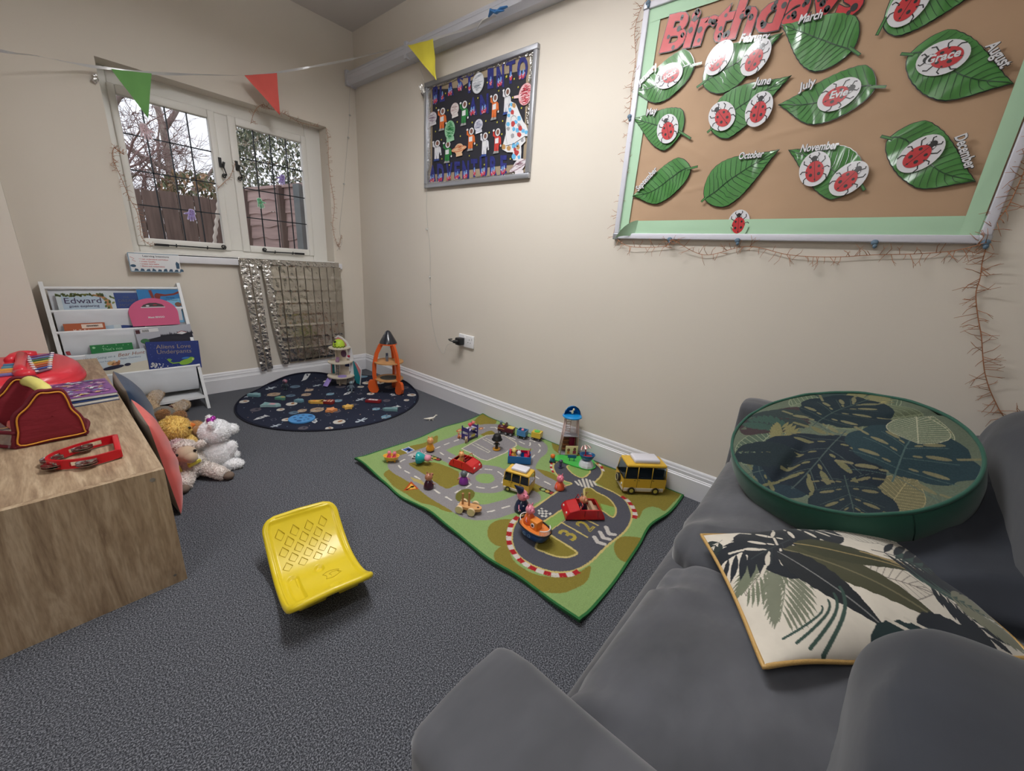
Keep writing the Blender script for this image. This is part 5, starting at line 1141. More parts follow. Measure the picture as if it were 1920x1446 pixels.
# wooden peg cart
a_=F4(1180,1262);b_=F4(1320,1180); p=F4(1225,1225); t=thing('wooden_peg_car','small wooden toy car with four pale wheels and two upright pegs','toy car',(p.x+.004,p.y+.006,RZ),math.atan2(-.80,.38))
wd_=pm('beech_toy_wood',(214,160,104),.45,var=.12,vscale=30,stretch=(1,8,8)); wl2=pm('pale_toy_wood',(226,200,160),.45)
mb=MB(wd_); mb.prism([(-.045,-.017),(.030,-.019),(.050,-.010),(.054,0),(.050,.010),(.030,.019),(-.045,.017)],.014,.026); mb.use(pm('dark_hole',(70,44,30),.7)); mb.cyl((.038,0,.0262),(.038,0,.0266),.005,n=14); mb.build('plank_body',t)
for x,h in ((-.030,.05),(-.002,.058)): mb=MB(pm('peg_wood',(186,134,88),.5)); mb.cyl((x,0,.026),(x,0,.026+h),.0042,n=12); mb.ell((x,0,.026+h),(.0048,.0048,.003)); mb.build('peg',t)
wheels(t,(.018,-.034),.022,.0165,.0165,m=wl2,w=.010)
# orange hat figure by the tower
p=F5(545,512); t=thing('toy_hat_figure','tiny toy figure in teal with an orange ball head beside the toy lighthouse','toy figure',back(p,.008),AX)
mb=MB(plas((36,130,140))); mb.rbox((0,0,.012),(.016,.026,.024),.006); mb.build('body',t)
mb=MB(plas((24,40,60)))
for s in (1,-1): mb.ell((.006,s*.012,.004),(.008,.006,.005))
mb.build('feet',t); mb=MB(plas((232,120,44))); mb.ell((0,0,.034),.0125); mb.build('ball_head',t)
p=F5(605,553); t=thing('toy_animal_figure','tiny grey violet toy figure on the loop of the racing track','toy figure',back(p,.004),AX)
mb=MB(plas((74,70,110))); mb.cyl((0,0,0),(0,0,.004),.010,n=16); mb.ell((0,0,.016),(.006,.007,.012)); mb.build('body',t); mb=MB(plas((70,74,92))); mb.ell((0,0,.036),(.010,.011,.010)); mb.build('head',t)
# boat with captain
st=FL(900+322/4.0175,740+925/4.0175,RZ+.05); bo=FL(900+508/4.0175,740+1050/4.0175,RZ+.05); dv=bo-st; bl=dv.length+.012; ba=math.atan2(dv.y,dv.x); cc=(st+bo)/2
t=thing('toy_boat','blue toy boat with an orange deck, cabin and white railings','toy boat',(cc.x,cc.y,RZ),ba)
def hull(z,k,w): return [(bl/2*k*math.cos(a)*(1 if math.cos(a)<0 else 1.02),w*math.sin(a)*abs(math.sin(a))**-.25 if abs(math.sin(a))>1e-6 else 0,z) for a in [2*PI*i/32 for i in range(32)]]
rows=[(0,.55,.022),(.010,.78,.033),(.030,.93,.040),(.046,1,.042)]
mb=MB(plas((30,76,140))); V=[]; 
for z,k,w in rows: V+=hull(z,k,w)
mb.add(V,[(r_*32+i,r_*32+(i+1)%32,(r_+1)*32+(i+1)%32,(r_+1)*32+i) for r_ in range(3) for i in range(32)],True); mb.add(hull(0,.55,.022),[tuple(range(31,-1,-1))]); mb.build('hull',t)
mb=MB(plas((26,28,36))); mb.tube(hull(.047,1.01,.043),.003,6,True); mb.build('black_band',t)
mb=MB(plas((232,132,58))); mb.add(hull(.044,.98,.041),[tuple(range(32))]); mb.build('deck',t)
mb=MB(plas((236,140,50))); mb.rbox((.006,0,.060),(.036,.034,.036),.003); mb.build('cabin',t)
mb=MB(plas((236,236,240))); mb.cyl((.004,-.0175,.060),(.004,-.019,.060),.009,n=20); mb.use(plas((26,34,60))); mb.cyl((.004,-.019,.060),(.004,-.0195,.060),.005,n=16); mb.build('porthole',t)
wm=plas((236,236,240))
for a0,a1,nm in ((-.75,.75,'bow_railing'),(PI-.9,PI+.9,'stern_railing')):
    H1=[((bl/2*.98)*math.cos(a),.041*math.sin(a),.0) for a in [a0+(a1-a0)*k/14 for k in range(15)]]
    mb=MB(wm); mb.tube([(x,y,.066) for x,y,z in H1],.0018,6); 
    for k in range(0,15,1 if a0>-1 and a0<0 else 3): mb.cyl((H1[k][0],H1[k][1],.047),(H1[k][0],H1[k][1],.066),.0011,n=6)
    mb.build(nm,t)
for k,ch in enumerate('GO'):
    mb=MB(plas((150,190,225))); mb.text(ch,(0,0),.022,0,bold=.01); o=mb.build('hull_letter',t); o.rotation_euler=(PI/2+.12,0,0); o.location=(-.022+k*.020,-.0405+.002*k,.020)
q=Matrix.Rotation(ba,3,'Z')@Vector((-.033,.004,0)); animal('pink toy figure in an orange dress riding at the back of the toy boat',(cc.x+q.x,cc.y+q.y,RZ+.044),.086,(236,112,52),(232,140,160),AX+.5,.046,group=None)
# lighthouse play tower on a green base
pb=F5(662,468); t=thing('toy_play_tower','tall open toy lighthouse with a blue domed top against the skirting','toy building',(pb.x+.030,pb.y+.020,RZ),math.atan2(-.62,-.78)+.12)
cl=pm('clear_pinkish_plastic',(206,186,182),.2,alpha=.45); md=pm('tower_frame_plastic',(206,170,160),.4); H_=.222
def tw(z): return .050-(.050-.034)*z/H_
mb=MB(pm('tower_back_wall',(160,122,96),.6,var=.15,vscale=30)); z0,z1=.0,H_*.52
mb.add([(-.022,-tw(z0),z0),(-.022,tw(z0),z0),(-.018,tw(z1),z1),(-.018,-tw(z1),z1)],[(0,1,2,3)]); mb.build('back_wall',t)
mb=MB(cl); z0,z1=H_*.52,H_; mb.add([(-.018,-tw(z0),z0),(-.018,tw(z0),z0),(-.012,tw(z1),z1),(-.012,-tw(z1),z1)],[(0,1,2,3)])
for s in (1,-1): mb.add([(-.022,s*tw(0),0),(.022,s*tw(0),0),(.012,s*tw(H_),H_),(-.012,s*tw(H_),H_)],[(0,1,2,3)])
mb.build('clear_walls',t)
mb=MB(md)
for s in (1,-1):
    for x0,x1 in ((.022,.012),(-.022,-.012)): mb.tube([(x0,s*tw(0),0),(x1,s*tw(H_),H_)],.0026,6)
mb.build('corner_posts',t)
for z in (.004,H_*.52): mb=MB(pm('tower_floor',(176,174,182),.4)); mb.box((0,0,z),(.044,tw(z)*2,.005)); mb.build('floor_plate',t)
mb=MB(plas((132,28,62))); mb.rbox((-.014,.016,.066),(.006,.030,.06),.002); mb.rbox((-.010,.030,.06),(.02,.004,.07),.001); mb.build('wardrobe',t)
mb=MB(pm('bunk_brown',(150,96,60),.5)); 
for z in (.03,.055,.08): mb.rbox((-.008,-.018,z),(.020,.036,.006),.002)
mb.build('shelves',t)
mb=MB(md)
for k in range(5): mb.box((-.012,-.012,H_*.6+k*.014),(.002,.024,.002))
for s in (1,-1): mb.box((-.012,-.012+s*.012,H_*.74),(.002,.002,.075))
mb.build('ladder',t)
mb=MB(plas((226,206,160),.4)); mb.rbox((.026,.012,.034),(.004,.070,.055),.002); mb.use(plas((170,40,90))); mb.box((.0285,.028,.024),(.001,.018,.018)); mb.use(plas((210,120,60))); mb.box((.0285,-.006,.022),(.001,.014,.014)); mb.use(pm('toy_skin_brown',(130,84,66),.5)); mb.ell((.029,.028,.042),(.001,.008,.010)); mb.ell((.029,-.006,.038),(.001,.008,.009)); mb.build('front_panel',t)
mb=MB(plas((24,130,200)))
mb.lathe([(.047,0),(.046,.010),(.042,.028),(.030,.046),(.014,.056),(0,.058)],28,(0,0,H_+.004),a0=PI/2,a1=3*PI/2); mb.lathe([(.043,0),(.042,.010),(.038,.027),(.027,.043),(.012,.053),(0,.055)],28,(0,0,H_+.004),a0=PI/2,a1=3*PI/2)
mb.build('dome_shell',t)
mb=MB(plas((30,144,214))); mb.lathe([(0,.0),(.050,.0),(.054,.004),(.050,.010),(.040,.012),(0,.012)],32,(0,0,H_)); mb.build('round_balcony',t)
mb=MB(plas((226,214,170))); mb.ell((-.006,0,H_+.026),(.006,.007,.012)); mb.ell((.0,.004,H_+.042),(.006,.006,.007)); mb.use(plas((236,236,240))); mb.ell((-.006,-.010,H_+.030),(.003,.008,.004),(0,.4,0)); mb.build('small_bird',t)
gb=[Z5(*q) for q in ((545,480),(560,500),(600,508),(650,525),(710,545),(760,560),(820,572),(865,560),(868,540),(850,500),(800,470),(740,470),(700,478),(640,465),(590,462))]
g0=Vector((sum(q[0] for q in gb)/len(gb),sum(q[1] for q in gb)/len(gb),RZ)); t=thing('green_toy_base','flat bright green toy ground plate under the boat ride','toy base',g0)
mb=MB(plas((76,190,84))); mb.prism([(p[0],p[1]) for p in catmull([(q[0]-g0.x,q[1]-g0.y,0) for q in gb],4,True)],0,.005); mb.build('ground_plate',t)
sg_=F5(690,500,RZ+.005); mb=MB(plas((16,84,130))); mb.rbox((0,0,.026),(.006,.046,.018),.003); mb.cyl((0,-.012,0),(0,-.012,.02),.002,n=8); mb.cyl((0,.012,0),(0,.012,.02),.002,n=8); o=mb.build('sign_post',t); o.location=(sg_.x-g0.x,sg_.y-g0.y,.005); o.rotation_euler=(0,0,AX)
pc_=F5(805,558,RZ+.005); rc=Vector(back(pc_,.034)); t=thing('toy_boat_ride','toy blue boat on a white rock under a red and white striped parasol','toy ride',rc,AX)
mb=MB(pm('white_rock_plastic',(214,216,222),.4,bump=.5,bscale=60,bdist=.004)); mb.lathe([(0,0),(.040,0),(.038,.010),(.030,.028),(.022,.032),(0,.032)],9,smooth=False); mb.build('rock',t)
mb=MB(plas((20,96,150))); mb.lathe([(0,.0),(.014,.002),(.026,.012),(.034,.030),(.036,.036),(.032,.036),(.028,.026),(0,.014)],28,(0,0,.030),sx=.85,sy=1.15); mb.build('boat_hull',t)
mb=MB(plas((190,30,60))); mb.rbox((0,.004,.054),(.024,.044,.008),.002); mb.cyl((0,-.008,.05),(.004,-.014,.105),.0032,n=10); mb.build('seat_and_pole',t)
mb=MB(plas((236,226,214))); NR=16; pr=[(.0,.021),(.012,.0195),(.024,.013),(.031,.004),(.033,-.002)]
for k in range(NR):
    mb.use(plas((236,228,218)) if k%2 else plas((188,40,52))); w=.26 if k%2==0 else 1
    a0=2*PI*(k-(.15 if k%2==0 else -.15)+0)/NR; a1=2*PI*(k+(1 if k%2 else .2)-(0 if k%2 else 0))/NR
    mb.lathe(pr,4,(.004,-.014,.098),(.25,-.5,0),a0=a0,a1=a1)
mb.build('parasol',t)
# ---------------------------------------------------------------- toys on the round rug
ZF=lambda x,y,z=.0075:FL(440+x/5.3333,700+y/5.3333,z)
def piece(label,x,y,pts,col,th=.016,ang=0,deco=None,sc=1.0,side=None):
    p=ZF(x,y); t=thing('puzzle_piece',label,'puzzle piece',(p.x,p.y,.0085),ang,group='chunky wooden puzzle pieces on the round rug')
    mb=MB(pm('piece_%d_%d_%d'%col,col,.5)); mb.prism([(a*sc,b*sc) for a,b in pts],0,th); mb.build('painted_block',t)
    if deco:
        mb=MB()
        for (kind,cx,cy,rx,ry,c) in deco:
            mb.use(pm('piece_%d_%d_%d'%c,c,.5)); 
            if kind=='d': mb.disc((cx*sc,cy*sc),rx*sc,ry*sc,th+.0005,0,14)
            else: mb.flat([((cx-rx)*sc,(cy-ry)*sc),((cx+rx)*sc,(cy-ry)*sc),((cx+rx)*sc,(cy+ry)*sc),((cx-rx)*sc,(cy+ry)*sc)],th+.0005)
        mb.build('printed_detail',t)
    return t
VA=AX+PI/2
star=[((.034 if k%2==0 else .020)*math.cos(k*PI/5),(.034 if k%2==0 else .020)*math.sin(k*PI/5)) for k in range(10)]
cloud=[(-.04,-.018),(.04,-.018),(.044,0),(.03,.008),(.028,.024),(.008,.022),(.002,.03),(-.014,.026),(-.02,.010),(-.04,.006)]
dome=[(.034*math.cos(a),-.014+.042*math.sin(a)) for a in [PI*k/10 for k in range(11)]]
rock=[(-.05,0),(-.03,.016),(.02,.018),(.05,.026),(.046,0),(.05,-.026),(.02,-.018),(-.03,-.016)]
piece('teal cloud shaped wooden piece near the left edge of the round rug',200,228,cloud,(120,160,168),ang=VA)
piece('green and orange domed wooden piece left of the middle of the round rug',462,262,dome,(96,150,130),ang=VA,deco=[('d',.012,.006,.014,.014,(176,150,76))])
piece('pale teal rocket shaped wooden piece with a pink stripe',372,330,rock,(150,182,184),ang=VA+PI+.1,sc=1.15,deco=[('b',-.005,0,.014,.012,(208,150,160)),('b',.03,0,.012,.016,(120,168,170))])
piece('small teal gem shaped wooden piece',645,288,[(-.03,-.01),(-.02,.02),(.01,.026),(.03,.006),(.02,-.014)],(104,146,162),ang=VA)
piece('yellow rocket shaped wooden piece beside the red striped one',815,298,rock,(226,176,84),ang=VA+.2,deco=[('d',-.01,0,.010,.010,(236,140,70))])
piece('dark red striped wooden rocket piece in the middle of the round rug',925,298,[(-.05,-.02),(.045,-.026),(.05,0),(.04,.03),(.01,.034),(-.03,.01)],(134,44,42),ang=VA,deco=[('b',-.012,-.004,.010,.010,(222,206,190)),('b',.012,.002,.006,.018,(222,160,120)),('b',.030,.004,.004,.020,(226,200,180))])
piece('orange star shaped wooden piece',965,380,star,(226,150,96),ang=VA+.3,sc=1.15)
piece('yellow star shaped wooden piece',1135,348,star,(230,184,96),ang=VA+.8,sc=1.1)
piece('dark red wooden block with a white printed label',1385,288,[(-.05,-.018),(.05,-.018),(.056,.012),(-.03,.024)],(140,34,40),ang=VA,deco=[('b',0,.002,.032,.012,(222,214,214)),('b',-.010,.002,.006,.005,(120,60,90)),('b',.010,.002,.006,.005,(120,60,90))])
piece('teal and grey rocket shaped wooden piece near the right edge of the round rug',1555,372,rock,(110,146,150),ang=VA+.2)
r_=.074; piece('large flat blue planet with dark craters at the front of the round rug',672,462,[(r_*math.cos(2*PI*k/32),r_*math.sin(2*PI*k/32)) for k in range(32)],(78,146,206),th=.008,ang=VA,deco=[('d',r_*a,r_*b,r_*c,r_*c*.8,(40,84,140)) for a,b,c in ((-.1,.05,.14),(.45,.55,.2),(-.6,0,.13),(.1,-.6,.2),(.6,-.1,.1),(-.3,-.4,.11),(-.2,.6,.12),(.25,.2,.08),(.75,.3,.07),(-.55,.45,.08),(.4,-.35,.09))]+[('d',-r_*.1,r_*.05,.004,.004,(110,170,220))])
p=ZF(512,165); t=thing('astronaut_doll','small dark suited toy astronaut with a pink helmet standing on the round rug','toy figure',(p.x,p.y,.008),AX)
mb=MB(plas((54,66,76),.5)); mb.rbox((0,0,.036),(.020,.030,.030),.008)
for s in (1,-1): mb.cyl((0,s*.008,.0),(0,s*.008,.026),.0065,.0075,n=10); mb.tube([(0,s*.014,.044),(.006,s*.024,.034),(.010,s*.022,.024)],.0045,6); mb.ell((.004,s*.008,.004),(.010,.007,.005))
mb.build('suit',t); mb=MB(plas((156,106,124),.3)); mb.ell((0,0,.064),(.016,.017,.016)); mb.build('helmet',t); mb=MB(plas((90,74,92),.2)); mb.ell((.008,0,.064),(.010,.012,.011)); mb.build('visor',t)
p=ZF(1168,180); t=thing('astronaut_doll','small grey toy astronaut sitting against the white rocket house','toy figure',(p.x,p.y,.008),AX)
mb=MB(plas((92,104,116),.5)); mb.rbox((0,0,.034),(.020,.030,.034),.008,(0,-.3,0))
for s in (1,-1): mb.tube([(0,s*.008,.016),(.022,s*.012,.018),(.030,s*.014,.004)],.0065,8); mb.tube([(0,s*.016,.044),(.012,s*.026,.03)],.0045,6)
mb.build('suit',t); mb=MB(plas((120,136,144),.3)); mb.ell((-.006,0,.064),(.015,.016,.015)); mb.build('helmet',t)
# wooden rocket house
m_cw=pm('cream_plywood',(212,202,184),.5,var=.05,vscale=20); c=FL(640,706,.07); t=thing('rocket_dollhouse','cream wooden toy rocket house with round floors and a lime dome','toy rocket',(c.x,c.y,.007),AX); t.scale=(1,-1,1)
for r,z in ((.100,.070),(.090,.182),(.078,.292)): mb=MB(m_cw); mb.cyl((0,0,z),(0,0,z+.008),r,n=48); mb.build('round_floor',t)
mb=MB(m_cw); mb.box((0,0,.035),(.075,.008,.07),taper=1.3); mb.box((0,0,.035),(.008,.075,.07),taper=1.3); mb.build('foot',t)
mb=MB(m_cw); mb.box((-.02,.035,.130),(.06,.006,.104)); mb.box((-.02,-.02,.130),(.006,.07,.104)); mb.box((-.01,.030,.237),(.05,.006,.102)); mb.box((-.02,-.01,.237),(.006,.06,.102)); mb.build('inner_wall',t)
lm=pm('lime_dome',(176,206,60),.4); mb=MB(lm); mb.lathe([(.044,0),(.045,.012),(.040,.036),(.026,.054),(0,.062)],28,(0,.004,.300)); d_=mb.build('lime_dome',t)
mb=MB(m_ink)
for k in range(24):
    for j in range(2):
        if (k+j)%2: 
            a=2*PI*k/24; a2=2*PI*(k+1)/24; r=.0458
            mb.face([(r*math.cos(a),.004+r*math.sin(a),.300+j*.006),(r*math.cos(a2),.004+r*math.sin(a2),.300+j*.006),(r*math.cos(a2),.004+r*math.sin(a2),.306+j*.006),(r*math.cos(a),.004+r*math.sin(a),.306+j*.006)])
mb.ell((.030,.018,.343),(.010,.010,.010)); mb.box((.043,.014,.324),(.003,.004,.014)); mb.build('printed_checks',d_)
# side wing: tall curved board on the right
wing=[(-.03,.0),(-.085,.01),(-.105,.08),(-.098,.18),(-.08,.28),(-.05,.34),(-.012,.372),(.02,.385),(.05,.36),(.02,.365),(-.02,.33),(-.045,.28),(-.06,.20),(-.065,.10)]
mb=MB(m_wp); mb.prism([(x,z) for x,z in wing],-.003,.003); o=mb.build('curved_wing',t); o.rotation_euler=(PI/2,0,PI/2); o.location=(-.03,0,0)
mb=MB(pm('pink_print',(206,130,132),.5)); mb.prism([(-.035,.335),(-.012,.358),(.018,.372),(.04,.355),(.015,.352),(-.018,.328),(-.032,.306),(-.048,.31)],.003,.0036); o=mb.build('wing_stripe',t); o.rotation_euler=(PI/2,0,PI/2); o.location=(-.0265,0,0)
teal=pm('teal_print',(32,124,134),.5)
for s,nm in ((-1,'right'),(1,'left')):
    f_=[(.092,.19),(.120,.175),(.152,.12),(.138,.0),(.110,.012),(.094,.06)] if s<0 else [(.06,.16),(.085,.16),(.088,.09),(.080,.06),(.06,.07)]
    mb=MB(teal); mb.prism([(s*x,z) for x,z in f_],-.003,.003); mb.use(pm('pink_print',(206,130,132),.5)); e_=[(x+.0,z) for x,z in f_]
    if s<0: mb.prism([(s*x,z) for x,z in ((.100,.186),(.120,.172),(.149,.12),(.144,.06),(.132,.10),(.114,.15))],.003,.0036); mb.use(m_wp); mb.prism([(s*x,z) for x,z in ((.116,.178),(.122,.178),(.156,.12),(.140,-.002),(.136,0),(.150,.12))],-.004,.004)
    else: mb.prism([(s*x,z) for x,z in ((.076,.158),(.085,.158),(.087,.09),(.078,.07))],.003,.0036)
    o=mb.build('fin',t); o.rotation_euler=(PI/2,0,PI/2); o.location=(-.02,0,0)
lav=pm('lavender_plastic',(160,142,204),.4)
mb=MB(lav); mb.box((.085,.070,.036),(.078,.040,.005),(0,.72,.25)); 
for k in range(6): mb.box((.085+.0*k,.070-.016+k*.0065,.039),(.078,.0018,.004),(0,.72,.25))
mb.build('ramp',t); mb=MB(lav); mb.cyl((.05,-.030,.078),(.05,-.030,.083),.032,n=28); mb.build('round_mat',t)
mb=MB(pm('mauve_plush',(140,108,134),.7)); mb.rbox((.05,.0,.203),(.016,.026,.022),.004); mb.rbox((.044,.0,.218),(.008,.026,.024),.004); mb.build('toy_armchair',t)
mb=MB(pm('purple_print',(112,80,110),.5)); mb.disc((0,0),.022,.028,0,0,20); o=mb.build('round_window_print',t); o.location=(-.016,-.022,.245); o.rotation_euler=(PI/2,0,PI/2)
mb=MB(pm('console_print',(34,48,84),.5)); mb.box((-.0165,-.045,.155),(.002,.034,.024)); mb.use(pm('control_red',(170,40,70),.5)); mb.rbox((-.012,-.062,.228),(.012,.018,.018),.004); mb.build('control_panel',t)
mb=MB(pm('ladder_blue',(70,90,130),.5)); 
for s in (0,.018): mb.tube([(.03,.028-s,.079),(.006,.026-s,.180)],.0018,6)
for k in range(5): q=k/5+.1; mb.tube([(.03-.024*q,.028,.079+.101*q),(.03-.024*q,.010,.079+.101*q)],.0014,5)
mb.build('ladder',t)
# orange rocket
m_or=pm('orange_painted_wood',(214,92,36),.4,coat=.2); m_wd=pm('natural_plywood',(196,146,94),.5,var=.1,vscale=20)
OC=Vector((-.223,-.712,.0075)); t=thing('orange_rocket_frame','orange wooden toy rocket frame with black cone and two round shelves','toy rocket',OC)
angs=[math.atan2(-.662-OC.y,-.343-OC.x),math.atan2(-.846-OC.y,-.21-OC.x),math.atan2(.586,.81)]
ro=[(.126,0),(.150,.03),(.152,.06),(.140,.085),(.118,.09),(.112,.07)]
for a in angs:
    mb=MB(m_or)
    out=[(.112,.045),(.122,.14),(.118,.22),(.100,.30),(.074,.36),(.060,.378)]; inn=[(.030,.378),(.045,.352),(.072,.30),(.090,.22),(.094,.14),(.086,.045)]
    mb.prism(out+inn,-.0085,.0085); 
    fo_=[(.085,.055),(.078,.02),(.092,-.0),(.125,0),(.146,.014),(.156,.045),(.150,.085),(.138,.100),(.120,.100),(.112,.085)]
    mb.prism(fo_,-.011,.011); o=mb.build('curved_leg',t); o.matrix_local=Matrix.Rotation(a,4,'Z')@Matrix.Rotation(PI/2,4,'X')
for z,r in ((.100,.104),(.232,.108)): mb=MB(m_wd); mb.cyl((0,0,z),(0,0,z+.008),r,n=48); mb.build('round_shelf',t)
mb=MB(m_or); mb.cyl((0,0,.368),(0,0,.378),.062,n=40); mb.tube([(0,0,.368),(0,0,.352)],.003,6); mb.build('top_ring',t)
mb=MB(pm('black_lacquer_cone',(30,34,44),.25,coat=.5)); mb.lathe([(.063,.378),(.058,.392),(.018,.462),(.008,.470),(0,.471)],40); mb.build('nose_cone',t)
mb=MB(pm('grey_space_print',(60,62,60),.5,var=.5,vscale=60)); mb.disc((0,0),.066,.066,.1086,0,32); mb.build('printed_disc',t)
p=OC+Vector((-.02,-.01,.242)); t=thing('toy_robot','small grey toy robot standing on the upper shelf of the orange rocket','toy figure',p,AX)
gm=plas((106,112,124),.35); mb=MB(gm); mb.rbox((0,0,.028),(.014,.020,.026),.003); mb.cyl((0,-.005,0),(0,-.005,.016),.0045,n=10); mb.cyl((0,.005,0),(0,.005,.016),.0045,n=10); mb.build('body',t); mb=MB(plas((60,66,84),.3)); mb.cyl((0,0,.042),(0,0,.062),.009,n=16); mb.build('head',t)
# small white toy dinosaur on the carpet between the rugs
p=FL(808,788,0); t=thing('plastic_dinosaur','tiny white plastic animal on the bare carpet between the two rugs','toy',(p.x,p.y,0),-.5)
mb=MB(plas((226,220,206))); mb.tube([(-.045,0,.014),(-.02,0,.012),(0,0,.012),(.018,0,.016),(.030,0,.030)],[.002,.006,.009,.006,.003],8); mb.ell((.034,0,.032),(.008,.004,.004))
for x in (-.01,.012): 
    for s in (1,-1): mb.cyl((x,s*.005,0),(x,s*.004,.012),.003,n=6)
mb.build('body',t)
# ---------------------------------------------------------------- soft furnishings
m_velvet=pm('grey_velvet',(84,85,90),.8,sheen=.4,var=.24,vscale=6,bump=.5,bscale=9,bdist=.01,spec=.15,stretch=(1,1.8,1))
m_velvd=pm('dark_grey_velvet',(54,57,64),.8,sheen=.25,var=.2,vscale=6,bump=.25,bscale=10,bdist=.006,spec=.15)
def sspow(x,e): return np.sign(x)*np.abs(x)**e
def puff(name,c,size,rot=(0,0,0),mat=None,parent=None,e1=.35,e2=.3,amp=.008,sc=6,seed=0,nu=110,nv=56,wr=(1,1,1),fold=None,label=None,sag=None):
    """rounded cushion: superellipsoid with soft folds"""
    t=np.linspace(-PI/2,PI/2,nv)[:,None]; a=np.linspace(0,2*PI,nu,endpoint=False)[None,:]
    ct,st=np.cos(t),np.sin(t); X=sspow(ct,e1)*sspow(np.cos(a),e2); Y=sspow(ct,e1)*sspow(np.sin(a),e2); Z=sspow(st,e1)*np.ones_like(a)
    V=np.stack([X*size[0]/2,Y*size[1]/2,Z*size[2]/2],-1)
    N=V/np.array(size)**2; N/=np.linalg.norm(N,axis=-1,keepdims=True)+1e-9
    n1=vnoise(V*np.array(wr),sc,seed*3.1); n2=vnoise(V*np.array(wr),sc*2.3,seed*5.7+2)
    V=V+N*(amp*(1-2.2*np.abs(n1))+amp*.45*n2)[...,None]
    if sag is not None: V=sag(V)
    if fold is not None: V=V+N*fold(V)[...,None]
    R=np.array(Euler(rot).to_matrix()); V=V@R.T
    o=grid_obj(name,V,nu,nv,[mat or m_velvet],parent=parent,closed_u=True,loc=c)
    if label: o['label']=label
    return o
SO=Vector((-.87,-3.5,0)); sofa=thing('sofa','grey velvet two seat sofa standing against the right wall','sofa',SO)
L=lambda x,y,z:(x-SO.x,y-SO.y,z)
mb=MB(m_velvet); mb.rbox(L(-.865,-3.52,.19),(1.60,.94,.34),.05,seg=4); mb.build('base_frame',sofa)
def arm(name,x0,x1,z,yf,yb,lean=0,r=.04,flare=.0):
    P=[]; w=(x1-x0)/2; xc=(x0+x1)/2; nu=60; ys=np.concatenate([[yf,yf-.001,yf-.004,yf-.010,yf-.018,yf-.03,yf-.045],np.linspace(yf-.06,yb,50)]); rows=[]
    def prof(k,ins):
        out=[]; pts=[]
        W_=w-ins; T_=z-ins; rr=max(.004,r-ins)
        pts.append((-W_,.03)); pts.append((-W_,T_*.5)); 
        for q in range(9): a=PI-q*PI/16; pts.append((-W_+rr+rr*math.cos(a),T_-rr+rr*math.sin(a)))
        for q in range(1,8): pts.append((-W_+rr+(2*W_-2*rr)*q/8,T_+.004*math.sin(PI*q/8)))
        for q in range(9): a=PI/2-q*PI/16; pts.append((W_-rr+rr*math.cos(a),T_-rr+rr*math.sin(a)))
        pts.append((W_,T_*.5)); pts.append((W_,.03)); return pts
    insets=[.022,.016,.011,.007,.004,.002,.0]+[0]*50
    for y,i in zip(ys,insets):
        p=prof(0,i)
        rows.append([(xc+a+lean*b+flare*0,y,b) for a,b in p])
    V=np.array(rows)-np.array([SO.x,SO.y,0])
    n=vnoise(V,5,3.3+x0); V+=np.stack([n*.003,n*0,n*.003],-1)
    o=grid_obj(name,V,V.shape[1],V.shape[0],[m_velvet],parent=sofa)
    mb=MB(m_velvet); mb.face([tuple(p) for p in V[0]]); mb.face([tuple(p) for p in V[-1][::-1]]); mb.build('arm_end_cap',sofa)
arm('arm',-1.708,-1.562,.588,-3.035,-4.02,r=.024)
arm('arm',-.185,-.03,.560,-3.025,-4.02,r=.04)
mb=MB(m_velvet); mb.rbox(L(-.87,-3.98,.40),(1.60,.18,.74),.06,seg=4); mb.build('back_frame',sofa)
def seatfold(seed):
    def f(V):
        x,y,z=V[...,0],V[...,1],V[...,2]
        front=np.exp(-((y-y.max())/.10)**2)
        return front*(.010*np.sin(x*52+seed+30*y+6*np.sin(x*7))*np.abs(np.sin(x*11+seed))-.006*np.abs(np.sin(z*30+x*5)))+.004*np.sin(y*38+x*9+3*np.sin(x*8))*np.exp(-((y-y.max()*.3)/.25)**2)-.010*np.exp(-((y-y.max()*.86)/.012)**2)*np.exp(-((z-.04)/.05)**2)
    return f
for x0,x1,k in ((-1.562,-1.005,1),(-1.012,-.18,2)):
    puff('seat_cushion',L((x0+x1)/2,-3.405 if k==1 else -3.39,.322),(x1-x0+.01,.655,.235),(.0,0,0),m_velvet,sofa,.42,.22,.010,5,k,170,90,(1,.8,1),seatfold(k))
puff('back_cushion',L(-1.395,-3.575,.46),(.46,.42,.37),(-.04,-.04,.0),m_velvd,sofa,.62,.42,.012,5,5)
puff('back_cushion',L(-.66,-3.78,.56),(.96,.34,.44),(-.18,0,0),m_velvd,sofa,.5,.4,.012,4,6)
# loose dark cushion under the round one
o=puff('loose_cushion',(-.52,-3.60,.515),(.70,.46,.16),(0,0,0),m_velvd,None,.75,.42,.012,7,9,150,60,(1,1,1),lambda V:-.012*np.abs(np.sin(V[...,0]*34+V[...,1]*12))*np.exp(-((np.hypot(V[...,0]/.74,V[...,1]/.5)-.46)/.10)**2))
o.rotation_euler=(-.20,-.16,.10); tag(o,'dark grey velvet cushion squashed under the round green cushion on the sofa','cushion')
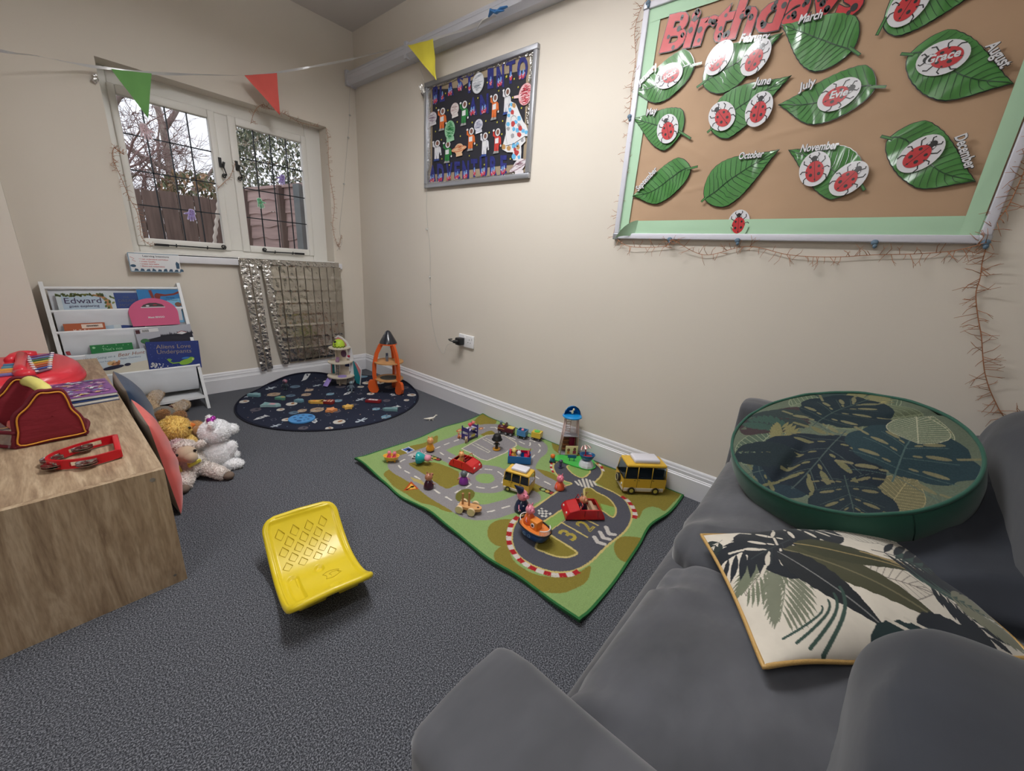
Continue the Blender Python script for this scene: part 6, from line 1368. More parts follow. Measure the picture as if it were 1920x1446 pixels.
# ---- leaf prints
def Lm(x,y,c,a,s): return (c[0]+(x*math.cos(a)-y*math.sin(a))*s,c[1]+(x*math.sin(a)+y*math.cos(a))*s)
def frond(P,c,a,s,col,n=9,w=.13,bend=.15,lw=.012,spread=1.0,line=None):
    mid=[(t,bend*t*t) for t in np.linspace(0,1,12)]
    P.line([Lm(x,y,c,a,s) for x,y in mid],lw*s,line or col)
    for k in range(n):
        t=.12+.82*k/n; x0,y0=t,bend*t*t; ln=(.42*math.sin(PI*(.15+.8*t))+.08)*spread
        for sgn in (1,-1):
            th=(1.0-.55*t)*sgn; ex,ey=x0+ln*math.cos(th),y0+ln*math.sin(th); nx,ny=-math.sin(th),math.cos(th); m=[(x0,y0)]
            for q in (.25,.5,.75): ww=w*math.sin(PI*q)*.5*ln/.4; m.append((x0+(ex-x0)*q+nx*ww,y0+(ey-y0)*q+ny*ww+.03*q*q*sgn*-1))
            m.append((ex,ey-.04*sgn))
            for q in (.75,.5,.25): ww=w*math.sin(PI*q)*.5*ln/.4; m.append((x0+(ex-x0)*q-nx*ww,y0+(ey-y0)*q-ny*ww+.03*q*q*sgn*-1))
            P.poly([Lm(x,y,c,a,s) for x,y in m],col)
def monstera(P,c,a,s,col,vein,hole):
    out=[]
    for k in range(48):
        th=2*PI*k/48; r=.52*(1+.35*math.cos(th))*(1-.10*abs(math.cos(3.5*th))**6); out.append((.35+r*math.cos(th)*1.0,r*math.sin(th)*1.15))
    P.poly([Lm(x,y,c,a,s) for x,y in out],col)
    P.line([Lm(-.1,0,c,a,s),Lm(.5,.02,c,a,s),Lm(1.02,0,c,a,s)],.016*s,vein)
    for k,(x,ln,th) in enumerate(((.0,.45,1.9),(.12,.5,1.45),(.3,.5,1.1),(.48,.42,.85),(.66,.3,.7))):
        for sg in (1,-1):
            ex,ey=x+ln*math.cos(th*sg),ln*math.sin(th*sg); P.line([Lm(x,0,c,a,s),Lm(ex,ey,c,a,s)],.008*s,vein)
            hx,hy=x+.07+ln*.62*math.cos(th*sg),ln*.62*math.sin(th*sg); q=Lm(hx,hy,c,a,s); P.ell(q,.115*s,.030*s,hole,a+th*sg)
            q=Lm(x+.05+ln*.25*math.cos(th*sg),ln*.25*math.sin(th*sg),c,a,s); P.ell(q,.045*s,.016*s,hole,a+th*sg)
            q0=Lm(x+.10+ln*.95*math.cos(th*sg),ln*.95*math.sin(th*sg),c,a,s);q1=Lm(x+.16+ln*1.35*math.cos(th*sg),ln*1.35*math.sin(th*sg),c,a,s); P.line([q0,q1],.035*s,hole) if k in(0,2,4) else None
def lineleaf(P,c,a,s,col,fill=None,w=.34,n=13,lw=.010):
    out=[(t,w*math.sin(PI*t**.8)) for t in np.linspace(0,1,16)]+[(t,-w*math.sin(PI*t**.8)) for t in np.linspace(1,0,16)]
    if fill: P.poly([Lm(x,y,c,a,s) for x,y in out],fill)
    P.line([Lm(x,y,c,a,s) for x,y in out],lw*s,col); P.line([Lm(0,0,c,a,s),Lm(1,0,c,a,s)],lw*1.3*s,col)
    for k in range(n):
        t=.04+.88*k/n
        for sg in (1,-1):
            t2=min(1,t+.16); P.line([Lm(t,0,c,a,s),Lm(t+.09,sg*w*.55*math.sin(PI*t2**.8),c,a,s),Lm(t2,sg*w*math.sin(PI*t2**.8)*.97,c,a,s)],lw*.8*s,col)
def spear(P,c,a,s,col,vein,w=.16,bend=.1):
    out=[(t,w*math.sin(PI*t**.6)*(1+.05*math.sin(t*60))+bend*t*t) for t in np.linspace(0,1,30)]+[(t,-w*math.sin(PI*t**.6)*(1+.05*math.sin(t*55))+bend*t*t) for t in np.linspace(1,0,30)]
    P.poly([Lm(x,y,c,a,s) for x,y in out],col); P.line([Lm(t,bend*t*t,c,a,s) for t in np.linspace(0,.97,10)],.014*s,vein)
# ---- round floor cushion
ca_,cb_=.457,2.55; nrm=Vector((math.sin(ca_)*math.cos(cb_),math.sin(ca_)*math.sin(cb_),math.cos(ca_)))
RCn=Vector((-.595,-3.3165,.6215)); RRd=.238
ux_=Vector((.741,.605,0)); ux_=(ux_-nrm*ux_.dot(nrm)).normalized(); uy_=nrm.cross(ux_)   # ux_: away from the viewer, uy_: to the left
MR=Matrix((uy_*-1,ux_,nrm)).transposed()   # local x to the right, local y away, z up through the cushion
t=thing('round_cushion','large round green floor cushion with dark leaf print lying tilted on the sofa','cushion',RCn-nrm*.085,M=MR)
N=360; a=np.linspace(-1,1,N); gx,gy=np.meshgrid(a,a); px_=gx*np.sqrt(1-gy**2/2); py_=gy*np.sqrt(1-gx**2/2)
P=Paint(px_,py_,(92,101,86)); DK1=(40,50,54);DK2=(44,66,68);OV=(112,112,88);LN=(132,140,116)
rgp=rnd(9)
for k in range(26): lineleaf(P,(rgp.uniform(-.9,.9),rgp.uniform(-.9,.9)),rgp.uniform(0,6.28),rgp.uniform(.35,.6),(96,108,92),None,.3,9,.012)
lineleaf(P,(-.95,.1),.5,.75,LN,(76,90,76)); lineleaf(P,(.35,-.35),.5,.62,(158,158,132),(98,108,88),.42,16); lineleaf(P,(.95,.35),2.9,.8,LN,(84,96,80)); lineleaf(P,(-.3,-.92),.5,.5,(150,140,104),(110,106,80)); lineleaf(P,(.0,.75),.1,.8,LN,(90,102,84)); lineleaf(P,(.9,.05),3.0,.9,(120,128,104),(92,100,80))
frond(P,(-.75,.75),-.4,.8,(62,52,54),9,.16); frond(P,(-.5,.95),-1.0,.7,(50,60,60)); frond(P,(.3,.95),-.35,.8,(52,66,66),14,.10); frond(P,(.2,.30),.35,.75,(120,118,86),10,.1)
for k in range(6): P.ell((.30+k*.09,.72-k*.075),.05,.028,(150,142,98),.6)
frond(P,(-.30,.35),1.9,.5,(56,78,70),7,.12); frond(P,(-.55,.05),.9,.5,(118,114,80),8,.1)
monstera(P,(-.95,-.05),-.35,.62,(40,54,62),(70,84,80),(104,104,76)); monstera(P,(.0,.30),.25,.72,(36,48,54),(66,80,76),(112,110,84)); monstera(P,(.02,-.02),3.6,.85,(36,44,52),(70,82,80),(108,106,78)); monstera(P,(.0,-.66),.62,.74,(42,60,66),(74,94,92),(116,112,86)); lineleaf(P,(.42,-.42),.85,.62,(158,158,134),(98,108,90),.36,16,.012); monstera(P,(-.35,-.55),4.2,.5,(40,50,56),(70,84,80),(110,106,80))
frond(P,(-.95,.4),-.9,.6,(38,48,52),7,.2)
r2=np.sqrt(px_**2+py_**2)
zt=.085+.030*(1-r2**2)
Vv=np.stack([px_*RRd,py_*RRd,zt],-1)
Vn=vnoise(Vv[::4,::4],7,1.2); Vn=np.repeat(np.repeat(Vn,4,0),4,1)[:N,:N]
def smooth2(A,k=4):
    for _ in range(k):
        A=np.pad(A,1,mode='edge'); A=(A[:-2,1:-1]+A[2:,1:-1]+A[1:-1,:-2]+A[1:-1,2:]+A[1:-1,1:-1])/5
    return A
Vv[...,2]+=smooth2(Vn,6)*.022*(1-r2**3)
dd=np.abs((px_+.45)*.5-(py_+.1)*.86+.05); Vv[...,2]-=.016*np.exp(-(dd/.06)**2)*np.exp(-((px_+.55)/.35)**2-((py_+.2)/.4)**2)
dd=np.abs((px_-.75)*.2+(py_-.05)*.98); Vv[...,2]-=.014*np.exp(-(dd/.05)**2)*np.exp(-((px_-.8)/.25)**2)
grid_obj('printed_top',Vv,N,N,[pm('leaf_print_canvas',(200,200,200),.85,attr='Col',bump=.3,bscale=500,bdist=.0006,var=.12,vscale=300,spec=.2)],P.C,parent=t)
m_green=pm('bottle_green_canvas',(30,82,66),.7,bump=.2,bscale=9,bdist=.004,sheen=.2)
nu=200; rows=[]
for j,(r,z) in enumerate(((1.0,.085),(1.012,.080),(1.03,.060),(1.035,.035),(1.02,.008),(.99,-.008),(.9,-.016),(.5,-.02),(0,-.02))):
    rows.append([(RRd*r*math.cos(q)*(1+.006*noise.noise(Vector((math.cos(q)*3,math.sin(q)*3,z*30)))),RRd*r*math.sin(q)*(1+.006*noise.noise(Vector((math.cos(q)*3,math.sin(q)*3,z*30+5)))),z+.003*noise.noise(Vector((math.cos(q)*5,math.sin(q)*5,1)))*(j>0)) for q in [2*PI*k/nu for k in range(nu)]])
grid_obj('green_side_band',np.array(rows)[::-1],nu,len(rows),[m_green],parent=t,closed_u=True)
mb=MB(m_green); mb.tube([(RRd*1.004*math.cos(q),RRd*1.004*math.sin(q),.0865+.003*noise.noise(Vector((math.cos(q)*5,math.sin(q)*5,1)))) for q in [2*PI*k/120 for k in range(120)]],.0042,8,True); mb.build('piping',t)
mb=MB(pm('seam_thread',(20,56,46),.8)); mb.tube([(RRd*r*math.cos(-1.72),RRd*r*math.sin(-1.72),z) for r,z in ((1.008,.083),(1.034,.06),(1.039,.035),(1.024,.008))],.0012,5); mb.build('side_seam',t)
# ---- rectangular leaf cushion
A_,B_,C_,D_=[Vector(q) for q in ((-.985,-3.125,.452),(-1.262,-3.285,.462),(-.925,-3.612,.462),(-.655,-3.455,.470))]
cen=(A_+B_+C_+D_)/4; t=thing('leaf_cushion','cream rectangular cushion with dark tropical leaves and gold piping on the sofa seat','cushion',cen)
NU,NV=420,270; u=np.linspace(0,1,NU)[None,:]*np.ones((NV,1)); v=np.linspace(0,1,NV)[:,None]*np.ones((1,NU))
# u runs A->D (long), v runs A->B (short)
base=(np.array(A_)*((1-u)*(1-v))[...,None]+np.array(D_)*(u*(1-v))[...,None]+np.array(C_)*(u*v)[...,None]+np.array(B_)*((1-u)*v)[...,None])
bulge=(np.clip(4*u*(1-u),0,1)**.55)*(np.clip(4*v*(1-v),0,1)**.55)
pull=.018
cx_=np.array(cen); shr=1-(.05*(4*u*(1-u))*(np.abs(v-.5)*2)**3+.04*(4*v*(1-v))*(np.abs(u-.5)*2)**3)
base=cx_+(base-cx_)*shr[...,None]
nn=(D_-A_).cross(B_-A_).normalized(); nn=-nn if nn.z<0 else nn
top=base+np.array(nn)*(.052*bulge)[...,None]; wn=smooth2(np.repeat(np.repeat(vnoise(top[::5,::5],9,4.4),5,0),5,1)[:NV,:NU],6); top=top+np.array(nn)*(wn*.006*np.minimum(1,bulge*2))[...,None]
top=top+np.array([0,0,1])*(.006*np.exp(-((v-1)/.08)**2)*np.sin(u*11+.5))[...,None]
P=Paint(u*1.6,v,(214,206,192)); NV1=(28,34,42);GRN=(58,80,70);OLV=(70,70,50);GY=(150,142,132)
for c,a,s in (((.95,.1),.5,.42),((1.15,.25),.2,.4),((.75,.55),.35,.5),((1.1,.0),.9,.35),((.05,.62),-.6,.35),((1.3,.35),.6,.35)): lineleaf(P,c,a,s,(128,120,112),(206,198,184),.3,12,.011)
frond(P,(.46,.34),2.45,.5,(112,118,98),12,.05); frond(P,(.42,.38),1.95,.5,(120,124,106),12,.05); frond(P,(.1,.12),2.7,.28,(40,50,50),7,.14)
frond(P,(.58,.16),2.65,.62,NV1,9,.085,.25); frond(P,(1.0,.02),-.25,.5,(62,82,72),12,.07)
monstera(P,(.72,.20),2.8,.55,NV1,(52,60,62),(206,198,184)); monstera(P,(.52,.02),.25,.48,NV1,(52,60,62),(206,198,184))
spear(P,(.45,.34),.62,.92,OLV,(110,104,78),.13,.05); spear(P,(.55,.30),.45,.75,(60,62,44),(140,124,84),.12,-.05); spear(P,(.40,.36),1.08,.66,(34,38,42),(120,120,118),.17,-.08)
for k in range(5): P.line([Lm(.0,0,(.95+.05*k,.42+.03*k),.35,.3),Lm(.5,.06,(.95+.05*k,.42+.03*k),.35,.3),Lm(1,.0,(.95+.05*k,.42+.03*k),.35,.3)],.014,(150,130,90))
for k in range(4): 
    q=[(.22+.1*k*0+.30*math.sin(t_*1.5)-.06*k+.22,.995-.30*t_+.06*k*t_-.03*k) for t_ in np.linspace(0,1.05,12)]; P.line([(x-.12,y) for x,y in q],.020-.003*k,(56,78,70))
spear(P,(.62,.98),.05,.62,(34,52,54),(70,90,88),.20,.04); spear(P,(.95,.90),.18,.5,NV1,(60,72,74),.2,.05); P.line([(.78,.86),(.9,.93),(1.0,1.0)],.018,(206,198,184)); P.line([(.9,.86),(1.02,.93),(1.1,1.0)],.015,(206,198,184))
frond(P,(1.22,.62),.95,.42,NV1,8,.10); frond(P,(1.1,.45),.45,.55,(60,82,76),12,.09); frond(P,(1.05,.40),.30,.65,NV1,9,.07); frond(P,(1.3,.7),.5,.4,(128,128,108),9,.1); frond(P,(1.35,.5),.2,.3,NV1,6,.16)
mats=[pm('leaf_print_velvet',(200,200,200),.75,attr='Col',sheen=.2,var=.05,vscale=30,spec=.2)]
grid_obj('printed_face',top-np.array(cen),NU,NV,mats,P.C,parent=t)
sub=base[::6,::6]; bt=sub-np.array(nn)*(.035*bulge[::6,::6])[...,None]
grid_obj('sage_backing',(bt-np.array(cen))[::-1],sub.shape[1],sub.shape[0],[pm('sage_velvet',(96,112,104),.75,sheen=.2)],parent=t)
ed=[top[0,j] for j in range(0,NU,6)]+[top[i,-1] for i in range(0,NV,6)]+[top[-1,j] for j in range(NU-1,-1,-6)]+[top[i,0] for i in range(NV-1,-1,-6)]
mb=MB(pm('gold_piping',(196,158,96),.5,metal=.2,bump=.5,bscale=300)); mb.tube([tuple(p-np.array(cen)) for p in ed],.0038,8,True); mb.build('gold_piping',t)
# ---------------------------------------------------------------- oak effect cubby unit
mw=bpy.data.materials.new('oak_effect'); mw.use_nodes=True; _n=mw.node_tree.nodes; _l=mw.node_tree.links; _b=_n['Principled BSDF']; _b.inputs['Roughness'].default_value=.5
_t=_n.new('ShaderNodeTexCoord'); 
def oak(name,st,rotz=0):
    m=bpy.data.materials.new(name); m.use_nodes=True; n=m.node_tree.nodes; l=m.node_tree.links; b=n['Principled BSDF']; b.inputs['Roughness'].default_value=.5
    t=n.new('ShaderNodeTexCoord'); mp=n.new('ShaderNodeMapping'); mp.inputs['Scale'].default_value=st
    w=n.new('ShaderNodeTexNoise'); w.inputs['Scale'].default_value=3.2; w.inputs['Detail'].default_value=8; w.inputs['Roughness'].default_value=.62; w.inputs['Distortion'].default_value=1.1
    r=n.new('ShaderNodeValToRGB'); e=r.color_ramp.elements; e[0].position=.34; e[0].color=(*L3((140,116,92)),1); e[1].position=.66; e[1].color=(*L3((192,170,142)),1); q=e.new(.5); q.color=(*L3((170,146,118)),1)
    f=n.new('ShaderNodeTexNoise'); f.inputs['Scale'].default_value=26; f.inputs['Detail'].default_value=3; r2=n.new('ShaderNodeValToRGB'); r2.color_ramp.elements[0].position=.36; r2.color_ramp.elements[0].color=(.78,.76,.74,1); r2.color_ramp.elements[1].position=.56
    mx=n.new('ShaderNodeMix'); mx.data_type='RGBA'; mx.blend_type='MULTIPLY'; mx.inputs[0].default_value=.8
    l.new(t.outputs['Object'],mp.inputs[0]); l.new(mp.outputs[0],w.inputs[0]); l.new(mp.outputs[0],f.inputs[0]); l.new(w.outputs[0],r.inputs[0]); l.new(f.outputs[0],r2.inputs[0]); l.new(r.outputs[0],mx.inputs[6]); l.new(r2.outputs[0],mx.inputs[7]); l.new(mx.outputs[2],b.inputs['Base Color'])
    bp=n.new('ShaderNodeBump'); bp.inputs['Strength'].default_value=.15; bp.inputs['Distance'].default_value=.002; l.new(f.outputs[0],bp.inputs['Height']); l.new(bp.outputs[0],b.inputs['Normal']); return m
bpy.data.materials.remove(mw)
oak_top=oak('oak_effect_top',(9,1.1,9)); oak_end=oak('oak_effect_end',(8,8,1.0))
KX0,KX1,KY0,KY1,KZ=-2.106,-1.706,-1.89,-.30,.383
cu=thing('cubby_unit','low oak effect storage unit running along the left wall','storage unit',(-1.906,-1.095,0))
K=lambda mb,x0,x1,y0,y1,z0,z1:mb.bx(x0+1.906,x1+1.906,y0+1.095,y1+1.095,z0,z1)
mb=MB(oak_top); K(mb,KX0,KX1,KY0+.0182,KY1,KZ-.018,KZ); mb.build('top_panel',cu)
mb=MB(oak_end); K(mb,KX0,KX1,KY0,KY0+.018,.0,KZ-.0002); mb.build('end_panel',cu)
mb=MB(oak_end); K(mb,KX0,KX1,KY1-.018,KY1,.0,KZ-.0182); mb.build('end_panel',cu)
mb=MB(oak_top); K(mb,KX0,KX1-.003,KY0+.018,KY1-.018,.0,.018); mb.build('bottom_panel',cu)
mb=MB(oak_end); K(mb,KX0,KX0+.006,KY0+.018,KY1-.018,.018,KZ-.018); mb.build('back_panel',cu)
for k in (1,2,3): y=KY0+(KY1-KY0)*k/4; mb=MB(oak_end); K(mb,KX0,KX1-.003,y-.009,y+.009,.018,KZ-.018); mb.build('divider',cu)
mb=MB(pm('grey_cap',(150,144,136),.4,metal=.3))
mb.cyl((KX1-.028+1.906,KY0-.0008+1.095,KZ-.024),(KX1-.028+1.906,KY0+.001+1.095,KZ-.024),.006,n=18); mb.build('cam_cap',cu)
mb=MB(pm('grey_cap2',(110,104,98),.5)); mb.cyl((KX1-.026+1.906,KY0-.0008+1.095,.03),(KX1-.026+1.906,KY0+.001+1.095,.03),.004,n=14); mb.build('screw_cap',cu)
# ---------------------------------------------------------------- bookcase
bc=thing('sling_bookcase','white childrens bookcase with fabric sling shelves under the window','bookcase',(-1.548,-.17,0))
BX0,BX1=-1.834,-1.262; bo_=Vector((-1.548,-.17,0)); m_bk=pm('white_bookcase_paint',(222,224,226),.4)
for x in (BX0+.008,BX1-.008):
    mb=MB(m_bk); xx=x-bo_.x
    def pl(P): mb.add([(xx-.008,y-bo_.y,z) for y,z in P]+[(xx+.008,y-bo_.y,z) for y,z in P],[tuple(range(len(P))),tuple(range(2*len(P)-1,len(P)-1,-1))]+[(i,len(P)+i,len(P)+(i+1)%len(P),(i+1)%len(P)) for i in range(len(P))])
    pl([(-.312,0),(-.272,0),(-.022,.745),(-.058,.755)]); pl([(-.045,0),(-.012,0),(-.012,.745),(-.045,.70)]); pl([(-.280,.06),(-.03,.06),(-.03,.33),(-.19,.33)])
    mb.build('side_frame',bc)
rods=[(-.055,.722),(-.097,.605),(-.137,.499),(-.184,.375),(-.226,.264)]
for k,(y,z) in enumerate(rods):
    mb=MB(m_bk); mb.cyl((BX0+.01-bo_.x,y-bo_.y,z),(BX1-.004-bo_.x,y-bo_.y,z),.008,n=12); mb.build('dowel',bc)
mb=MB(m_bk); mb.bx(BX0+.016-bo_.x,BX1-.016-bo_.x,-.29-bo_.y,-.015-bo_.y,.066,.080); mb.build('bottom_shelf',bc)
m_sl=pm('white_sling_fabric',(214,218,224),.85,bump=.3,bscale=12,bdist=.004)
for k in range(4):
    (y0,z0),(y1,z1)=rods[k],rods[k+1]; prof_=[(y1-.009,z1+.002),(y1-.009,z1-.02),(y1-.004,z1-.08),(y1+.006,z1-.125),(y1+.020,z1-.142),(y1+.036,z1-.13),(y0+.004,z1-.03),(y0+.006,z0-.03),(y0+.009,z0)]
    if k==3: prof_[2]=(y1-.010,z1-.09); prof_[3]=(y1+.004,z1-.14); prof_[4]=(y1+.03,z1-.155); prof_[5]=(y1+.05,z1-.14)
    pp=catmull([(0,y,z) for y,z in prof_],5); n=50; rows=[]
    for j in range(n+1):
        x=BX0+.024+(BX1-BX0-.048)*j/n; rows.append([(x-bo_.x,p.y-bo_.y+.004*noise.noise(Vector((x*14,i*.12,k*3)))*(4<i<38),p.z+.003*math.sin(x*9+k)*(i>2 and i<30)) for i,p in enumerate(pp)])
    grid_obj('fabric_sling',np.array(rows),len(pp),n+1,[m_sl],parent=bc)
def book(label,pl,pr,ptop,row,col,art,hgt=.20,dy=.010,tilt=None,th=.006,skew=0,shape=None):
    """pl/pr: photo x of the left and right edge at height ptop"""
    yr,zr=rods[row+1]; slope=.17; 
    zt0=hit((pl+pr)/2,ptop,1,yr+dy).z
    for _ in range(3): yb=yr+dy+(zt0-zr)*slope; zt0=hit((pl+pr)/2,ptop,1,yb).z
    a=hit(pl,ptop,1,yb);b=hit(pr,ptop,1,yb); w=b.x-a.x; ang=math.atan2(slope,1)
    t=thing('picture_book',label,'book',((a.x+b.x)/2,yb,(a.z+b.z)/2),M=(Matrix.Rotation(skew,3,'Y')@Matrix.Rotation(PI/2-ang,3,'X')))
    mb=MB(pm('book_%d_%d_%d'%col,col,.35,coat=.3)); P=shape(w,hgt) if shape else [(-w/2,-hgt),(w/2,-hgt),(w/2,0),(-w/2,0)]
    mb.prism(P,-th,0); mb.build('cover',t); mb=MB(); art(mb,w,hgt); mb.build('cover_print',t); return t
q=lambda n,c:pm(n,c,.4,coat=.2); z_=.0006
def art_edward(mb,w,h):
    mb.use(q('sky_print',(170,190,206))); mb.flat([(-w*.42,-h),(w*.36,-h),(w*.36,-.012),(-w*.42,-.012)],z_)
    r=rnd(2)
    for k in range(70): mb.use(q('leafp%d'%(k%3),[(96,112,60),(130,134,76),(72,92,56)][k%3])); x=r.uniform(-w/2,w*.3); mb.disc((x,-.006-r.uniform(0,.012)+.00*x),.006,.004,z_*2,r.uniform(0,3),7)
    mb.use(q('branchp',(176,128,84)))
    mb.line([(w*.12,-.012),(w*.28,-.020),(w*.36,-.045),(w*.38,-.09),(w*.34,-.15)],[.008,.014,.02,.02,.02],z_*2)
    for k in range(16): mb.use(q('leafp%d'%(k%3),(96,112,60))); mb.disc((w*.40+r.uniform(-.02,.02),-.02-r.uniform(0,.12)),.008,.005,z_*3,r.uniform(0,3),7)
    mb.use(q('purple_ink',(62,44,84))); mb.text('Edward',(-.016,-.056),.043,z_*4,align='c',sx=1.1,bold=-.002); mb.text('goes exploring',(-.014,-.076),.0175,z_*4,align='c',sx=1.1); mb.text('Rosalind Beardshaw'[:0]+'. . . . . .',(0,-.094),.01,z_*4,align='c')
book('light blue picture book titled Edward goes exploring on the top left of the bookcase',102,212,549,0,(196,206,210),art_edward)
def art_navy(mb,w,h):
    mb.use(q('navy_grad',(40,66,126))); mb.flat([(-w*.46,-h),(w*.4,-h),(w*.4,-.004),(-w*.46,-.004)],z_); mb.use(q('dimgold',(86,92,110)))
    mb.text('THE',(0,-.03),.014,z_*2,align='c'); mb.text('DREAM',(-.0,-.052),.022,z_*2,align='c'); mb.text('MOON',(0,-.078),.022,z_*2,align='c')
book('dark blue picture book between the Edward book and the ship book',210,257,549,0,(44,70,128),art_navy,dy=.013)
def art_ship(mb,w,h):
    mb.use(q('ocean_print',(40,120,180))); mb.flat([(-w*.49,-h),(w*.49,-h),(w*.49,-.003),(-w*.49,-.003)],z_); mb.use(q('pale_blue_print',(120,180,214))); mb.flat([(-w*.1,-h),(w*.49,-h),(w*.49,-.05),(-w*.05,-.07)],z_*1.4)
    mb.use(q('brick_print',(120,44,36))); mb.line([(-w*.22,-.004),(-w*.18,-.05),(-w*.2,-.1)],.014,z_*2); mb.line([(-w*.1,-.03),(w*.1,-.034),(w*.3,-.028),(w*.44,-.014),(w*.49,-.006)],[.02,.010,.010,.012,.010],z_*2); mb.disc((-w*.08,-.04),.014,.018,z_*2.2,0,12)
    mb.use(m_ink); mb.text('the boat',(w*.2,-.052),.012,z_*3,align='c'); mb.text('at the bottom',(w*.22,-.066),.010,z_*3,align='c'); mb.use(q('brown_round',(120,84,64))); mb.disc((w*.35,-.09),.016,.014,z_*3,0,16)
book('bright blue picture book with a red branch at the top right of the bookcase',255,340,543,0,(70,130,180),art_ship,dy=.008)
def art_orange(mb,w,h):
    mb.use(q('label_white',(220,200,186))); mb.flat([(-w*.08,-.028),(w*.44,-.028),(w*.44,-.006),(-w*.08,-.006)],z_); mb.use(m_ink)
    for k in range(12): mb.flat([(w*.04+k*.0038,-.02),(w*.04+k*.0038+.002*(1+k%2*.5),-.02),(w*.04+k*.0038+.002*(1+k%2*.5),-.012),(w*.04+k*.0038,-.012)],z_*2)
    mb.use(q('label_white',(220,200,186))); mb.text('M  Y  F  i',(-w*.3,-.042),.016,z_,bold=.01)
book('orange brown picture book with a white label in the second sling',117,196,606,1,(168,86,52),art_orange,hgt=.12)
def pinkshape(w,h):
    P=[(w/2*math.cos(a),-w*.40+w*.40*math.sin(a)*1.0) for a in [PI*k/20 for k in range(21)]]; return P+[(-w*.47,-h),(w*.49,-h)]
def art_pink(mb,w,h):
    mb.use(pm('pink_hole',(70,60,64),.6)); mb.flat([(-w*.24,-w*.24),(w*.25,-w*.24),(w*.20,-w*.17),(w*.08,-w*.125),(-w*.06,-w*.125),(-w*.18,-w*.17)],z_); mb.use(q('label_w2',(206,206,210))); mb.line([(-w*.24,-w*.24),(w*.25,-w*.24)],.005,z_*2); mb.disc((-w*.1,-w*.2),.008,.004,z_*2); mb.use(q('hole_red',(140,50,60))); mb.disc((w*.05,-w*.18),.01,.004,z_*2)
    mb.use(m_wp); mb.text('Meet BINGO',(.006,-.116),.0135,z_,align='c',bold=.03)
book('pink arch shaped board book with a handle hole, second sling of the bookcase',234,328,559,1,(206,92,132),art_pink,hgt=.16,shape=pinkshape,th=.010,dy=.004)
def art_grey(mb,w,h):
    mb.use(q('grey_snow',(170,172,182))); mb.flat([(-w*.49,-h),(w*.49,-h),(w*.49,-.002),(-w*.49,-.002)],z_); mb.use(q('dkmaroon',(70,30,40))); mb.flat([(-w*.49,-.03),(-w*.42,-.03),(-w*.42,-.008),(-w*.49,-.008)],z_*2)
    mb.use(m_wp); mb.flat([(-w*.40,-.026),(-w*.1,-.026),(-w*.1,-.006),(-w*.40,-.006)],z_*2); mb.use(m_ink)
    for k in range(9): mb.flat([(-w*.38+k*.0034,-.024),(-w*.38+k*.0034+.0018,-.024),(-w*.38+k*.0034+.0018,-.010),(-w*.38+k*.0034,-.010)],z_*3)
    r=rnd(5); mb.use(q('dark_tree_print',(34,34,48)))
    for k in range(22): x=-w*.1+k*w*.027; mb.flat([(x,-.06),(x+.012,-.06),(x+.006,-.034-r.uniform(0,.012))],z_*3)
    mb.flat([(-w*.4,-h),(w*.49,-h),(w*.49,-.052),(-w*.05,-.056),(-w*.4,-.07)],z_*2); mb.use(m_wp); mb.flat([(w*.2,-.05),(w*.3,-.035),(w*.4,-.05),(w*.3,-.058)],z_*4); mb.use(q('brick_print2',(150,50,60))); mb.line([(w*.22,-.047),(w*.3,-.037),(w*.39,-.048)],.003,z_*5); mb.use(q('green_tree_p',(60,110,70))); mb.disc((-w*.38,-.075),.02,.014,z_*4,0,14)
book('grey snowy picture book showing its barcode, third sling of the bookcase',250,357,612,2,(176,178,188),art_grey,hgt=.16,skew=-.05)
def art_green(mb,w,h):
    mb.use(q('pale_green_ink',(150,200,160))); mb.disc((-w*.42,-.014),.006,.006,z_,0,8); mb.text('That\'s not',(0,-.034),.02,z_,align='c'); 
    r=rnd(3)
    for k in range(8): mb.disc((r.uniform(-w*.4,w*.4),-.006-r.uniform(0,.01)),.002,.002,z_,0,6)
book('green board book in the third sling of the bookcase',167,248,645,2,(28,116,62),art_green,hgt=.10,th=.014)
def art_bear(mb,w,h):
    mb.use(q('bear_sky',(196,206,212))); mb.flat([(-w*.49,-h),(w*.49,-h),(w*.49,-.002),(-w*.49,-.002)],z_); mb.use(q('bear_sand',(206,200,184))); mb.flat([(-w*.49,-h),(w*.49,-h),(w*.49,-.07),(-w*.2,-.085)],z_*1.3)
    mb.use(q('grey_ink',(88,110,128))); mb.text("We're Going on a",(-w*.04,-.030),.017,z_*2,shear=.3,align='r'); mb.use(q('brown_ink',(140,84,60))); mb.text('Bear Hunt',(w*.0,-.031),.027,z_*2,shear=.35); mb.use(q('blue_ink',(70,100,140))); mb.text('Helen Oxenbury',(w*.02,-.048),.013,z_*2,shear=.3); mb.text('Michael Rosen',(-w*.25,-.05),.010,z_*2,align='c')
    for x,y,a,b,c in ((-.035,-.062,.014,.012,(206,168,120)),(-.022,-.070,.012,.010,(196,140,100)),(-.008,-.066,.010,.010,(150,100,70)),(-.02,-.055,.007,.007,(220,180,140)),(.0,-.056,.005,.006,(190,130,90))): mb.use(q('figs_%d'%c[0],c)); mb.disc((x,y),a,b,z_*3,0,12)
    mb.use(q('dark_fig',(40,42,64))); mb.disc((-.03,-.086),.045,.010,z_*4,.1,16); mb.disc((.03,-.080),.014,.008,z_*4,.1,12)
book('pale blue picture book titled Bear Hunt in the lowest sling',158,272,659,3,(196,206,212),art_bear,hgt=.13,skew=-.05)
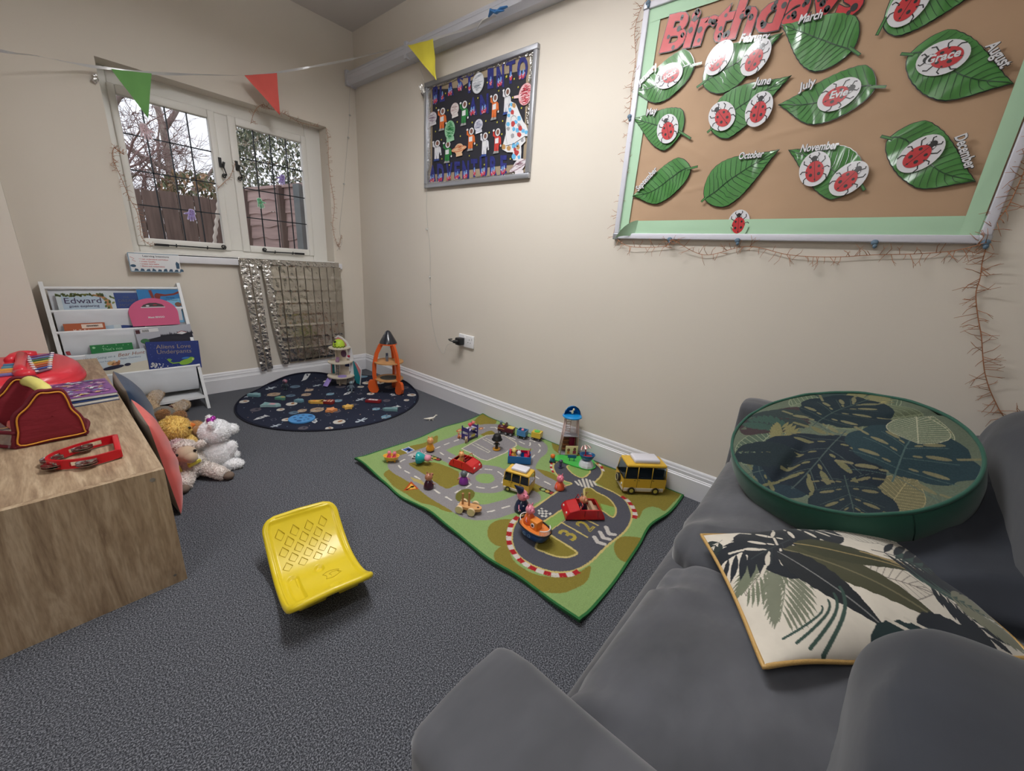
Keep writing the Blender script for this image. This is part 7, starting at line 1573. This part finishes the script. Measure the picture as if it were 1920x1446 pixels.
def art_alien(mb,w,h):
    mb.use(q('gold_ink',(150,136,120))); mb.text('Aliens Love',(0,-.042),.034,z_,align='c',sx=1.02); mb.text('Underpants',(0,-.072),.034,z_,align='c',sx=1.02)
    r=rnd(7); mb.use(q('pale_star',(120,140,200)))
    for k in range(26): mb.disc((r.uniform(-w*.48,w*.48),-r.uniform(0,h)),.0014,.0014,z_*.8,0,6)
    mb.use(m_wp); 
    for k in range(50): x=-w*.48+abs(r.gauss(0,.3))*w*.42; mb.disc((min(x,-w*.08),-.145+r.uniform(-.01,.016)+max(0,(-x-w*.3))*.2),.003,.003,z_*2,0,7)
    mb.use(q('alien_green',(130,176,60))); mb.disc((w*.2,-.128),.034,.016,z_*2,.25,18); mb.disc((w*.30,-.112),.018,.012,z_*2.2,.2,16)
    for a in (-.6,-.1,.4,.9): mb.line([(-w*.12,-.120),(-w*.12+.016*math.sin(a),-.120+.018*math.cos(a))],.004,z_*2.4)
    mb.line([(-w*.12,-.12),(-w*.06,-.132),(w*.08,-.13)],.006,z_*2.4); mb.use(q('alien_blue',(60,120,190))); mb.disc((w*.2,-.104),.02,.006,z_*2.6,.1,12); mb.use(q('pale_g',(190,206,120))); mb.disc((w*.34,-.114),.006,.007,z_*3,0,10)
book('dark blue picture book titled Aliens Love Underpants standing in the lowest sling',272,372,640,3,(36,54,120),art_alien,hgt=.17,dy=.003,skew=.06)
# ---------------------------------------------------------------- things on the cubby
TZ=KZ
def at(px,py,z): return FL(px,py,z)
t=thing('unicorn_book','purple and pink patterned board book on top of a navy one on the cubby','book',(-1.832,-1.015,TZ+.0185),.05,)
mb=MB(pm('book_page_white',(220,220,214),.6)); mb.rbox((0,0,.007),(.225,.245,.012),.003); mb.build('pages',t)
mb=MB(pm('mauve_cover',(128,76,140),.4)); mb.rbox((0,0,.0135),(.228,.248,.002),.001)
r=rnd(12)
cc_=[(122,62,132),(226,150,190),(240,236,236),(96,150,176),(236,196,120),(150,80,150),(196,226,224)]
for k in range(220):
    c=cc_[r.randrange(7)] if r.random()<.6 else (112,60,126); mb.use(pm('uni_%d'%c[0],c,.4)); x=r.uniform(-.1,.1);y=r.uniform(-.11,.11); s=r.uniform(.004,.012)
    mb.flat(starpoly((x,y),s) if k%3 else [(x-s,y-s*.4),(x+s*1.4,y-s*.2),(x+s,y+s*.5),(x-s*.5,y+s*.4)],.0147+.00002*k)
mb.build('cover',t)
t=thing('navy_board_book','navy board book lying under the purple patterned one on the cubby','book',(-1.838,-1.03,TZ+.0005),.12)
mb=MB(pm('book_page_white',(220,220,214),.6)); mb.rbox((0,0,.0075),(.225,.235,.012),.003); mb.build('pages',t); mb=MB(pm('navy_cover',(28,52,104),.4)); mb.rbox((0,0,.0155),(.228,.238,.003),.001); mb.rbox((0,0,.001),(.228,.238,.002),.0008); mb.use(pm('navy_art',(60,120,200),.4))
for k in range(6): mb.disc((.05*math.cos(k),-.07+.02*k),.012,.006,.0172,0,10)
mb.build('cover',t)
# xylophone toy
m_xr=pm('coral_red_plastic',(226,52,66),.35,coat=.2,bump=.05,bscale=20)
XO=Vector((-1.97,-.56,TZ)); t=thing('toy_xylophone','coral red plastic toy xylophone with rainbow bars at the back of the cubby','toy xylophone',XO)
out=[(-1.770,-.66),(-1.80,-.775),(-1.86,-.84),(-1.95,-.862),(-2.02,-.862),(-2.07,-.84),(-2.095,-.74),(-2.10,-.60),(-2.095,-.44),(-2.05,-.38),(-1.98,-.36),(-1.90,-.34),(-1.83,-.38),(-1.785,-.50)]
ol_=[(p.x-XO.x,p.y-XO.y) for p in catmull([(x,y,0) for x,y in out],6,True)]; n=len(ol_); rows=[]
for s_,z in ((1,.0),(1.015,.004),(1.015,.016),(.99,.020),(.985,.030),(.95,.050),(.88,.062),(.75,.066),(.4,.067),(.02,.067)): rows.append([(x*s_,y*s_,z) for x,y in ol_])
grid_obj('shell',np.array(rows),n,len(rows),[m_xr],parent=t,closed_u=True)
tp=lambda x,y,z=TZ+.068:at(x/6.288,630+y/6.288,z)-XO
for k,(a,b,c,d,col) in enumerate(((335,258,620,216,(120,72,140)),(345,282,615,240,(96,132,190)),(352,308,608,264,(50,130,84)),(366,332,603,288,(214,190,60)),(380,356,599,313,(222,130,56)),(392,382,596,340,(176,84,70)),(410,406,594,366,(64,90,176)),(432,436,590,394,(140,96,120)))):
    p,q_=tp(a,b),tp(c,d); dv=q_-p; mb=MB(pm('bar_%d'%k,col,.3,metal=.3)); an=math.atan2(dv.y,dv.x); m_=(p+q_)/2; mb.rbox((m_.x,m_.y,.071),(dv.length*1.04,.018,.004),.001,(0,0,an)); mb.build('chime_bar',t)
    mb=MB(pm('clip_white',(232,232,236),.3)); mb.rbox((p.x,p.y,.075),(.012,.010,.006),.002,(0,0,an)); mb.rbox((q_.x,q_.y,.075),(.012,.010,.006),.002,(0,0,an)); mb.build('bar_clip',t)
for k,col in enumerate(((64,110,150),(80,150,170),(226,160,60),(214,134,70),(120,110,170))):
    p=tp(160-k*17,345+k*29); mb=MB(pm('key_%d'%k,col,.3)); mb.rbox((p.x,p.y,.070),(.055,.024,.010),.003,(0,0,.0)); mb.build('key',t)
mb=MB(m_xr)
mb.tube([tuple(tp(*q_)+Vector((0,0,.004))) for q_ in ((110,300),(170,262),(250,240),(350,232),(440,224))],[.016,.020,.022,.020,.014],12)
mb.tube([tuple(tp(*q_)+Vector((0,0,.004))) for q_ in ((260,250),(250,320),(235,390),(250,440))],[.022,.016,.018,.02],12)
mb.tube([tuple(tp(*q_)+Vector((0,0,.004))) for q_ in ((200,450),(260,462),(340,460),(415,450))],[.014,.020,.020,.013],12); mb.build('raised_grip',t)
mb=MB(pm('slot_dark_red',(140,24,34),.5)); p=tp(812,200); mb.rbox((p.x,p.y,.0665),(.010,.075,.004),.001)
for k in range(5): mb.box((p.x-.006,p.y-.03+.015*k,.0672),(.006,.007,.003))
mb.build('tuning_slot',t)
# quilted bag
m_bag=pm('maroon_quilted_fabric',(128,16,34),.75,bump=.5,bscale=14,bdist=.006,stretch=(.6,.6,3),sheen=.2)
m_bagd=pm('dark_maroon_binding',(104,18,34),.7); m_yp=pm('yellow_piping',(220,150,50),.6)
cb=lambda x,y,yp=-1.49:hit(x/6.288,630+y/6.288,1,yp)
BO=Vector((-1.9,-1.49,TZ)); t=thing('quilted_tool_bag','maroon quilted toy tool bag with yellow handle and clear sides on the cubby','toy bag',BO)
pan=[(205,1318),(600,1238),(1000,1158),(1015,1105),(960,960),(850,850),(800,740),(720,640),(560,650),(430,668),(300,830),(165,965),(180,1150)]
pw=[cb(*q_)-BO for q_ in pan]; axis=Vector((-.22,.97,0)).normalized()
def panel(off,nm,th=.014,sc=1):
    c=sum(pw,Vector())/len(pw); P=[c+(p-c)*sc for p in pw]; n=len(P); rows=[]
    for s_,d_ in ((.02,-.004),(.5,-.003),(.85,0),(.97,.002),(1,.006),(.97,.012),(.5,.014),(.02,.014)): rows.append([tuple(c+(p-c)*s_+axis*(off+d_)) for p in catmull(P,4,True)])
    return grid_obj(nm,np.array(rows),len(rows[0]),len(rows),[m_bag],parent=t,closed_u=True)
panel(0,'end_panel'); panel(.21,'end_panel')
for off in (-.001,.209):
    c=sum(pw,Vector())/len(pw); mb=MB(m_yp); mb.tube([tuple(c+(p-c)*.93+axis*(off-.002)) for p in catmull(pw,4,True)],.0022,6,True); mb.build('yellow_piping',t)
    mb=MB(m_bagd); mb.tube([tuple(c+(p-c)*1.0+axis*(off+.006)) for p in catmull(pw,4,True)],.0055,8,True); mb.build('binding',t)
topc=(pw[7]+pw[9])/2; mb=MB(pm('yellow_foam_handle',(226,214,120),.6)); P=[topc+Vector((0,0,-.010))+axis*s_ for s_ in (.012,.05,.105,.16,.20)]; P[2].z+=.014;P[1].z+=.010;P[3].z+=.010
mb.tube([tuple(p) for p in P],[.014,.017,.017,.017,.014],16); 
hd_=mb.build('handle',t)
m_cv=pm('clear_vinyl',(220,214,220),.1,alpha=.25)
for s_ in (0,1):
    e_=pw[12] if s_==0 else pw[3]; b_=pw[0] if s_==0 else pw[2]; mb=MB(m_cv); o_=Vector((-.03 if s_==0 else .018,0,0)); 
    mb.add([tuple(e_),tuple(e_+axis*.2),tuple(b_+axis*.2+o_*.5),tuple(b_+o_*.5)],[(0,1,2,3)]); mb.build('clear_pocket',t)
    mb=MB(m_bagd); mid=(e_+axis*.1+o_*1.6); mb.tube([tuple(p) for p in catmull([e_+Vector((0,0,.0)),mid,e_+axis*.2],8)],.006,8); mb.tube([tuple(p) for p in catmull([b_,b_+axis*.1+o_*1.6+Vector((0,0,.004)),b_+axis*.2],8)],.005,8); mb.build('pocket_rim',t)
mb=MB(m_bagd); mb.box((-.0,.105,.004),(.11,.19,.006),(0,0,.22)); mb.build('bag_floor',t)
r=rnd(4)
for k,(c,d_,s_) in enumerate((((28,96,170),(-.035,.06,.075),(.022,.06,.02)),((200,30,44),(-.06,.05,.055),(.024,.07,.022)),((60,64,70),(-.045,.09,.03),(.03,.06,.02)),((40,90,120),(-.02,.12,.05),(.03,.05,.03)),((206,170,60),(-.05,.13,.04),(.014,.05,.014)),((180,184,190),(.01,.08,.03),(.03,.06,.014)))):
    mb=MB(plas(c)); mb.rbox(d_,s_,.006,(0,.3*k,.25*k)); tt=mb.build('toy_tool',t)
# tambourine
TO=Vector((-1.84,-1.68,TZ)); t=thing('half_tambourine','red half moon tambourine with silver jingles lying on the cubby','tambourine',TO)
loop=[(-1.778,-1.742),(-1.83,-1.752),(-1.88,-1.738),(-1.912,-1.700),(-1.902,-1.664),(-1.862,-1.636),(-1.815,-1.618),(-1.772,-1.612)]
lp=catmull([(x-TO.x,y-TO.y,0) for x,y in loop],8); lp=[Vector((p.x,p.y,0)) for p in lp]
def band(P,z0,z1,th,closed,mat,nm,skip=None):
    mb=MB(mat); n=len(P)
    for i in range(n if closed else n-1):
        a_,b_=P[i],P[(i+1)%n]; d=(b_-a_); 
        if d.length<1e-6: continue
        if skip and skip(i/n): zz=((z0,z0+(z1-z0)*.24),(z1-(z1-z0)*.24,z1))
        else: zz=((z0,z1),)
        for za,zb in zz: mb.box(tuple((a_+b_)/2+Vector((0,0,(za+zb)/2))),(d.length*1.12,th,zb-za),(0,0,math.atan2(d.y,d.x)))
    return mb.build(nm,t)
slots=[(.12,.26),(.32,.42),(.50,.60),(.66,.86)]
band(lp,.004,.030,.006,False,m_rt:=pm('red_tambourine_plastic',(196,24,36),.3),'frame',lambda q_:any(a_<q_<b_ for a_,b_ in slots))
mb=MB(m_rt); a_,b_=lp[0],lp[-1]; mb.rbox(tuple((a_+b_)/2+Vector((0,0,.017))),(.014,(b_-a_).length+.006,.026),.003,(0,0,-.05)); mb.build('handle',t)
m_jg=pm('silver_jingle',(186,184,180),.25,metal=1)
for a_,b_ in slots:
    p=lp[int((a_+b_)/2*len(lp))]; p2=lp[int((a_+b_)/2*len(lp))+1]; mb=MB(m_jg)
    for dz in (.011,.0165): mb.lathe([(0,dz+.0015),(.006,dz+.0015),(.010,dz),(.023,dz+.001),(.023,dz+.002)],22,(p.x,p.y,0))
    mb.cyl((p.x,p.y,.006),(p.x,p.y,.028),.0014,n=6); mb.build('jingle_pair',t)
# ---------------------------------------------------------------- cushions and soft toys
def leancush(label,near,far,z,col,lean,th,seed,grey=(150,140,130)):
    # square cushion standing on its edge; coloured face to the room, grey face to the unit
    y0,y1=near,far; w=abs(y1-y0); c=Vector((-1.668+lean*.0,(y0+y1)/2,z/2)); t=thing('leaning_cushion',label,'cushion',(c.x,c.y,0))
    n=90; g=np.linspace(-1,1,n); A,Bv=np.meshgrid(g,g); prf=(np.clip(1-A**2,0,1)**.42)*(np.clip(1-Bv**2,0,1)**.42)
    pinch=1-.06*(1-A**2)*np.abs(Bv)**4; pinch2=1-.06*(1-Bv**2)*np.abs(A)**4
    Yl=A*w/2*pinch; Zl=z/2+Bv*z/2*pinch2
    base_x=-.012+.035*(1-(Zl/z))
    V=np.stack([base_x+th*prf,Yl,Zl+.004],-1); nn_=vnoise(V,6,seed)*.006*prf+.0022*np.sin(Zl*60+Yl*40)*np.clip(prf*2,0,1)*np.exp(-((Bv+A*.2)/.6)**2)
    V[...,0]+=nn_; grid_obj('coloured_face',V,n,n,[pm('cush_%d'%col[0],col,.8,sheen=.3,var=.1,vscale=9,bump=.2,bscale=14,bdist=.004)],parent=t)
    V2=np.stack([base_x-th*.45*prf,Yl,Zl+.004],-1); grid_obj('grey_face',V2[:,::-1],n,n,[pm('cushion_grey_back',grey,.85,bump=.2,bscale=60)],parent=t); return t
leancush('coral cushion with grey back wedged between the cubby and soft toys',-1.50,-1.14,.375,(214,92,84),0,.052,1)
leancush('navy blue cushion with grey back leaning on the cubby behind the coral one',-1.04,-.66,.385,(28,54,84),0,.075,5)
def fuzz(mb,n,L_,w=.0016,seed=0,fr=0,to=None):
    r=rnd(seed); F=mb.f[fr:to]; V=mb.v; A=[]
    for f in F:
        a,b,c=[Vector(V[i]) for i in (f[0],f[1],f[2])]; ar=(b-a).cross(c-a).length; A.append(ar)
    if sum(A)==0: return
    ch=r.choices(range(len(F)),A,k=n); mi=mb.mi[fr:to]
    for k in ch:
        f=F[k]; p0,p1,p2=[Vector(V[i]) for i in (f[0],f[1],f[2])]; nr=(p1-p0).cross(p2-p0)
        if nr.length<1e-12: continue
        nr.normalize(); u_,v_=r.random(),r.random(); pq=p0+(p1-p0)*u_+(Vector(V[f[-1]])-p0)*v_
        d=(nr+Vector((r.gauss(0,.5),r.gauss(0,.5),r.gauss(0,.5)-.15))).normalized(); s_=d.orthogonal().normalized(); s_=Matrix.Rotation(r.uniform(0,6.28),3,d)@s_; l=L_*r.uniform(.6,1.2)
        b=len(mb.v); mb.v+= [tuple(pq-s_*w),tuple(pq+s_*w),tuple(pq+d*l+s_.cross(d)*l*.2)]; mb.f.append((b,b+1,b+2)); mb.mi.append(mi[k]); mb.sm.append(False)
def plush(name,col,var=.12): return pm(name,col,.95,sheen=.6,var=var,vscale=50,bump=.8,bscale=130,bdist=.004,spec=.1)
m_eye=pm('black_bead',(16,14,14),.15)
# white cat / bear seen from behind
m_wf=plush('white_plush',(246,246,248),.04); wc=FL(415,880,0)+Vector((.0,.03,0)); t=thing('white_plush_toy','white plush animal with a purple sparkly bow sitting with its back turned','soft toy',wc,-.15)
mb=MB(m_wf); mb.ell((0,0,.075),(.066,.062,.082)); mb.ell((.045,-.045,.022),(.052,.030,.026),(0,0,-.5)); mb.ell((.05,.04,.022),(.045,.028,.024),(0,0,.5)); mb.ell((.045,-.03,.09),(.028,.02,.045),(0,.5,0)); fuzz(mb,5000,.007,.0012,1); mb.build('body',t)
mb=MB(m_wf); mb.ell((.006,0,.180),(.062,.064,.054)); mb.ell((.066,.0,.178),(.030,.028,.024)); 
for s in (1,-1): mb.ell((-.005,s*.046,.228),(.013,.016,.018))
fuzz(mb,5000,.007,.0012,2); h=mb.build('head',t)
mb=MB(pm('purple_sequin',(176,60,170),.25,metal=.5,var=.5,vscale=200)); mb.ell((-.006,-.016,.236),(.012,.024,.016),(.3,0,.4)); mb.ell((.006,.012,.236),(.012,.020,.016),(-.3,.2,-.3)); mb.ell((.0,-.002,.236),.008); mb.build('bow',h)
# lamb
m_lf=plush('cream_lamb_fleece',(244,236,230),.05); m_lt=pm('lamb_face_suede',(196,174,148),.8,sheen=.3); m_hf=pm('grey_brown_suede',(120,104,92),.85)
lb=FL(372,905,0)+Vector((.0,.07,0)); t=thing('lamb_plush','cream fluffy lamb soft toy with a yellow ribbon sprawling on the carpet','soft toy',lb,AX+.55)
mb=MB(m_lf); mb.ell((-.02,0,.055),(.075,.060,.055)); mb.ell((0,.0,.085),(.050,.048,.040)); fuzz(mb,5000,.011,.0018,3); mb.build('body',t)
m_mg=MB(plush('mauve_fleece',(228,202,204),.06)); m_mg.ell((-.045,-.045,.11),(.05,.045,.055)); m_mg.ell((-.05,-.05,.06),(.045,.04,.05)); fuzz(m_mg,2600,.012,.0018,4); m_mg.build('back_fleece',t)
for (a,b,f_) in (((.03,-.01,.04),(.10,-.015,.03),(.125,-.015,.018)),((.02,.045,.045),(.06,.10,.03),(.078,.125,.018))):
    mb=MB(m_lf); mb.tube([a,b,f_],[.028,.026,.022],12); fuzz(mb,1800,.009,.0016,5); lg=mb.build('leg',t); mb=MB(m_hf); mb.ell((f_[0]+.012*(b[0]-a[0])/.07,f_[1]+.012*(b[1]-a[1])/.07,f_[2]+.001),(.022,.022,.018)); mb.build('hoof',lg)
mb=MB(m_lt); mb.ell((.035,-.005,.130),(.042,.038,.036)); mb.ell((.062,.012,.122),(.026,.026,.024)); h=mb.build('head',t)
mb=MB(m_lf); mb.ell((.005,-.008,.150),(.034,.036,.026)); fuzz(mb,1300,.010,.0016,6); mb.build('wool_cap',h)
mb=MB(m_eye); mb.ell((.064,-.030,.142),.0062); mb.ell((.052,.029,.147),.0062); mb.build('eyes',h)
for s,q_ in ((1,(.01,.06,.165)),(-1,(.0,-.045,.155))): mb=MB(m_lf); mb.tube([(.01,s*.03,.150),((.01+q_[0])/2,(s*.03+q_[1])/2,.158),q_],[.010,.014,.008],8); fuzz(mb,350,.008,.0014,7); mb.build('ear',h)
mb=MB(pm('yellow_ribbon',(230,222,90),.5)); mb.rbox((.052,.020,.088),(.006,.05,.016),.002,(.3,.2,.5)); mb.rbox((.058,-.030,.070),(.004,.010,.05),.001,(.2,.1,0)); mb.rbox((.056,.004,.094),(.010,.016,.014),.004); mb.build('ribbon',t)
# chick
m_ch=plush('yellow_chick_plush',(246,212,120),.06); cp=Vector((-1.545,-1.10,0)); hp=FL(326,803,.185); 
t=thing('chick_plush','yellow fluffy chick soft toy with an orange beak against the coral cushion','soft toy',(hp.x,hp.y,0),.3)
mb=MB(m_ch); mb.ell((.012,-.01,.075),(.066,.060,.078)); mb.ell((.05,-.05,.07),(.02,.03,.04)); fuzz(mb,3500,.008,.0015,8); mb.build('body',t)
mb=MB(m_ch); mb.ell((0,0,.180),(.060,.058,.056)); mb.ell((-.01,.0,.232),(.012,.012,.014)); fuzz(mb,4000,.009,.0015,9); h=mb.build('head',t)
mb=MB(pm('orange_felt',(226,120,50),.8)); mb.lathe([(.018,0),(.014,.012),(.005,.024),(0,.027)],14,(.052,-.012,.180),(0,PI/2,-.3)); mb.build('beak',h); mb=MB(m_eye); mb.ell((.036,-.048,.184),.0062); mb.build('eye',h)
# brown bunny lying behind
m_tb=plush('tan_plush',(190,140,88),.1); bp_=FL(352,800,.09); t=thing('brown_plush','tan brown soft toy with big round ears lying behind the chick and the white one','soft toy',(bp_.x,bp_.y+.03,0),-.35)
mb=MB(m_tb); mb.ell((-.045,.035,.075),(.058,.058,.060)); mb.ell((.03,.02,.05),(.05,.045,.048)); fuzz(mb,2500,.006,.0012,10); mb.build('body',t)
for q_ in ((-.025,.010,.135),(-.10,.06,.135)): mb=MB(plush('brown_ear_plush',(164,118,76),.1)); mb.ell(q_,(.036,.014,.034),(.2,0,.6)); fuzz(mb,700,.006,.0012,11); mb.build('ear',t)
mb=MB(pm('tan_smooth_plush',(196,136,80),.8,sheen=.5)); mb.tube([(.03,-.02,.05),(.09,-.01,.055),(.14,.0,.056),(.17,.004,.05)],[.032,.030,.026,.018],12); mb.build('leg',t)
# beige plush in a silver top
m_bg=plush('beige_plush',(196,170,138),.12); bp_=FL(305,782,.06); t=thing('beige_plush','beige soft toy in a silver satin top lying face down by the bookcase','soft toy',(bp_.x,bp_.y,0))
O_=Vector((bp_.x,bp_.y,0))
mb=MB(pm('silver_satin',(150,144,132),.35,metal=.4,bump=.6,bscale=18,bdist=.01,stretch=(3,1,1))); mb.ell((.0,.0,.058),(.060,.095,.056),(.1,0,-.3)); mb.ell((.012,-.09,.05),(.045,.045,.04)); mb.build('satin_top',t)
for e_,m_ in ((FL(296,736,.12),Vector((-.03,.13,.10))),(FL(345,759,.045),Vector((.05,.10,.045)))): mb=MB(m_bg); q_=e_-O_; mb.tube([(m_.x*.3,m_.y*.4,.06),tuple(m_),tuple(q_)],[.034,.034,.030],12); mb.ell(tuple(q_),.031); fuzz(mb,2200,.008,.0014,12); mb.build('leg',t)
mb=MB(pm('dark_red_ribbon',(84,32,36),.6)); mb.tube([(.035,.05,.095),(.055,.085,.085),(.065,.10,.065)],.006,6); mb.build('tail_ribbon',t)
# ---------------------------------------------------------------- yellow rocker seat
m_ye=pm('yellow_plastic',(226,200,36),.38,coat=.15,bump=.06,bscale=50); YC=Vector((-1.43,-2.165,0)); bk=Vector((-1.403,-1.985,0)); ft=Vector((-1.467,-2.345,0)); ydir=(bk-ft).normalized(); ya_=math.atan2(ydir.y,ydir.x)-PI/2
t=thing('yellow_seat','curved yellow plastic rocking seat panel lying on the carpet','toy seat',YC,ya_)
# side profile: s from front(-) to back(+)
def yz(s_): return .022+.115*max(0,s_)**1.9/.19**1.9+.075*max(0,-s_)**2.4/.185**2.4
Wd=.108; nu,nv=60,90; rows=[]
def hole(x,s_): return 0
def surf(sgn,off):
    rows=[]
    for j in range(nv):
        s_=-.186+.372*j/(nv-1); ds=(yz(s_+.001)-yz(s_-.001))/.002; nz=1/math.hypot(1,ds); ny=-ds*nz; r=[]
        for i in range(nu):
            a=i/(nu-1)*2-1; e_=abs(s_)/.186; w=Wd*(1-.0*s_)*(1 if e_<.86 else math.sqrt(max(0,1-((e_-.86)/.14)**2))*.30+.70)
            x=a*w; rim=max(0,(max(abs(a)*1.0,0)-.88)/.12,(e_-.93)/.07); rim=min(1,rim); h=-.005+.005*min(1,rim*2)*1 if off==0 else 0
            if off==0:
                if rim<.01: h=-.005
                # pressed shapes
                dx,dy=x+.070,s_+.055; L2=max(abs(dy)-.052,0); 
                if math.hypot(dx,L2)<.0145: h=-.012
                if math.hypot(x-.006,s_-.004)<.0125: h=-.013
                if math.hypot((x-.022)*.7,s_+.112)<.010: h=-.012
            r.append((x,s_+ny*(h+off),yz(s_)+.012+nz*(h+off)-(.006*rim*abs(a) if off==0 and rim>.9 else 0)))
        rows.append(r)
    return rows
a=surf(1,0); b=surf(1,-.016)
grid_obj('seat_shell',np.array(a),nu,nv,[m_ye],parent=t); grid_obj('underside',np.array(b)[:,::-1],nu,nv,[m_ye],parent=t)
ring=[(j,0) for j in range(nv)]+[(nv-1,i) for i in range(nu)]+[(j,nu-1) for j in range(nv-1,-1,-1)]+[(0,i) for i in range(nu-1,-1,-1)]
mb=MB(m_ye); mid=[tuple((np.array(a[j][i])+np.array(b[j][i]))/2) for j,i in ring]; mb.tube(mid,.0098,10,True); mb.build('rolled_rim',t)
mb=MB(pm('yellow_shadowline',(206,180,26),.45)); 
dm=[]
for r_ in range(5):
    for c_ in range(4 if r_%2==0 else 3): dm.append((-.072+c_*.044+(.022 if r_%2 else 0),.150-r_*.0235))
for (x,s_) in dm:
    if s_<.05 and x<-.05: pass
    P=[(x-.014,s_-.006),(x,s_+.012),(x+.014,s_-.004)]; mb.tube([(px2,py2,yz(py2)+.0078) for px2,py2 in P],.0011,4)
    mb.tube([(px2,py2,yz(py2)+.0072) for px2,py2 in ((x-.014,s_-.006),(x,s_-.018),(x+.014,s_-.004))],.0007,4)
mb.build('diamond_grip_pattern',t)
mb=MB(pm('yellow_shadowline',())if 0 else MATS['yellow_shadowline']); 
q_=[(x,y) for x,y in [(.030+.030*math.cos(k*.5)*(.7+.3*math.sin(k*1.7)),-.045+.020*math.sin(k*.5)) for k in range(14)]]; mb.tube([(x,y,yz(y)+.0075) for x,y in q_],.0009,4); mb.tube([(x*.6+.02,y*.6-.02,yz(y*.6-.02)+.0075) for x,y in q_[:9]],.0008,4)
mb.build('moulded_doodle',t)
for (x0,x1) in ((-.085,-.015),(.02,.075)): mb=MB(m_ye); mb.rbox(((x0+x1)/2,-.165,yz(-.165)-.008),(x1-x0,.012,.035),.003,(.55,0,0)); mb.build('under_rib',t)
for s in (-.06,.06): mb=MB(m_ye); mb.rbox((s,-.02,.012),(.008,.14,.024),.003); mb.build('under_rib',t)
# ---------------------------------------------------------------- bunting
def bp2(px,py,y): return hit(px,py,1,y)
def px2(px,py,x=-.1): return hit(px,py,0,x)
st=[Vector((-1.90,-.285,1.72)),bp2(0,95,-.26),bp2(70,105,-.20),bp2(130,117,-.12),bp2(185,126,-.07),bp2(285,137,-.07),bp2(380,140,-.09),bp2(458,141,-.12),bp2(518,136,-.16),bp2(585,125,-.26)]
st+=[px2(650,113,-.20),px2(700,101,-.15),px2(765,85,-.12),px2(812,73,-.12),px2(880,52,-.10),px2(930,30,-.086)]
m_sat=pm('silver_ribbon',(212,212,212),.3,metal=.3,bump=.5,bscale=40)
P=catmull(st,10); off=P[0].copy(); mb=MB(m_sat); r=rnd(5)
V=[]
for i,p in enumerate(P):
    w=.004+.0035*abs(math.sin(i*.21)); tw=i*.18; d=(P[min(i+1,len(P)-1)]-P[max(i-1,0)]).normalized(); s_=Vector((0,0,1)); s_=(Matrix.Rotation(tw*.4,3,d)@(s_-d*s_.dot(d)).normalized())*w
    V+=[tuple(p-off-s_),tuple(p-off+s_)]
mb.add(V,[(2*i,2*i+2,2*i+3,2*i+1) for i in range(len(P)-1)],True); tag(mb.build('bunting_ribbon',loc=off),'twisted silvery ribbon of bunting strung from the left wall to the trunking','ribbon')
def flag(label,a,b,c,col,tr=0):
    a,b,c=Vector(a),Vector(b),Vector(c); n=16; rows=[]; nr=(b-a).cross(c-a).normalized()
    for j in range(n+1):
        q_=j/n; l=a.lerp(c,q_); r_=b.lerp(c,q_); rows.append([tuple(l.lerp(r_,i/8)-a+nr*(.003*math.sin(q_*9+i*.5)+.002*math.sin(i*1.3)*(1-q_))) for i in range(9)])
    m=pm('flag_%d_%d'%(col[0],col[1]),col,.85,bump=.3,bscale=14,bdist=.003,var=.06,vscale=8); o=grid_obj('bunting_flag',np.array(rows),9,n+1,[m],loc=a); return tag(o,label,'bunting flag','felt bunting flags on the ribbon')
flag('green triangular bunting flag hanging in front of the left casement',bp2(208,129,-.075),bp2(284,138,-.075),bp2(278,222,-.070),(112,168,96))
flag('red triangular bunting flag hanging over the right of the window',bp2(458,141,-.125),bp2(519,137,-.165),bp2(525,216,-.15),(220,98,90))
flag('yellow triangular bunting flag hanging below the trunking near the space board',px2(764,85,-.125),px2(813,73,-.125),px2(818,150,-.115),(232,220,76))
# burst balloon caught on the trunking
p=px2(926,22,-.10); t=thing('burst_balloon','burst blue balloon with white ribbon caught on the trunking','balloon',p)
mb=MB(pm('blue_rubber',(70,134,200),.4)); q_=lambda x,y:tuple(px2(x,y,-.10)-p)
mb.tube([q_(916,32),q_(922,20),q_(930,24),q_(940,16),q_(951,12)],[.004,.016,.010,.012,.006],10,flat=.5); mb.tube([q_(921,18),q_(934,21),q_(945,20)],[.004,.010,.003],8,flat=.6); mb.build('rubber_scrap',t)
mb=MB(m_sat); mb.tube([q_(916,32),q_(905,38),q_(899,46),q_(893,57)],[.003,.004,.003,.003],6); mb.build('ribbon_end',t)
# tape blobs at the end of the ribbon
t=thing('foil_tape','scrap of shiny tape hanging at the top left corner of the window opening','tape',bp2(178,150,-.012)); mb=MB(m_foil2); mb.rbox((0,0,0),(.022,.012,.03),.004,(.3,.5,.4)); mb.rbox((.004,.0,.022),(.012,.008,.02),.003,(.1,.9,.2)); mb.build('tape_scrap',t)
